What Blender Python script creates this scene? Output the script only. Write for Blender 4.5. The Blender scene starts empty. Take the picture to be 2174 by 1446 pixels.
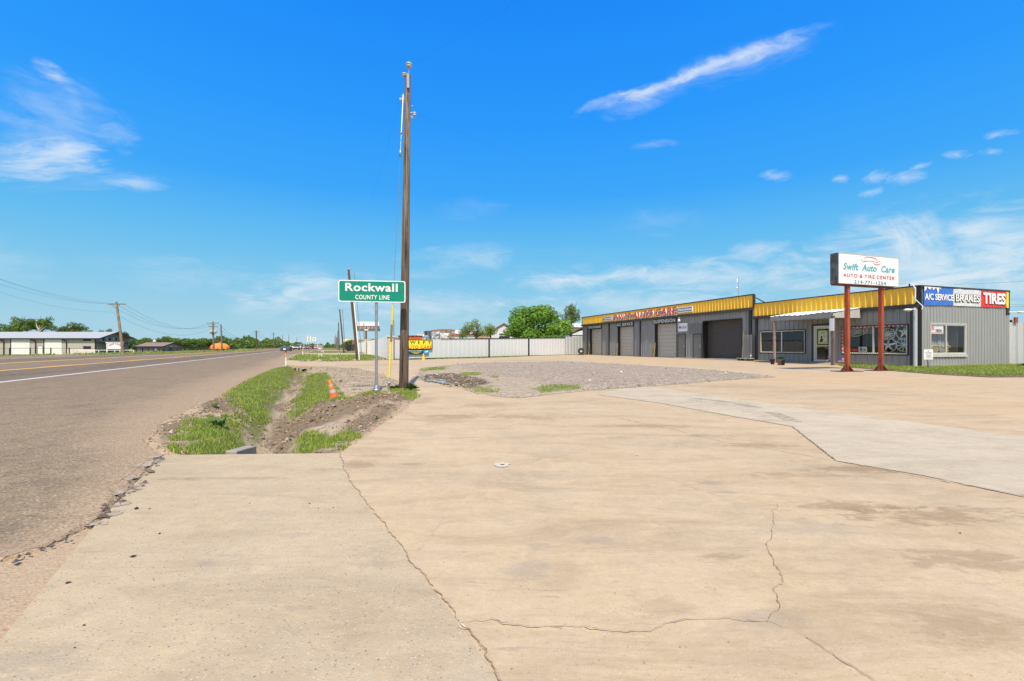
import bpy, math, random
import numpy as np
from mathutils import Vector, Matrix, noise
random.seed(11); R = math.radians
sc = bpy.context.scene
COL = sc.collection
# ------------------------------------------------------------------ camera
EYE = 1.1; F = 966.0; CX = 1087.0; HY = 736.0
cam = bpy.data.cameras.new('camera'); cam_o = bpy.data.objects.new('camera', cam); COL.objects.link(cam_o)
cam.sensor_width = 36; cam.lens = 36 * F / 2174; cam.shift_y = (HY - 723) / 2174
cam.clip_start = .05; cam.clip_end = 6000
cam_o.location = (0, 0, EYE); cam_o.rotation_euler = (R(90), 0, 0)
sc.camera = cam_o
# ------------------------------------------------------------------ light
SUN_EL = 56.0; SUN_DIR = Vector((.16, -.987, 0)).normalized()
s3 = Vector((SUN_DIR.x * math.cos(R(SUN_EL)), SUN_DIR.y * math.cos(R(SUN_EL)), math.sin(R(SUN_EL))))
sl = bpy.data.lights.new('sun', 'SUN'); sl.energy = 4.3; sl.angle = R(.53); sl.color = (1, .91, .77)
so = bpy.data.objects.new('sun', sl); COL.objects.link(so)
so.rotation_euler = s3.to_track_quat('Z', 'Y').to_euler()
vs = sc.view_settings; vs.view_transform = 'Standard'; vs.look = 'None'; vs.gamma = 1; vs.use_curve_mapping = False
vs.exposure = .2

class NT:
    """small helper to write node graphs"""
    def __init__(s, nt): s.t = nt; s.n = nt.nodes; s.l = nt.links
    def new(s, ty, **k):
        n = s.n.new(ty)
        for a, b in k.items(): setattr(n, a, b)
        return n
    def put(s, inp, v):
        if isinstance(v, bpy.types.NodeSocket): s.l.new(v, inp)
        elif v is not None:
            try: inp.default_value = v
            except Exception: inp.default_value = (*v, 1)
    def m(s, op, a, b=None, c=None, clamp=False):
        n = s.new('ShaderNodeMath', operation=op, use_clamp=clamp)
        for i, v in enumerate((a, b, c)):
            if v is not None: s.put(n.inputs[i], v)
        return n.outputs[0]
    def v(s, op, a, b=None, out=0):
        n = s.new('ShaderNodeVectorMath', operation=op); s.put(n.inputs[0], a)
        if b is not None: s.put(n.inputs[1], b)
        return n.outputs['Value'] if op in ('LENGTH', 'DOT_PRODUCT', 'DISTANCE') else n.outputs[0]
    def mix(s, f, a, b, mode='MIX'):
        n = s.new('ShaderNodeMix', data_type='RGBA', blend_type=mode)
        s.put(n.inputs[0], f); s.put(n.inputs[6], a if isinstance(a, bpy.types.NodeSocket) else (*a[:3], 1))
        s.put(n.inputs[7], b if isinstance(b, bpy.types.NodeSocket) else (*b[:3], 1)); return n.outputs[2]
    def noise(s, vec, scale, det=4, rough=.55, dist=0, out='Fac'):
        n = s.new('ShaderNodeTexNoise'); s.put(n.inputs['Vector'], vec); n.inputs['Scale'].default_value = scale
        n.inputs['Detail'].default_value = det; n.inputs['Roughness'].default_value = rough
        n.inputs['Distortion'].default_value = dist; return n.outputs[out]
    def vor(s, vec, scale, out='Color', feat='F1'):
        n = s.new('ShaderNodeTexVoronoi', feature=feat); s.put(n.inputs['Vector'], vec); n.inputs['Scale'].default_value = scale
        return n.outputs[out]
    def rng(s, v, a, b, c=0., d=1., smooth=False):
        n = s.new('ShaderNodeMapRange'); n.clamp = True
        if smooth: n.interpolation_type = 'SMOOTHSTEP'
        s.put(n.inputs[0], v)
        for i, x in enumerate((a, b, c, d)): n.inputs[i + 1].default_value = x
        return n.outputs[0]
    def map(s, vec, loc=(0, 0, 0), rot=(0, 0, 0), scale=(1, 1, 1), ty='POINT'):
        n = s.new('ShaderNodeMapping', vector_type=ty); s.put(n.inputs[0], vec)
        n.inputs[1].default_value = loc; n.inputs[2].default_value = rot; n.inputs[3].default_value = scale
        return n.outputs[0]
    def ramp(s, f, stops, interp='LINEAR'):
        n = s.new('ShaderNodeValToRGB'); n.color_ramp.interpolation = interp; e = n.color_ramp.elements
        while len(e) < len(stops): e.new(.5)
        for i, (p, c) in enumerate(stops): e[i].position = p; e[i].color = (*c, 1) if len(c) == 3 else c
        s.put(n.inputs[0], f); return n.outputs[0]

# ------------------------------------------------------------------ sky
def lin(r, g, b):
    f = lambda c: (c / 255 / 12.92) if c < 11 else ((c / 255 + .055) / 1.055) ** 2.4
    return (f(r), f(g), f(b))
def build_world():
    w = bpy.data.worlds.new('World'); sc.world = w; w.use_nodes = True
    N = NT(w.node_tree); N.n.clear()
    sky = N.new('ShaderNodeTexSky', sky_type='NISHITA', sun_disc=False)
    sky.sun_elevation = R(SUN_EL); sky.sun_rotation = math.atan2(SUN_DIR.x, SUN_DIR.y); sky.air_density = 1.2; sky.dust_density = .4; sky.ozone_density = 3
    tc = N.new('ShaderNodeTexCoord').outputs['Generated']
    sep = N.new('ShaderNodeSeparateXYZ'); N.put(sep.inputs[0], tc)
    x, y, z = sep.outputs
    hor = N.m('SQRT', N.m('ADD', N.m('MULTIPLY', x, x), N.m('MULTIPLY', y, y)))
    az = N.m('ARCTAN2', x, y); el = N.m('ARCTAN2', z, hor)
    k = 1 / 1.149
    def c(r, g, b): return tuple(q * k for q in lin(r, g, b))
    grad = N.ramp(N.rng(el, 0., R(50)), [(0, c(172, 212, 228)), (.06, c(160, 208, 230)), (.15, c(130, 200, 236)), (.24, c(100, 190, 242)), (.36, c(58, 168, 252)),
                                         (.52, c(38, 154, 255)), (.7, c(26, 142, 252)), (.88, c(18, 126, 240)), (1, c(14, 114, 230))])
    base = N.mix(.95, N.v('MULTIPLY', sky.outputs[0], (.1, .1, .1)), grad)
    P = N.new('ShaderNodeCombineXYZ'); N.put(P.inputs[0], az); N.put(P.inputs[1], el); P = P.outputs[0]
    warp = N.v('SUBTRACT', N.noise(P, 5, 4, .6, out='Color'), (.5, .5, .5))
    Pw = N.v('ADD', P, N.v('MULTIPLY', warp, (.05, .035, 0)))
    total = None
    def nn(rot, sx, fr, seed, det=7):
        return N.noise(N.map(N.map(Pw, (0, 0, 0), (0, 0, rot), (1, 1, 1), 'TEXTURE'), (seed, seed * 1.7, 0), (0, 0, 0), (1, sx, 1)), fr, det, .66, .5)
    NO = [nn(R(20), 5, 11, 1), nn(0, 3.2, 10, 4), nn(R(12), 2.2, 24, 9, 5), nn(R(-60), 4, 9, 6, 5)]
    def ang(px, py):
        dx = (px - CX) / F; dz = (HY - py) / F
        return math.atan2(dx, 1), math.atan2(dz, math.hypot(dx, 1))
    def wisp(x0, y0, x1, y1, width, dens, sx=3., *_):
        nonlocal total
        a = ang(x0, y0); b = ang(x1, y1)
        cx, cy = (a[0] + b[0]) / 2, (a[1] + b[1]) / 2
        L = math.hypot(b[0] - a[0], b[1] - a[1]) / 2; rot = math.atan2(b[1] - a[1], b[0] - a[0])
        q = N.map(Pw, (cx, cy, 0), (0, 0, rot), (L, width / F, 1), 'TEXTURE')
        g = N.rng(N.v('LENGTH', q), 1., 0., 0, 1)
        k = 0 if math.degrees(rot) > 12 and sx > 3 else 3 if math.degrees(rot) < -30 else 2 if L < .06 else 1
        n = N.m('MULTIPLY', N.m('SUBTRACT', NO[k], .5), 2.9)
        v = N.m('ADD', g, n); v = N.rng(v, -.05, 1.6, 0, 1, True)
        d = N.m('MULTIPLY', N.m('MULTIPLY', v, N.rng(g, 0, .3, 0, 1, True)), dens)
        total = d if total is None else N.m('SUBTRACT', N.m('ADD', total, d), N.m('MULTIPLY', total, d))
    # long streak, upper right
    wisp(1190, 244, 1500, 140, 17, .75, 5); wisp(1380, 172, 1790, 45, 17, .9, 5); wisp(1260, 243, 1440, 195, 24, .4, 5); wisp(1260, 215, 1680, 72, 9, .9, 5); wisp(1350, 185, 1800, 60, 34, .25, 5)
    # swirl at the left
    wisp(-140, 345, 250, 318, 36, .85, 4); wisp(20, 335, 240, 325, 30, .7, 4); wisp(105, 285, 150, 345, 30, .5, 4); wisp(60, 118, 170, 200, 17, .6, 3)
    wisp(140, 165, 166, 265, 14, .4, 3); wisp(-60, 255, 260, 245, 75, .35, 3); wisp(200, 300, 290, 250, 40, .3, 3); wisp(190, 370, 385, 388, 20, .6, 4); wisp(-60, 375, 330, 372, 26, .3, 4, 10, .95)
    # small puffs at the right
    for i, (px, py, w, h, r) in enumerate([(1645, 374, 34, 11, 0), (1786, 380, 26, 9, 0), (1872, 380, 40, 12, 8), (1925, 382, 46, 12, 14), (1852, 412, 30, 8, 8),
                                           (2028, 332, 34, 8, 6), (2100, 326, 30, 7, 8), (2135, 280, 50, 9, 12), (1385, 303, 60, 9, 5), (1958, 356, 26, 5, 20)]):
        dy = math.tan(R(r)) * w
        wisp(px - w * 1.15, py + dy, px + w * 1.15, py - dy, h * 1.1, .62 if i != 8 else .25, 2, 20 + i, .95, 26, (.25, .6))
    # band along the horizon
    wisp(1040, 600, 1440, 575, 34, 1., 3, 31, .9, 17, (.3, .66)); wisp(1250, 600, 1900, 560, 55, .8, 3, 32, .9, 13, (.3, .72)); wisp(1530, 530, 1700, 520, 16, .6, 3, 33, .9, 22)
    wisp(1620, 570, 2600, 500, 105, 1., 2, 34, .8, 9, (.2, .62)); wisp(1860, 470, 1990, 560, 55, .9, 3, 35, .9, 12, (.2, .6)); wisp(1850, 610, 2600, 560, 85, .95, 3, 36, .8, 9, (.2, .7))
    wisp(1000, 640, 1800, 640, 44, .7, 3, 37, .9, 12, (.3, .7)); wisp(420, 615, 880, 600, 36, .9, 3, 38, .9, 13, (.3, .68)); wisp(800, 590, 1110, 545, 26, .45, 3, 39, .9, 13)
    wisp(680, 640, 1150, 655, 44, .7, 3, 40, .9, 11); wisp(200, 585, 560, 570, 40, .3, 2); wisp(430, 640, 900, 650, 50, .5, 3); wisp(800, 560, 1120, 530, 30, .35, 3); wisp(-300, 600, 150, 540, 60, .3, 2, 42, .9, 9); wisp(560, 560, 760, 590, 26, .22, 2, 45, .9)
    wisp(1250, 480, 1560, 460, 36, .14, 2, 43, .9, 12); wisp(900, 450, 1100, 430, 30, .12, 2, 44, .9, 12)
    # soft general cirrus (also behind the camera)
    gen = N.rng(N.noise(N.map(Pw, (3, 1, 0), (0, 0, .1), (1, 3.2, 1)), 3.2, 8, .62), .52, .86, 0, 1, True)
    gen = N.m('MULTIPLY', gen, N.rng(el, R(16), R(1), 0, .45, True))
    total = N.m('SUBTRACT', N.m('ADD', total, gen), N.m('MULTIPLY', total, gen))
    colr = N.mix(N.m('MULTIPLY', total, .84, clamp=True), base, c(232, 241, 248))
    rear = N.m('MULTIPLY', N.rng(y, .15, -.35, 0, 1, True), N.rng(NO[1], .2, .6, .55, .95)); colr = N.mix(rear, colr, c(225, 232, 238))  # unseen pale cloud cover behind the camera, added to whiten the fill light
    low = N.rng(el, R(-.6), R(-.1)); colr = N.mix(low, (.3, .3, .25), colr)
    bg = N.new('ShaderNodeBackground'); N.put(bg.inputs[0], colr); bg.inputs[1].default_value = 1.0
    # the gradient is already in display-linear units; the physical sky inside it is scaled by .1
    N.l.new(bg.outputs[0], N.new('ShaderNodeOutputWorld').inputs[0])
build_world()

# ------------------------------------------------------------------ object helpers
def link(o, parent=None):
    COL.objects.link(o)
    if parent is not None: o.parent = parent
    return o
def tag(o, label=None, cat=None, group=None, kind=None):
    if label: o['label'] = label
    if cat: o['category'] = cat
    if group: o['group'] = group
    if kind: o['kind'] = kind
    return o
def thing(name, label, cat, loc=(0, 0, 0), rz=0., group=None):
    o = bpy.data.objects.new(name, None); o.empty_display_size = .1; link(o)
    o.location = loc; o.rotation_euler = (0, 0, rz); return tag(o, label, cat, group)
def copy_tree(o, parent=None):
    c = o.copy(); COL.objects.link(c)
    if parent is not None: c.parent = parent
    for ch in list(o.children): copy_tree(ch, c)
    return c
class MB:
    def __init__(s): s.v = []; s.f = []; s.mi = []; s.sm = []
    def add(s, vs, fs, mi=0, smooth=False):
        b = len(s.v); s.v += [tuple(p) for p in vs]
        for f in fs: s.f.append(tuple(i + b for i in f)); s.mi.append(mi); s.sm.append(smooth)
        return s
    def box(s, x0, y0, z0, x1, y1, z1, mi=0):
        return s.add([(x0, y0, z0), (x1, y0, z0), (x1, y1, z0), (x0, y1, z0), (x0, y0, z1), (x1, y0, z1), (x1, y1, z1), (x0, y1, z1)],
                     [(3, 2, 1, 0), (4, 5, 6, 7), (0, 1, 5, 4), (1, 2, 6, 5), (2, 3, 7, 6), (3, 0, 4, 7)], mi)
    def bar(s, a, b, w, h=None, mi=0):
        """rectangular bar from a to b"""
        a = Vector(a); b = Vector(b); d = (b - a).normalized(); h = h or w
        up = Vector((0, 0, 1)) if abs(d.z) < .9 else Vector((0, 1, 0))
        sx = d.cross(up).normalized() * w / 2; sy = sx.cross(d).normalized() * h / 2
        vs = [p + i * sx + j * sy for p in (a, b) for i, j in ((-1, -1), (1, -1), (1, 1), (-1, 1))]
        return s.add(vs, [(3, 2, 1, 0), (4, 5, 6, 7), (0, 1, 5, 4), (1, 2, 6, 5), (2, 3, 7, 6), (3, 0, 4, 7)], mi)
    def tube(s, pts, r, n=10, mi=0, caps=True, smooth=True):
        pts = [Vector(p) for p in pts]; rs = r if isinstance(r, (list, tuple)) else [r] * len(pts); vs = []
        ref = None
        for i, p in enumerate(pts):
            d = ((pts[min(i + 1, len(pts) - 1)] - pts[max(i - 1, 0)])).normalized()
            if ref is None: ref = Vector((1, 0, 0)) if abs(d.x) < .9 else Vector((0, 1, 0))
            a = (ref - d * ref.dot(d)).normalized(); b = d.cross(a); ref = a
            vs += [p + (a * math.cos(2 * math.pi * k / n) + b * math.sin(2 * math.pi * k / n)) * rs[i] for k in range(n)]
        fs = [(i * n + k, i * n + (k + 1) % n, (i + 1) * n + (k + 1) % n, (i + 1) * n + k) for i in range(len(pts) - 1) for k in range(n)]
        s.add(vs, fs, mi, smooth)
        if caps: s.add(vs[:n], [tuple(range(n))[::-1]], mi); s.add(vs[-n:], [tuple(range(n))], mi)
        return s
    def lathe(s, prof, c=(0, 0, 0), n=20, mi=0, axis='z', smooth=True):
        vs = []
        for r, h in prof:
            for k in range(n):
                a = 2 * math.pi * k / n; p = (r * math.cos(a), r * math.sin(a), h)
                if axis == 'y': p = (p[0], p[2], p[1])
                if axis == 'x': p = (p[2], p[0], p[1])
                vs.append((p[0] + c[0], p[1] + c[1], p[2] + c[2]))
        return s.add(vs, [(i * n + k, i * n + (k + 1) % n, (i + 1) * n + (k + 1) % n, (i + 1) * n + k) for i in range(len(prof) - 1) for k in range(n)], mi, smooth)
    def prism(s, poly, a, b, axis='y', mi=0):
        """poly in the two other axes, extruded from a to b along axis"""
        def P(p, t): return {'y': (p[0], t, p[1]), 'x': (t, p[0], p[1]), 'z': (p[0], p[1], t)}[axis]
        n = len(poly)
        return s.add([P(p, a) for p in poly] + [P(p, b) for p in poly], [tuple(range(n)), tuple(range(2 * n - 1, n - 1, -1))] + [(i, i + n, (i + 1) % n + n, (i + 1) % n) for i in range(n)], mi)
    def quad(s, a, b, c, d, mi=0): return s.add([a, b, c, d], [(0, 1, 2, 3)], mi)
    def sph(s, c, r, mi=0, n=10, sq=(1, 1, 1)):
        vs = [(c[0] + r * sq[0] * math.sin(math.pi * i / n) * math.cos(2 * math.pi * k / (n + 2)), c[1] + r * sq[1] * math.sin(math.pi * i / n) * math.sin(2 * math.pi * k / (n + 2)), c[2] + r * sq[2] * math.cos(math.pi * i / n)) for i in range(n + 1) for k in range(n + 2)]
        m = n + 2
        return s.add(vs, [(i * m + k, (i + 1) * m + k, (i + 1) * m + (k + 1) % m, i * m + (k + 1) % m) for i in range(n) for k in range(m)], mi, True)
    def mesh(s, name, mats):
        me = bpy.data.meshes.new(name); me.from_pydata(s.v, [], s.f)
        for m in (mats if isinstance(mats, (list, tuple)) else [mats]): me.materials.append(m)
        me.polygons.foreach_set('material_index', s.mi); me.polygons.foreach_set('use_smooth', s.sm); me.validate(); me.update()
        return me
    def build(s, name, mats, parent=None, bevel=0):
        o = link(bpy.data.objects.new(name, s.mesh(name, mats)), parent)
        if bevel:
            b = o.modifiers.new('bevel', 'BEVEL'); b.width = bevel; b.segments = 2; b.limit_method = 'ANGLE'
        return o
def np_mesh(name, V, Fq, mat, parent=None, attrs=None, smooth=False):
    me = bpy.data.meshes.new(name); V = np.asarray(V, np.float32); Fq = np.asarray(Fq, np.int32); k = Fq.shape[1]
    me.vertices.add(len(V)); me.vertices.foreach_set('co', V.ravel())
    me.loops.add(Fq.size); me.loops.foreach_set('vertex_index', Fq.ravel())
    me.polygons.add(len(Fq)); me.polygons.foreach_set('loop_start', np.arange(0, Fq.size, k, dtype=np.int32))
    me.polygons.foreach_set('use_smooth', np.full(len(Fq), smooth))
    for a, arr in (attrs or {}).items():
        at = me.attributes.new(a, 'FLOAT', 'POINT'); at.data.foreach_set('value', np.asarray(arr, np.float32).ravel())
    me.update(calc_edges=True); me.materials.append(mat)
    return link(bpy.data.objects.new(name, me), parent)
def text_part(name, s, x0, x1, z0, z1, y, mat, parent, shear=0., bold=0., ext=.004, sp=1., rot=None, plane='y'):
    """lettering standing in the local xz plane, facing -y, fitted into a box (or facing +x in the yz plane)"""
    cu = bpy.data.curves.new(name, 'FONT'); cu.body = s; cu.shear = shear; cu.offset = bold; cu.extrude = .01; cu.space_character = sp; cu.resolution_u = 4
    to = bpy.data.objects.new(name, cu); me = bpy.data.meshes.new_from_object(to); me.name = name
    n = len(me.vertices); co = np.zeros(n * 3, np.float32); me.vertices.foreach_get('co', co); co = co.reshape(-1, 3)
    lo = co.min(0); hi = co.max(0); u = (co[:, 0] - lo[0]) / (hi[0] - lo[0]); w = (co[:, 1] - lo[1]) / (hi[1] - lo[1]); d = co[:, 2] / .01 * ext
    a = x0 + u * (x1 - x0)
    if isinstance(z0, tuple): zz0 = z0[0] + u * (z0[1] - z0[0]); zz1 = z1[0] + u * (z1[1] - z1[0])
    else: zz0, zz1 = z0, z1
    b = zz0 + w * (zz1 - zz0)
    new = np.stack([a, y - d, b], 1) if plane == 'y' else np.stack([y + d, a, b], 1)
    me.vertices.foreach_set('co', new.astype(np.float32).ravel()); me.materials.clear(); me.materials.append(mat); me.update()
    bpy.data.objects.remove(to); bpy.data.curves.remove(cu)
    return link(bpy.data.objects.new(name, me), parent)

# ------------------------------------------------------------------ ground model and pixel geometry
RD = Vector((-.392, .92, 0)).normalized(); RN = Vector((RD.y, -RD.x, 0))        # road direction, and its right-hand normal
def offr(x, y): return RN.x * x + RN.y * y
def alr(x, y): return RD.x * x + RD.y * y
def gz(x, y):
    o = offr(x, y); t = min(1, max(0, (-34 - o) / 11)); return -.5 * t * t * (3 - 2 * t)
def G(px, py, z=0.):
    """ground point seen at a pixel of the photograph"""
    if py <= HY + .3: py = HY + .3
    r = (px - CX) / F; d = F * (EYE - z) / (py - HY)
    for _ in range(12):
        zz = gz(r * d, d) + z; d2 = F * (EYE - zz) / (py - HY)
        if abs(d2 - d) < .01: break
        d = .5 * d + .5 * d2
    return Vector((r * d, d, gz(r * d, d) + z))
def at(px, py, d): return Vector(((px - CX) / F * d, d, EYE + (HY - py) / F * d))
def zat(py, d): return EYE + (HY - py) / F * d
def pix(x, y, z=0.): return (CX + F * x / y, HY + F * (EYE - z) / y)
class Frame:
    def __init__(s, o, a): s.o = Vector((o[0], o[1], 0)); s.a = a; s.m = Matrix.Rotation(a, 3, 'Z'); s.i = s.m.transposed()
    def loc(s, p): return s.i @ (Vector(p) - s.o)
    def wor(s, p): return s.m @ Vector(p) + s.o
    def hit(s, px, py, axis=1, c=0.):
        o = s.loc((0, 0, EYE)); d = s.i @ Vector(((px - CX) / F, 1, (HY - py) / F)); t = (c - o[axis]) / d[axis]; return o + d * t
# ------------------------------------------------------------------ materials
def mat(name, col=(.5, .5, .5), rough=.6, metal=0., var=.12, vs_=3., bump=0., bs=40., spec=.5, fn=None, coat=0, aniso=None, objc=True):
    m = bpy.data.materials.new(name); m.use_nodes = True; N = NT(m.node_tree); b = N.n['Principled BSDF']
    b.inputs['Roughness'].default_value = rough; b.inputs['Metallic'].default_value = metal
    b.inputs['Specular IOR Level'].default_value = spec; b.inputs['Coat Weight'].default_value = coat
    P = N.new('ShaderNodeTexCoord').outputs['Object'] if objc else N.new('ShaderNodeNewGeometry').outputs['Position']
    if fn:
        c, h = fn(N, P, b)
    else:
        Q = N.map(P, scale=aniso) if aniso else P
        n = N.noise(Q, vs_, 5, .6); f = N.rng(n, .3, .7)
        c = N.mix(f, tuple(x * (1 - var) for x in col), tuple(min(1, x * (1 + var)) for x in col)); h = N.noise(Q, bs, 4) if bump else None
    N.put(b.inputs['Base Color'], c)
    if h is not None:
        bn = N.new('ShaderNodeBump'); bn.inputs['Strength'].default_value = min(1, bump or 1); bn.inputs['Distance'].default_value = 1. if not bump else .004 + .02 * (bump > 1)
        N.put(bn.inputs['Height'], h); N.l.new(bn.outputs[0], b.inputs['Normal'])
    return m
M = {}
def world_pos(N): return N.new('ShaderNodeNewGeometry').outputs['Position']
def attr(N, a):
    n = N.new('ShaderNodeAttribute'); n.attribute_name = a; return n.outputs['Fac']
BR = (.27, .185, .11); GY = (.29, .25, .20)
STAINS = [(1750, 805, 9, 7, .6, (.56, .37, .2)), (1350, 765, 12, 16, .5, (.56, .37, .2)), (2100, 860, 4, 3, .5, (.56, .37, .2)), (1600, 945, .9, .25, .7, BR), (1480, 925, .8, .2, .6, BR), (1840, 995, 1.0, .22, .8, BR), (1700, 1010, 1.1, .2, .55, BR), (1790, 1075, .8, .22, .75, BR), (1960, 1095, 1.1, .3, .8, BR), (2080, 1190, .6, .25, .6, BR), (1540, 1185, .25, .14, .55, BR),
  (1500, 1025, .22, .1, .7, GY), (1540, 1045, .22, .06, .8, GY), (760, 985, .35, .3, .75, BR), (790, 968, .5, .2, .5, BR), (880, 985, .3, .12, .5, BR), (960, 885, 1.1, .5, .7, BR), (1120, 885, 1.4, .5, .6, BR), (1040, 860, 1.2, .6, .55, BR), (900, 850, .5, 1.2, .55, BR), (1360, 905, 1.5, .3, .6, BR),
  (1150, 1160, .22, .12, .5, GY), (1280, 1150, .25, .1, .45, GY), (1130, 1210, .25, .2, .45, GY), (900, 920, .3, .5, .35, GY), (1700, 1120, .6, .2, .35, GY), (1640, 1310, .3, .12, .35, GY), (1400, 1290, .3, .15, .35, BR), (2050, 1330, .5, .25, .45, BR), (1180, 1010, .8, .3, .3, GY), (1560, 820, 3, 1.5, .4, BR), (1800, 830, 3, 1., .4, BR), (800, 775, 3, 3, .4, BR), (1100, 765, 6, 4, .35, BR)]
STAINS2 = [(520, 1015, 1.0, .08, .6, (.30, .22, .145)), (380, 1018, .5, .06, .6, (.28, .2, .13)), (700, 998, .4, .1, .6, (.28, .2, .13)), (430, 1200, .12, .07, .6, GY), (480, 1180, .12, .05, .5, GY), (560, 1090, .5, .12, .3, GY), (620, 1290, .16, .04, .5, GY), (730, 1262, .2, .04, .5, GY), (300, 1090, .2, .1, .4, GY), (60, 1400, .35, .2, .5, GY), (640, 1135, .3, .06, .35, GY), (800, 1200, .2, .06, .35, GY)]
# concrete of the lot
def f_concrete(base, warm, grey, dark, aggr=0., seed=0., stain=1.):
    def f(N, P, b):
        P2 = world_pos(N); P = N.map(P2, (seed, seed, 0))
        big = N.noise(P, .35, 6, .62, .4); mid = N.noise(P, 1.7, 7, .68, .3); fine = N.noise(P, 30, 5, .7)
        c = N.mix(N.rng(big, .35, .66), base, warm); c = N.mix(N.rng(N.noise(N.map(P, (7, 3, 0)), .8, 6, .65, .8), .5, .74), c, grey)
        # tyre-rubbed and dirty patches, stretched along the way cars turn
        S = N.map(P, (2, 5, 0), (0, 0, .5), (1, 3.2, 1))
        st = N.rng(N.noise(S, .75, 10, .76, .8), .47, .72); c = N.mix(N.m('MULTIPLY', st, .62 * stain), c, dark)
        S2 = N.map(P, (9, 1, 0), (0, 0, -.25), (1, 7, 1)); st2 = N.rng(N.noise(S2, 2.2, 8, .78, .5), .54, .72)
        c = N.mix(N.m('MULTIPLY', st2, .35 * stain), c, dark)
        S3 = N.map(P, (1, 8, 0), (0, 0, .9), (1.5, 14, 1)); st3 = N.rng(N.noise(S3, 2.6, 4, .6, .2), .615, .70)
        c = N.mix(N.m('MULTIPLY', st3, .4 * stain), c, (.24, .205, .175)); S4 = N.map(P, (4, 2, 0), (0, 0, 2.2), (2.2, 16, 1)); st4 = N.rng(N.noise(S4, 3.2, 4, .65, .3), .63, .7); c = N.mix(N.m('MULTIPLY', st4, .35 * stain), c, (.26, .21, .165))
        mo = N.rng(N.noise(N.map(P, scale=(1, 1.5, 1)), 3.4, 9, .8, .9), .36, .64); c = N.mix(N.m('MULTIPLY', mo, .42), c, tuple(x * .70 for x in base)); mo2 = N.rng(N.noise(P, 6.5, 8, .8, .6), .5, .7); c = N.mix(N.m('MULTIPLY', mo2, .3), c, tuple(min(1, x * 1.22) for x in warm))
        wr = N.rng(N.noise(P, 11, 7, .8, .5), .36, .66); c = N.mix(N.m('MULTIPLY', wr, .2), c, tuple(x * .6 for x in base)); gr = N.rng(N.noise(P, 130, 3, .8), .38, .62); c = N.mix(N.m('MULTIPLY', gr, .3), c, tuple(x * .62 for x in base))
        c = N.mix(N.m('MULTIPLY', N.rng(fine, .3, .75), .18), c, dark)
        c = N.mix(N.m('MULTIPLY', N.rng(mid, .4, .7), .12), c, (.62, .52, .42))
        vd = N.new('ShaderNodeTexVoronoi'); N.put(vd.inputs['Vector'], P); vd.inputs['Scale'].default_value = 85
        g = N.m('MULTIPLY', N.rng(vd.outputs['Distance'], .42, .22), aggr)
        pc = N.new('ShaderNodeSeparateColor'); N.put(pc.inputs[0], vd.outputs['Color'])
        peb = N.ramp(pc.outputs[0], [(0, (.2, .16, .13)), (.06, (.33, .26, .19)), (.25, (.46, .38, .28)), (.6, (.54, .45, .33)), (.86, (.57, .49, .38)), (.92, (.50, .32, .2)), (.97, (.3, .26, .22))], 'CONSTANT')
        c = N.mix(N.m('MULTIPLY', g, N.rng(pc.outputs[1], .2, .7)), c, peb)
        # pits and specks
        v2 = N.new('ShaderNodeTexVoronoi'); N.put(v2.inputs['Vector'], P); v2.inputs['Scale'].default_value = 26
        q = N.new('ShaderNodeSeparateColor'); N.put(q.inputs[0], v2.outputs['Color'])
        pit = N.m('MULTIPLY', N.rng(v2.outputs['Distance'], .13, .07), N.m('GREATER_THAN', q.outputs[0], .86)); c = N.mix(N.m('MULTIPLY', pit, .6), c, (.1, .08, .06))
        h = N.m('ADD', N.m('MULTIPLY', fine, .35), N.m('MULTIPLY', mid, .8)); h = N.m('SUBTRACT', h, N.m('MULTIPLY', pit, .6)); h = N.m('ADD', h, N.m('MULTIPLY', g, .25))
        brk = N.m('ADD', N.m('MULTIPLY', N.m('SUBTRACT', N.noise(N.map(P, scale=(1, 2.6, 1)), 5, 8, .78, .6), .5), 2.4), N.m('MULTIPLY', N.m('SUBTRACT', mid, .5), 1.0))
        for (px, py, rx, ry, k, cc) in STAINS if seed == 0 else STAINS2:
            g = G(px, py); q = N.map(P2, (g.x, g.y, 0), (0, 0, 0), (rx, ry, 1), 'TEXTURE'); v = N.rng(N.v('LENGTH', q), 1.2, .0, 0, 1)
            v = N.rng(N.m('ADD', v, brk), .5, .85, 0, k * .75, True); c = N.mix(v, c, cc)
        b.inputs['Roughness'].default_value = .9; return c, h
    return f
M['lot'] = mat('lot_concrete', bump=.6, fn=f_concrete((.60, .455, .285), (.67, .515, .325), (.50, .41, .285), (.27, .185, .105), .45, 0, 1.25), spec=.06)
M['apron'] = mat('apron_concrete', bump=.7, fn=f_concrete((.56, .44, .28), (.63, .495, .315), (.50, .41, .28), (.26, .195, .12), 1., 5, 1.0), spec=.06)
M['pale'] = mat('pale_concrete', bump=.6, fn=f_concrete((.60, .505, .365), (.66, .55, .40), (.47, .405, .30), (.30, .235, .155), .6, 9, 1.2), spec=.06)
M['kerbc'] = mat('old_concrete', bump=.6, fn=f_concrete((.42, .37, .30), (.47, .4, .31), (.33, .3, .26), (.2, .17, .13), .4, 3, .8), spec=.25)
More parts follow.
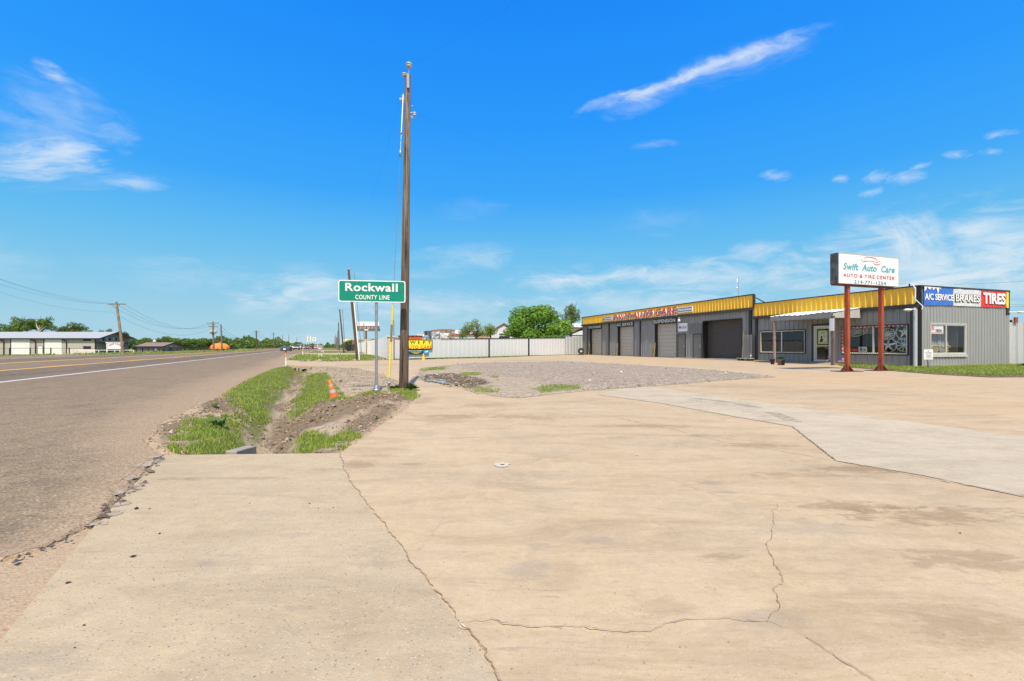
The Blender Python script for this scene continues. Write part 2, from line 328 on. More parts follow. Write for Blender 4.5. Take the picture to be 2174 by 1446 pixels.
def f_asphalt(N, P, b):
    P = world_pos(N); o = N.v('DOT_PRODUCT', P, tuple(RN)); a = N.v('DOT_PRODUCT', P, tuple(RD))
    cmb = N.new('ShaderNodeCombineXYZ'); N.put(cmb.inputs[0], N.m('MULTIPLY', a, .16)); N.put(cmb.inputs[1], o); Q = cmb.outputs[0]
    oo = N.m('ADD', o, N.m('MULTIPLY', N.m('SUBTRACT', N.noise(Q, 1.5, 4), .5), .8))
    c = N.ramp(N.rng(oo, -34, -1), [(0, (.37, .275, .18)), (.19, (.34, .25, .17)), (.235, (.28, .21, .15)), (.262, (.14, .113, .088)), (.44, (.14, .113, .088)), (.462, (.275, .207, .148)),
                                    (.61, (.245, .19, .145)), (.636, (.115, .094, .082)), (.69, (.095, .08, .072)), (.745, (.12, .098, .085)), (.757, (.27, .203, .142)), (.86, (.305, .23, .155)), (.93, (.335, .252, .168)), (1, (.34, .258, .17))])
    n = N.rng(N.noise(Q, .9, 7, .7, .5), .32, .7); c = N.mix(N.m('MULTIPLY', n, .55), c, (.36, .265, .185)); n4 = N.rng(N.noise(P, 9, 8, .85), .42, .66); c = N.mix(N.m('MULTIPLY', n4, .4), c, (.10, .08, .065))
    n2 = N.rng(N.noise(N.map(P, scale=(1, 1, 1)), .8, 8, .75, .6), .48, .7); c = N.mix(N.m('MULTIPLY', n2, .7), c, (.15, .122, .1)); n5 = N.rng(N.noise(P, 3.5, 9, .82, 1.), .46, .66); c = N.mix(N.m('MULTIPLY', n5, .55), c, (.45, .345, .235)); n6 = N.rng(N.noise(P, 28, 5, .85), .42, .62); c = N.mix(N.m('MULTIPLY', n6, .4), c, (.12, .095, .075))
    sand = attr(N, 'sand'); sn = N.rng(N.m('ADD', sand, N.m('MULTIPLY', N.m('SUBTRACT', N.noise(P, 2.2, 7, .7), .5), .9)), .25, .85)
    c = N.mix(N.m('MULTIPLY', sn, .85), c, (.43, .315, .215))
    vd = N.new('ShaderNodeTexVoronoi'); N.put(vd.inputs['Vector'], P); vd.inputs['Scale'].default_value = 60
    q = N.new('ShaderNodeSeparateColor'); N.put(q.inputs[0], vd.outputs['Color'])
    ag = N.ramp(q.outputs[0], [(0, (.05, .042, .038)), (.35, (.2, .155, .12)), (.6, (.31, .24, .18)), (.85, (.5, .43, .36)), (.95, (.68, .63, .56))], 'CONSTANT')
    c = N.mix(N.m('MULTIPLY', N.rng(vd.outputs['Distance'], .65, .25), .5), c, ag)
    c = N.mix(1., c, (.97, .955, .885), 'MULTIPLY'); h = N.m('ADD', N.m('MULTIPLY', N.m('SUBTRACT', 1, vd.outputs['Distance']), .8), N.noise(P, 7, 6, .7))
    b.inputs['Roughness'].default_value = .85; return c, h
M['asphalt'] = mat('asphalt', bump=1.0, fn=f_asphalt, spec=.06)
def f_soil(N, P, b):
    P = world_pos(N); g = attr(N, 'grass'); mu = attr(N, 'mud'); sa = attr(N, 'sand')
    n1 = N.noise(P, 9, 8, .72); n2 = N.noise(P, 1.6, 6, .65); n3 = N.noise(P, 45, 4, .7)
    c = N.mix(N.rng(n1, .3, .7), (.30, .225, .15), (.53, .43, .315)); c = N.mix(N.m('MULTIPLY', N.rng(n2, .45, .7), .4), c, (.34, .27, .2))
    c = N.mix(N.m('MULTIPLY', sa, .8), c, N.mix(N.rng(n3, .3, .7), (.36, .25, .15), (.56, .42, .28)))
    c = N.mix(N.rng(N.m('ADD', mu, N.m('MULTIPLY', N.m('SUBTRACT', n1, .5), .8)), .35, .75), c, N.mix(N.rng(n3, .3, .7), (.14, .10, .07), (.29, .22, .15)))
    gr = N.mix(N.rng(N.noise(P, .25, 6, .7), .35, .65), (.10, .165, .03), (.20, .22, .065)); gr = N.mix(N.rng(n1, .35, .7), gr, (.13, .155, .04))
    gr = N.mix(N.m('MULTIPLY', N.rng(N.noise(P, .09, 5), .55, .7), .5), gr, (.27, .25, .12))
    c = N.mix(N.rng(N.m('ADD', g, N.m('MULTIPLY', N.m('SUBTRACT', n1, .5), 1.4)), .45, .85, 0, .85), c, gr)
    vd = N.vor(P, 70, 'Distance'); h = N.m('ADD', N.m('MULTIPLY', n1, 3.), N.m('MULTIPLY', vd, .8))
    b.inputs['Roughness'].default_value = .95; return c, h
M['soil'] = mat('verge_soil', bump=1.0, fn=f_soil, spec=.04)
def f_gravel(N, P, b):
    P = world_pos(N); vd = N.new('ShaderNodeTexVoronoi'); N.put(vd.inputs['Vector'], P); vd.inputs['Scale'].default_value = 16
    q = N.new('ShaderNodeSeparateColor'); N.put(q.inputs[0], vd.outputs['Color'])
    c = N.ramp(q.outputs[0], [(0, (.14, .105, .075)), (.2, (.29, .225, .165)), (.5, (.40, .32, .24)), (.8, (.55, .46, .37)), (.94, (.7, .62, .52))], 'CONSTANT')
    c = N.mix(N.rng(vd.outputs['Distance'], .5, .95), c, (.26, .2, .15)); c = N.mix(.3, c, (.41, .325, .235)); c = N.mix(N.m('MULTIPLY', N.rng(N.noise(P, 1.6, 7, .75), .42, .68), .35), c, (.24, .19, .145))
    n = N.noise(P, .5, 6, .65); c = N.mix(N.m('MULTIPLY', N.rng(n, .5, .75), .5), c, (.42, .34, .26))
    so = attr(N, 'soil'); s2 = N.rng(N.m('ADD', so, N.m('MULTIPLY', N.m('SUBTRACT', N.noise(P, 2.5, 7, .7), .5), 1.1)), .35, .7)
    c = N.mix(s2, c, N.mix(N.rng(N.noise(P, 7, 6, .7), .35, .65), (.3, .235, .16), (.5, .4, .29)))
    mu = attr(N, 'mud'); m2 = N.rng(N.m('ADD', mu, N.m('MULTIPLY', N.m('SUBTRACT', N.noise(P, 3.5, 7, .7), .5), 1.3)), .4, .8)
    c = N.mix(m2, c, (.13, .095, .065))
    gr = attr(N, 'grass'); g2 = N.rng(N.m('ADD', gr, N.m('MULTIPLY', N.m('SUBTRACT', N.noise(P, 5, 7, .7), .5), 1.3)), .45, .75)
    c = N.mix(N.m('MULTIPLY', g2, .7), c, (.17, .19, .05))
    h = N.m('ADD', N.m('MULTIPLY', N.m('SUBTRACT', 1, vd.outputs['Distance']), 2.4), N.noise(P, 6, 5))
    b.inputs['Roughness'].default_value = .92; return c, h
M['gravel'] = mat('gravel', bump=.7, fn=f_gravel, spec=.05)
def worn_paint(colr, under=(.2, .16, .135)):
    def f(N, P, b):
        P = world_pos(N); n = N.noise(P, 6, 7, .7); n2 = N.noise(P, 40, 3, .6)
        c = N.mix(N.rng(N.m('ADD', n, N.m('MULTIPLY', n2, .4)), .8, .92), colr, under); b.inputs['Roughness'].default_value = .7; return c, None
    return f
M['ywl'] = mat('yellow_road_paint', fn=worn_paint((.80, .43, .06))); M['whl'] = mat('white_road_paint', fn=worn_paint((.72, .69, .63)))
def f_metalwall(c1, c2, dirt=.5, rough=.45):
    def f(N, P, b):
        S = N.map(P, scale=(9, 9, .5)); n = N.noise(S, .8, 6, .7); c = N.mix(N.rng(n, .3, .7), c1, c2)
        n2 = N.rng(N.noise(N.map(P, scale=(14, 14, 1.1)), 1, 6, .7), .56, .8); c = N.mix(N.m('MULTIPLY', n2, .3 * dirt), c, tuple(x * .45 for x in c1))
        z = N.new('ShaderNodeSeparateXYZ'); N.put(z.inputs[0], P)
        sp = N.m('MULTIPLY', N.rng(z.outputs[2], .7, .0), N.rng(N.noise(P, 3, 6, .7), .35, .7)); c = N.mix(N.m('MULTIPLY', sp, .5 * dirt), c, (.3, .25, .19))
        b.inputs['Roughness'].default_value = rough; return c, N.noise(N.map(P, scale=(1, 1, .3)), 4, 3)
    return f
M['gwall'] = mat('grey_painted_metal', bump=.25, fn=f_metalwall((.235, .24, .24), (.30, .305, .31)), spec=.4)
M['gwall_light'] = mat('pale_grey_metal', bump=.25, fn=f_metalwall((.27, .285, .29), (.335, .35, .355)), spec=.4)
M['yellow'] = mat('yellow_metal', bump=.2, fn=f_metalwall((.90, .52, .04), (.98, .61, .075), .5, .4), spec=.4)
M['black'] = mat('black_metal', (.022, .022, .025), .45); M['dark'] = mat('dark_trim', (.045, .04, .038), .55); M['brown'] = mat('brown_gutter', (.07, .055, .047), .5)
M['rolld'] = mat('dark_rollup', (.085, .076, .07), .45, var=.2, aniso=(.5, .5, 6)); M['rolll'] = mat('beige_grey_rollup', (.46, .435, .39), .5, var=.08, aniso=(3, 3, .6), vs_=2)
M['gdoor'] = mat('grey_door', (.155, .152, .148), .5, var=.1); M['galv'] = mat('galvanised', (.36, .40, .43), .38, .65, var=.16, vs_=9)
M['alu'] = mat('aluminium', (.62, .61, .57), .4, .3, var=.06); M['white'] = mat('white_paint', (.78, .78, .76), .5, var=.05); M['cream'] = mat('cream_paint', (.66, .6, .48), .6, var=.1, vs_=5)
M['rust'] = mat('rust_red_steel', (.32, .062, .022), .62, var=.35, vs_=5, aniso=(1, 1, .3), bump=.3); M['rustdk'] = mat('dark_rust_steel', (.13, .04, .024), .7, var=.35, vs_=6)
M['whitefence'] = mat('white_fence_metal', bump=.2, fn=f_metalwall((.60, .62, .645), (.70, .715, .735), .25, .45), spec=.4)
M['bluegrey'] = mat('galvalume_fence', bump=.2, fn=f_metalwall((.42, .44, .45), (.52, .54, .55), .6, .4), spec=.5)
M['greens'] = mat('highway_green', (.0, .245, .165), .35, var=.05, spec=.5); M['refl'] = mat('sign_white', (.86, .87, .86), .35, var=.03)
M['facew'] = mat('sign_face_white', (.80, .81, .83), .35, var=.03, vs_=1.5)
M['teal'] = mat('teal_letters', (.10, .38, .43), .5); M['tealdk'] = mat('dark_teal_letters', (.045, .2, .21), .5); M['crim'] = mat('crimson_letters', (.52, .035, .06), .5); M['red'] = mat('red_paint', (.50, .022, .022), .5)
M['blkp'] = mat('black_paint', (.02, .02, .02), .5); M['blue'] = mat('blue_print', (.04, .16, .60), .5); M['ltg'] = mat('light_vinyl', (.62, .65, .69), .5, var=.06)
M['redv'] = mat('red_vinyl', (.72, .028, .028), .5, var=.06); M['yel'] = mat('yellow_sign', (.95, .82, .03), .45, var=.04); M['navy'] = mat('navy_print', (.012, .06, .14), .5); M['cyan'] = mat('cyan_print', (.01, .33, .62), .5)
M['orange'] = mat('cone_orange', (.80, .16, .035), .5, var=.14, vs_=14); M['coll'] = mat('reflective_collar', (.46, .43, .40), .4, var=.2, vs_=30)
M['ycone'] = mat('yellow_plastic', (.80, .50, .01), .4); M['tyre'] = mat('rubber', (.022, .022, .022), .8); M['chrome'] = mat('chrome', (.72, .72, .7), .32, .6, var=.03); M['chrd'] = mat('dark_chrome', (.25, .25, .25), .25, .9)
def f_wood(c1, c2, c3):
    def f(N, P, b):
        S = N.map(P, scale=(16, 16, .8)); n = N.noise(S, 1.2, 7, .72, .5); c = N.mix(N.rng(n, .3, .68), c1, c2)
        g = N.rng(N.noise(N.map(P, scale=(34, 34, .7)), 1, 5, .7), .55, .7); c = N.mix(N.m('MULTIPLY', g, .75), c, c3)
        p = N.rng(N.noise(P, 1.3, 4), .42, .62); c = N.mix(N.m('MULTIPLY', p, .45), c, tuple(x * 1.5 for x in c2))
        b.inputs['Roughness'].default_value = .85; return c, N.m('ADD', n, g)
    return f
M['pole'] = mat('weathered_pole_wood', bump=1.2, fn=f_wood((.095, .06, .042), (.2, .135, .095), (.028, .018, .014)), spec=.2)
M['polel'] = mat('light_pole_wood', bump=1.2, fn=f_wood((.16, .105, .07), (.33, .24, .17), (.055, .035, .025)), spec=.2)
M['polegrey'] = mat('grey_pole_wood', (.19, .15, .12), .9, var=.3, aniso=(6, 6, .4)); M['poledk'] = mat('dark_pole_wood', (.10, .065, .045), .9, var=.3, aniso=(6, 6, .4))
M['porc'] = mat('porcelain', (.45, .47, .45), .25); M['wire'] = mat('wire', (.035, .035, .04), .6); M['guyy'] = mat('yellow_guy_guard', (.72, .60, .10), .45, var=.1)
def glass_mat(name, tint=(.75, .78, .78), refl=1.5, dark=.0):
    m = bpy.data.materials.new(name); m.use_nodes = True; N = NT(m.node_tree); N.n.clear()
    ge = N.new('ShaderNodeNewGeometry'); cs = N.m('ABSOLUTE', N.v('DOT_PRODUCT', ge.outputs['Normal'], ge.outputs['Incoming'])); fr = N.m('MULTIPLY_ADD', N.m('POWER', N.m('SUBTRACT', 1, cs), 5.), .9, .05 * refl); t = N.new('ShaderNodeBsdfTransparent'); t.inputs[0].default_value = (*tint, 1)
    g = N.new('ShaderNodeBsdfGlossy'); g.inputs['Roughness'].default_value = .015; g.inputs['Color'].default_value = (.9, .9, .9, 1)
    mx = N.new('ShaderNodeMixShader'); N.put(mx.inputs[0], fr); N.l.new(t.outputs[0], mx.inputs[1]); N.l.new(g.outputs[0], mx.inputs[2])
    N.l.new(mx.outputs[0], N.new('ShaderNodeOutputMaterial').inputs[0]); return m
M['glass'] = glass_mat('window_glass', (.85, .87, .87), 1.33)
def leaf_mat(name, dark, light, hi, sc_=1.4):
    m = bpy.data.materials.new(name); m.use_nodes = True; N = NT(m.node_tree); b = N.n['Principled BSDF']
    P = N.new('ShaderNodeTexCoord').outputs['Object']; n = N.noise(P, sc_, 5, .65); rnd = N.new('ShaderNodeNewGeometry').outputs['Random Per Island']
    c = N.mix(N.rng(n, .35, .65), dark, light); c = N.mix(N.m('MULTIPLY', N.m('POWER', rnd, 2.2), .75), c, hi)
    N.put(b.inputs['Base Color'], c); b.inputs['Roughness'].default_value = .55; b.inputs['Specular IOR Level'].default_value = .35
    tr = N.new('ShaderNodeBsdfTranslucent'); N.put(tr.inputs[0], N.mix(.5, c, hi)); mx = N.new('ShaderNodeMixShader'); mx.inputs[0].default_value = .38
    N.l.new(b.outputs[0], mx.inputs[1]); N.l.new(tr.outputs[0], mx.inputs[2]); N.l.new(mx.outputs[0], N.n['Material Output'].inputs[0]); return m
M['leaf1'] = leaf_mat('mulberry_leaves', (.06, .15, .014), (.17, .34, .028), (.38, .58, .08)); M['leaf2'] = leaf_mat('olive_leaves', (.10, .16, .035), (.17, .24, .055), (.32, .36, .12))
M['leaf3'] = leaf_mat('woodland_leaves', (.055, .10, .018), (.125, .215, .03), (.25, .35, .06), .35); M['leaf4'] = leaf_mat('bright_woodland_leaves', (.06, .12, .015), (.11, .19, .025), (.2, .28, .05), .35)
M['grass'] = leaf_mat('grass_blades', (.14, .24, .024), (.29, .40, .045), (.58, .60, .15), 1.2); M['dry'] = leaf_mat('dry_grass', (.22, .19, .08), (.32, .27, .13), (.45, .4, .2), 2)
M['leaf5'] = leaf_mat('pale_leaves', (.15, .21, .045), (.25, .32, .08), (.42, .46, .17))
M['bark'] = mat('bark', (.13, .10, .08), .9, var=.3, bump=.6, bs=20)
def f_clod(N, P, b):
    r = N.new('ShaderNodeNewGeometry').outputs['Random Per Island']; c = N.ramp(r, [(0, (.14, .10, .068)), (.4, (.25, .19, .13)), (.7, (.37, .29, .20)), (1, (.46, .37, .27))]); b.inputs['Roughness'].default_value = .95
    return c, N.noise(P, 60, 4, .7)
M['clod'] = mat('soil_clods', bump=.8, fn=f_clod, spec=.15)
def f_stone(N, P, b):
    r = N.new('ShaderNodeNewGeometry').outputs['Random Per Island']; c = N.ramp(r, [(0, (.05, .045, .04)), (.35, (.2, .16, .14)), (.7, (.4, .34, .3)), (1, (.62, .56, .5))]); return c, None
M['stone'] = mat('loose_stones', fn=f_stone); M['crack'] = mat('crack_dirt', (.31, .22, .135), .95, var=.4, vs_=30, objc=False); M['chip'] = mat('chipped_concrete', (.60, .48, .34), .9, var=.15, vs_=30, objc=False)
M['pebd'] = mat('dark_pebble', (.04, .036, .032), .8)
M['brick'] = mat('limestone_block', (.68, .61, .52), .85, var=.25, vs_=8, bump=.5); M['water'] = mat('puddle_water', (.03, .025, .02), .03, spec=1., var=.1)
M['wet'] = mat('wet_mud', (.085, .062, .045), .25, var=.3, vs_=6, bump=.5, spec=.6)
# ------------------------------------------------------------------ setting: terrain, road, lot
def inpoly(px, py, poly):
    """vectorised point-in-polygon, soft distance sign"""
    n = len(poly); ins = np.zeros(px.shape, bool); dist = np.full(px.shape, 1e9)
    for i in range(n):
        x1, y1 = poly[i]; x2, y2 = poly[(i + 1) % n]
        c = ((y1 > py) != (y2 > py)) & (px < (x2 - x1) * (py - y1) / ((y2 - y1) or 1e-9) + x1); ins ^= c
        dx, dy = x2 - x1, y2 - y1; t = np.clip(((px - x1) * dx + (py - y1) * dy) / (dx * dx + dy * dy), 0, 1)
        dist = np.minimum(dist, np.hypot(px - x1 - t * dx, py - y1 - t * dy))
    return np.where(ins, dist, -dist)
def W2(pts): return [tuple(G(*p)[:2]) for p in pts]     # ground outline from points read off the photograph
ISLAND = W2([(345, 966), (318, 935), (345, 900), (400, 872), (470, 842), (520, 812), (570, 789), (612, 777), (650, 777), (690, 779), (760, 783), (800, 792), (850, 812), (874, 826), (884, 838), (878, 852), (862, 868), (805, 905), (722, 962), (640, 962)])
GR = [W2(p) for p in ([(620, 778), (645, 781), (632, 800), (612, 815), (590, 840), (575, 860), (560, 884), (520, 874), (478, 848), (500, 825), (545, 800), (585, 782)],
                      [(500, 850), (560, 862), (592, 880), (585, 905), (545, 925), (515, 895)], [(380, 942), (405, 905), (440, 890), (500, 890), (540, 905), (545, 930), (500, 948), (470, 962), (390, 962)],
                      [(650, 783), (690, 795), (700, 815), (728, 850), (700, 860), (640, 868), (605, 866), (585, 850), (615, 832), (640, 808)],
                      [(600, 925), (650, 905), (700, 922), (740, 925), (752, 935), (738, 950), (700, 942), (640, 947), (600, 955)],
                      [(745, 848), (790, 832), (812, 836), (795, 846), (760, 858), (715, 868)], [(830, 826), (882, 824), (882, 850), (850, 840)])]
MU = [W2(p) for p in ([(560, 895), (600, 860), (620, 825), (636, 795), (652, 795), (640, 830), (625, 870), (640, 905), (600, 960), (548, 960), (560, 930)],
                      [(425, 850), (490, 842), (545, 880), (560, 900), (520, 905), (470, 885), (430, 885)], [(600, 880), (660, 858), (740, 866), (800, 838), (868, 840), (878, 852), (800, 872), (740, 890), (650, 905), (600, 915)],
                      [(740, 900), (800, 872), (850, 865), (800, 905), (745, 940), (700, 935)], [(640, 950), (740, 945), (722, 960), (640, 962)], [(595, 784), (625, 776), (655, 779), (640, 790)], [(330, 905), (420, 880), (400, 905), (370, 935), (345, 955)])]
def soft(V, polys, w):
    out = np.zeros(len(V))
    for p in polys: out = np.maximum(out, np.clip(inpoly(V[:, 0], V[:, 1], p) / w + .5, 0, 1))
    return out
def nz(x, y, s, seed=0, oct=4):
    return np.array([noise.fractal(Vector((a * s, b * s, seed)), 1., 2., oct) for a, b in zip(x, y)])
def island_z(x, y):
    """height of the rough verge round the drainage ditch"""
    V = np.stack([x, y], 1); o = RN.x * x + RN.y * y; d = inpoly(x, y, ISLAND); e = np.clip(d / .35, 0, 1)
    oc = -.66 - .012 * (y - 5); oc = oc + .10 * np.sin(y * .9 + 1) + .05 * np.sin(y * 2.7); z = -(.34 + .05 * np.sin(y * 1.3)) * np.exp(-((o - oc) / np.where(o > oc, .62 + .12 * np.sin(y * .7), .36)) ** 2) * np.clip((27.2 - y) / .6, 0, 1)
    n = nz(x, y, 1.7, 3, 5) ; n2 = nz(x, y, 6., 8, 4); mu = soft(V, MU, .3)
    z = z + e * (.035 * n + .02 * n2 + mu * (.035 + .055 * n2)) + .012
    z += e * .13 * np.exp(-(((x + 2.75) / 1.0) ** 2 + ((y - 8.3) / .8) ** 2)); z += e * .05 * np.exp(-(((x + 4.9) / .6) ** 2 + ((y - 7.6) / .9) ** 2))
    return np.where(d > -.02, z, np.where(d > -.3, np.minimum(z, .0) - .03, -.06) )
def build_terrain():
    def lines(lo, hi, step, far_lo, far_hi):
        a = list(np.arange(lo, hi + 1e-6, step)); s = step; x = lo
        while x > far_lo: s *= 1.22; x -= s; a.insert(0, x)
        s = step; x = hi
        while x < far_hi: s *= 1.22; x += s; a.append(x)
        return np.array(a)
    xs = lines(-13.2, .6, .075, -3500, 3500); y1 = np.arange(4.2, 12, .06); y2 = np.arange(12, 28, .12); s = .12; y = 28.; ys = list(y1) + list(y2)
    while y < 5000: ys.append(y); s *= 1.1; y += s
    y = 4.2; s = .06; 
    while y > -300: s *= 1.3; y -= s; ys.insert(0, y)
    ys = np.array(ys); X, Y = np.meshgrid(xs, ys); x, y = X.ravel(), Y.ravel(); o = RN.x * x + RN.y * y
    t = np.clip((-34 - o) / 11, 0, 1); z = -.5 * t * t * (3 - 2 * t) - .06
    fine = (x > -14) & (x < .6) & (y > 4) & (y < 28); z[fine] = island_z(x[fine], y[fine])
    V = np.stack([x, y], 1); g = np.ones(len(x)); mu = np.zeros(len(x)); sa = np.zeros(len(x))
    near = (x > -14) & (x < 1) & (y > 0) & (y < 28.3); g[near] = 0
    Vn = V[fine]; gg = soft(Vn, GR, .35); mm = soft(Vn, MU, .35)
    dI = inpoly(Vn[:, 0], Vn[:, 1], ISLAND); sn = np.clip((Vn[:, 0] + 3.9 + .2 * (Vn[:, 1] - 5)) , 0, 1) * 0; sn[(dI < .15)] = .8
    g[fine] = gg; of = offr(Vn[:, 0], Vn[:, 1]); yn = Vn[:, 1]; dc = np.abs(of + .66 + .012 * (yn - 5) - .10 * np.sin(yn * .9 + 1) - .05 * np.sin(yn * 2.7)); ch = np.clip((.20 + .10 * np.sin(yn * 1.9) - dc) / .2, 0, 1) * (dI > 0); gg = gg * (1 - ch); g[fine] = gg; mu[fine] = np.maximum(mm * (1 - .8 * gg), ch * .75); sa[fine] = sn
    edge = (y < 4.9) & (y > -6) & (x < 0) & (x > -12); sa[edge] = 1; g[edge] = 0; zf = .012 * np.array([noise.fractal(Vector((a * 3, b * 3, 2)), 1, 2, 4) for a, b in zip(x[edge], y[edge])]); z[edge] = np.where(y[edge] < 4.6, -.022 + zf, z[edge])
    nx, ny = len(xs), len(ys); idx = np.arange(nx * ny).reshape(ny, nx)
    Fq = np.stack([idx[:-1, :-1], idx[:-1, 1:], idx[1:, 1:], idx[1:, :-1]], -1).reshape(-1, 4)
    o_ = np_mesh('ground', np.stack([x, y, z], 1), Fq, M['soil'], attrs={'grass': g, 'mud': mu, 'sand': sa}, smooth=True); tag(o_, kind='structure'); return o_
build_terrain()
from mathutils.geometry import tessellate_polygon
def sheet(name, poly, z, m, skirt=0., kind='structure'):
    """flat polygon with an edge going down"""
    P = [Vector((p[0], p[1], z)) for p in poly]; area = sum(P[i].x * P[(i + 1) % len(P)].y - P[(i + 1) % len(P)].x * P[i].y for i in range(len(P)))
    if area < 0: P.reverse()
    mb = MB(); mb.add(P, [tuple(t) for t in tessellate_polygon([P])])
    if skirt:
        n = len(P); mb.add(P + [Vector((p.x, p.y, z - skirt)) for p in P], [(i, i + n, (i + 1) % n + n, (i + 1) % n) for i in range(n)])
    o = mb.build(name, m)
    me = o.data
    for f in me.polygons[:]:
        pass
    return tag(o, kind=kind) if kind else o
def rough_line(pts, step=.12, amp=.02, seed=1, s=3.):
    out = []
    for i in range(len(pts) - 1):
        a = Vector(pts[i]).to_2d(); b = Vector(pts[i + 1]).to_2d(); n = max(1, int((b - a).length / step)); t = (b - a).normalized(); nn = Vector((-t.y, t.x))
        for k in range(n):
            p = a.lerp(b, k / n); w = noise.fractal(Vector((p.x * s, p.y * s, seed)), 1., 2., 4) * amp * (1 if (k or i) else 0); out.append(tuple(p + nn * w))
    out.append(tuple(pts[-1][:2])); return out
# near apron slab (older, greyer) and the big lot
SEAM = W2([(722, 962), (738, 1012), (780, 1072), (832, 1135), (900, 1225), (975, 1322), (1060, 1446), (1120, 1560)])
a_left = W2([(345, 966), (215, 1100), (110, 1225), (25, 1330), (-60, 1440)])
seam_r = rough_line(SEAM, .05, .012, 4, 5)
apron = rough_line(a_left[::-1], .1, .006, 2) + rough_line(W2([(345, 966), (722, 962)]), .1, .004, 3)[1:] + seam_r[1:] + [(-.1, -2.), (-1.6, -2)]
sheet('apron_slab', apron, 0., M['apron'], .3)
lot_edge = rough_line(W2([(722, 962), (805, 905), (862, 868), (878, 852), (884, 838), (874, 826), (850, 812), (800, 792), (760, 783), (690, 779), (640, 777), (606, 778)]), .15, .02, 9)
rd = W2([(606, 778), (600, 769), (612, 764.5)])
vg = rough_line(W2([(612, 764.5), (650, 766.5), (700, 767.5), (760, 766), (838, 764)]), .4, .12, 5)
fb = rough_line(W2([(838, 764), (880, 763.6), (960, 761.5), (1020, 760.6), (1100, 757), (1200, 753.2), (1233, 752.3)]), .8, .12, 6)
bld = [(10.6, 68.3), (17.5, 46.), (28.5, 50.)]
lot = seam_r[::-1] + lot_edge[1:] + rd[1:] + vg[1:] + fb[1:] + [(12.5, 66.), (45, 76), (60, 20), (40, -2), (-.1, -2.)]
sheet('lot', lot, -.001, M['lot'], .12)
# driveways farther along the verge
for nm, p in (('driveway', [(632, 751.6), (660, 752.8), (760, 752.2), (800, 753), (792, 750.2), (757, 749.6), (640, 749.6)]), ('driveway', [(655, 744.9), (700, 744.4), (757, 745.2), (757, 744.1), (690, 743.3), (665, 743.7)])):
    tag(sheet(nm, rough_line(W2(p + [p[0]]), 1.5, .15, 3)[:-1], -.01, M['lot'], .05), kind='structure')
# paler slab crossing the lot
pale = W2([(1268, 838), (1310, 827), (1371, 821), (1402, 824), (1480, 836), (1560, 847), (1660, 862), (1800, 879), (2000, 905), (2260, 938), (2600, 985), (2600, 1130), (2174, 1056), (1960, 1010), (1775, 979), (1682, 906), (1560, 885), (1400, 856)])
sheet('pale_slab', rough_line(pale + [pale[0]], .25, .01, 7)[:-1], .004, M['pale'])
# patch of lot between the seams (slightly different pour)
# gravel patch as a fine grid with soil / mud / grass weights
GV = W2([(884, 800), (893, 787), (930, 777), (1010, 770.6), (1100, 769), (1200, 767.4), (1300, 772.5), (1400, 778), (1500, 785), (1585, 793), (1650, 800.5), (1560, 806), (1400, 819), (1250, 829), (1185, 836), (1105, 845), (1060, 843), (1010, 834), (975, 822), (930, 813), (898, 810)])
SOILP = [W2([(884, 800), (893, 780), (975, 778), (1040, 800), (1130, 806), (1180, 828), (1105, 846), (1010, 836), (930, 815)]), W2([(1120, 838), (1250, 818), (1250, 832), (1185, 838)])]
MUDP = [W2([(895, 797), (960, 793), (1030, 806), (1045, 816), (1000, 824), (955, 822), (905, 812)])]
GRP = [W2([(1120, 828), (1180, 818), (1235, 820), (1230, 828), (1150, 836)]), W2([(890, 783), (950, 780), (945, 787), (895, 788)]), W2([(975, 792), (1025, 793), (1020, 799), (980, 799)]), W2([(985, 822), (1040, 824), (1060, 836), (1010, 834)]), W2([(1040, 800), (1060, 800), (1060, 804), (1042, 804)]), W2([(860, 762.5), (1000, 761), (1200, 754), (1200, 753), (860, 763.5)])]
def build_gravel():
    poly = rough_line(GV + [GV[0]], .3, .12, 12)[:-1]; n = len(poly); cx, cy = W2([(1180, 800)])[0]; rings = 46; V = [(cx, cy)]
    for r in range(1, rings + 1):
        t = r / rings
        V += [(cx + (p[0] - cx) * t, cy + (p[1] - cy) * t) for p in poly]
    V = np.array(V); z = .008 + .0 * V[:, 0]; rr = np.concatenate([[0], np.repeat(np.arange(1, rings + 1) / rings, n)]); z = .03 * np.clip((1 - rr) / .12, 0, 1) + .004
    mu = soft(V, MUDP, .5); z = z - mu * .012
    Fq = []; 
    for r in range(rings - 1):
        a = 1 + r * n; b = a + n
        Fq += [(a + k, b + k, b + (k + 1) % n, a + (k + 1) % n) for k in range(n)]
    for k in range(0, n): Fq.append((0, 1 + k, 1 + (k + 1) % n, 0))
    me_v = np.column_stack([V, z])
    mb = MB(); mb.v = [tuple(v) for v in me_v]; mb.f = [f if f[0] != 0 else f[:3] for f in Fq]; mb.mi = [0] * len(Fq); mb.sm = [True] * len(Fq)
    me = bpy.data.meshes.new('gravel_patch'); me.from_pydata(mb.v, [], mb.f)
    for a, arr in (('soil', soft(V, SOILP, 1.2)), ('mud', mu), ('grass', soft(V, GRP, .5))):
        t = me.attributes.new(a, 'FLOAT', 'POINT'); t.data.foreach_set('value', arr.astype(np.float32))
    me.materials.append(M['gravel']); o = link(bpy.data.objects.new('gravel_patch', me)); tag(o, kind='structure')
    if me.polygons[0].normal.z < 0: me.flip_normals()
build_gravel()
# puddle at the edge of the mud
pud = W2([(900, 806), (912, 803.5), (930, 806), (948, 811), (962, 818), (944, 817), (925, 813), (905, 810)])
tag(sheet('puddle', rough_line(pud + [pud[0]], .08, .03, 2)[:-1], .03, M['water']), kind='structure')
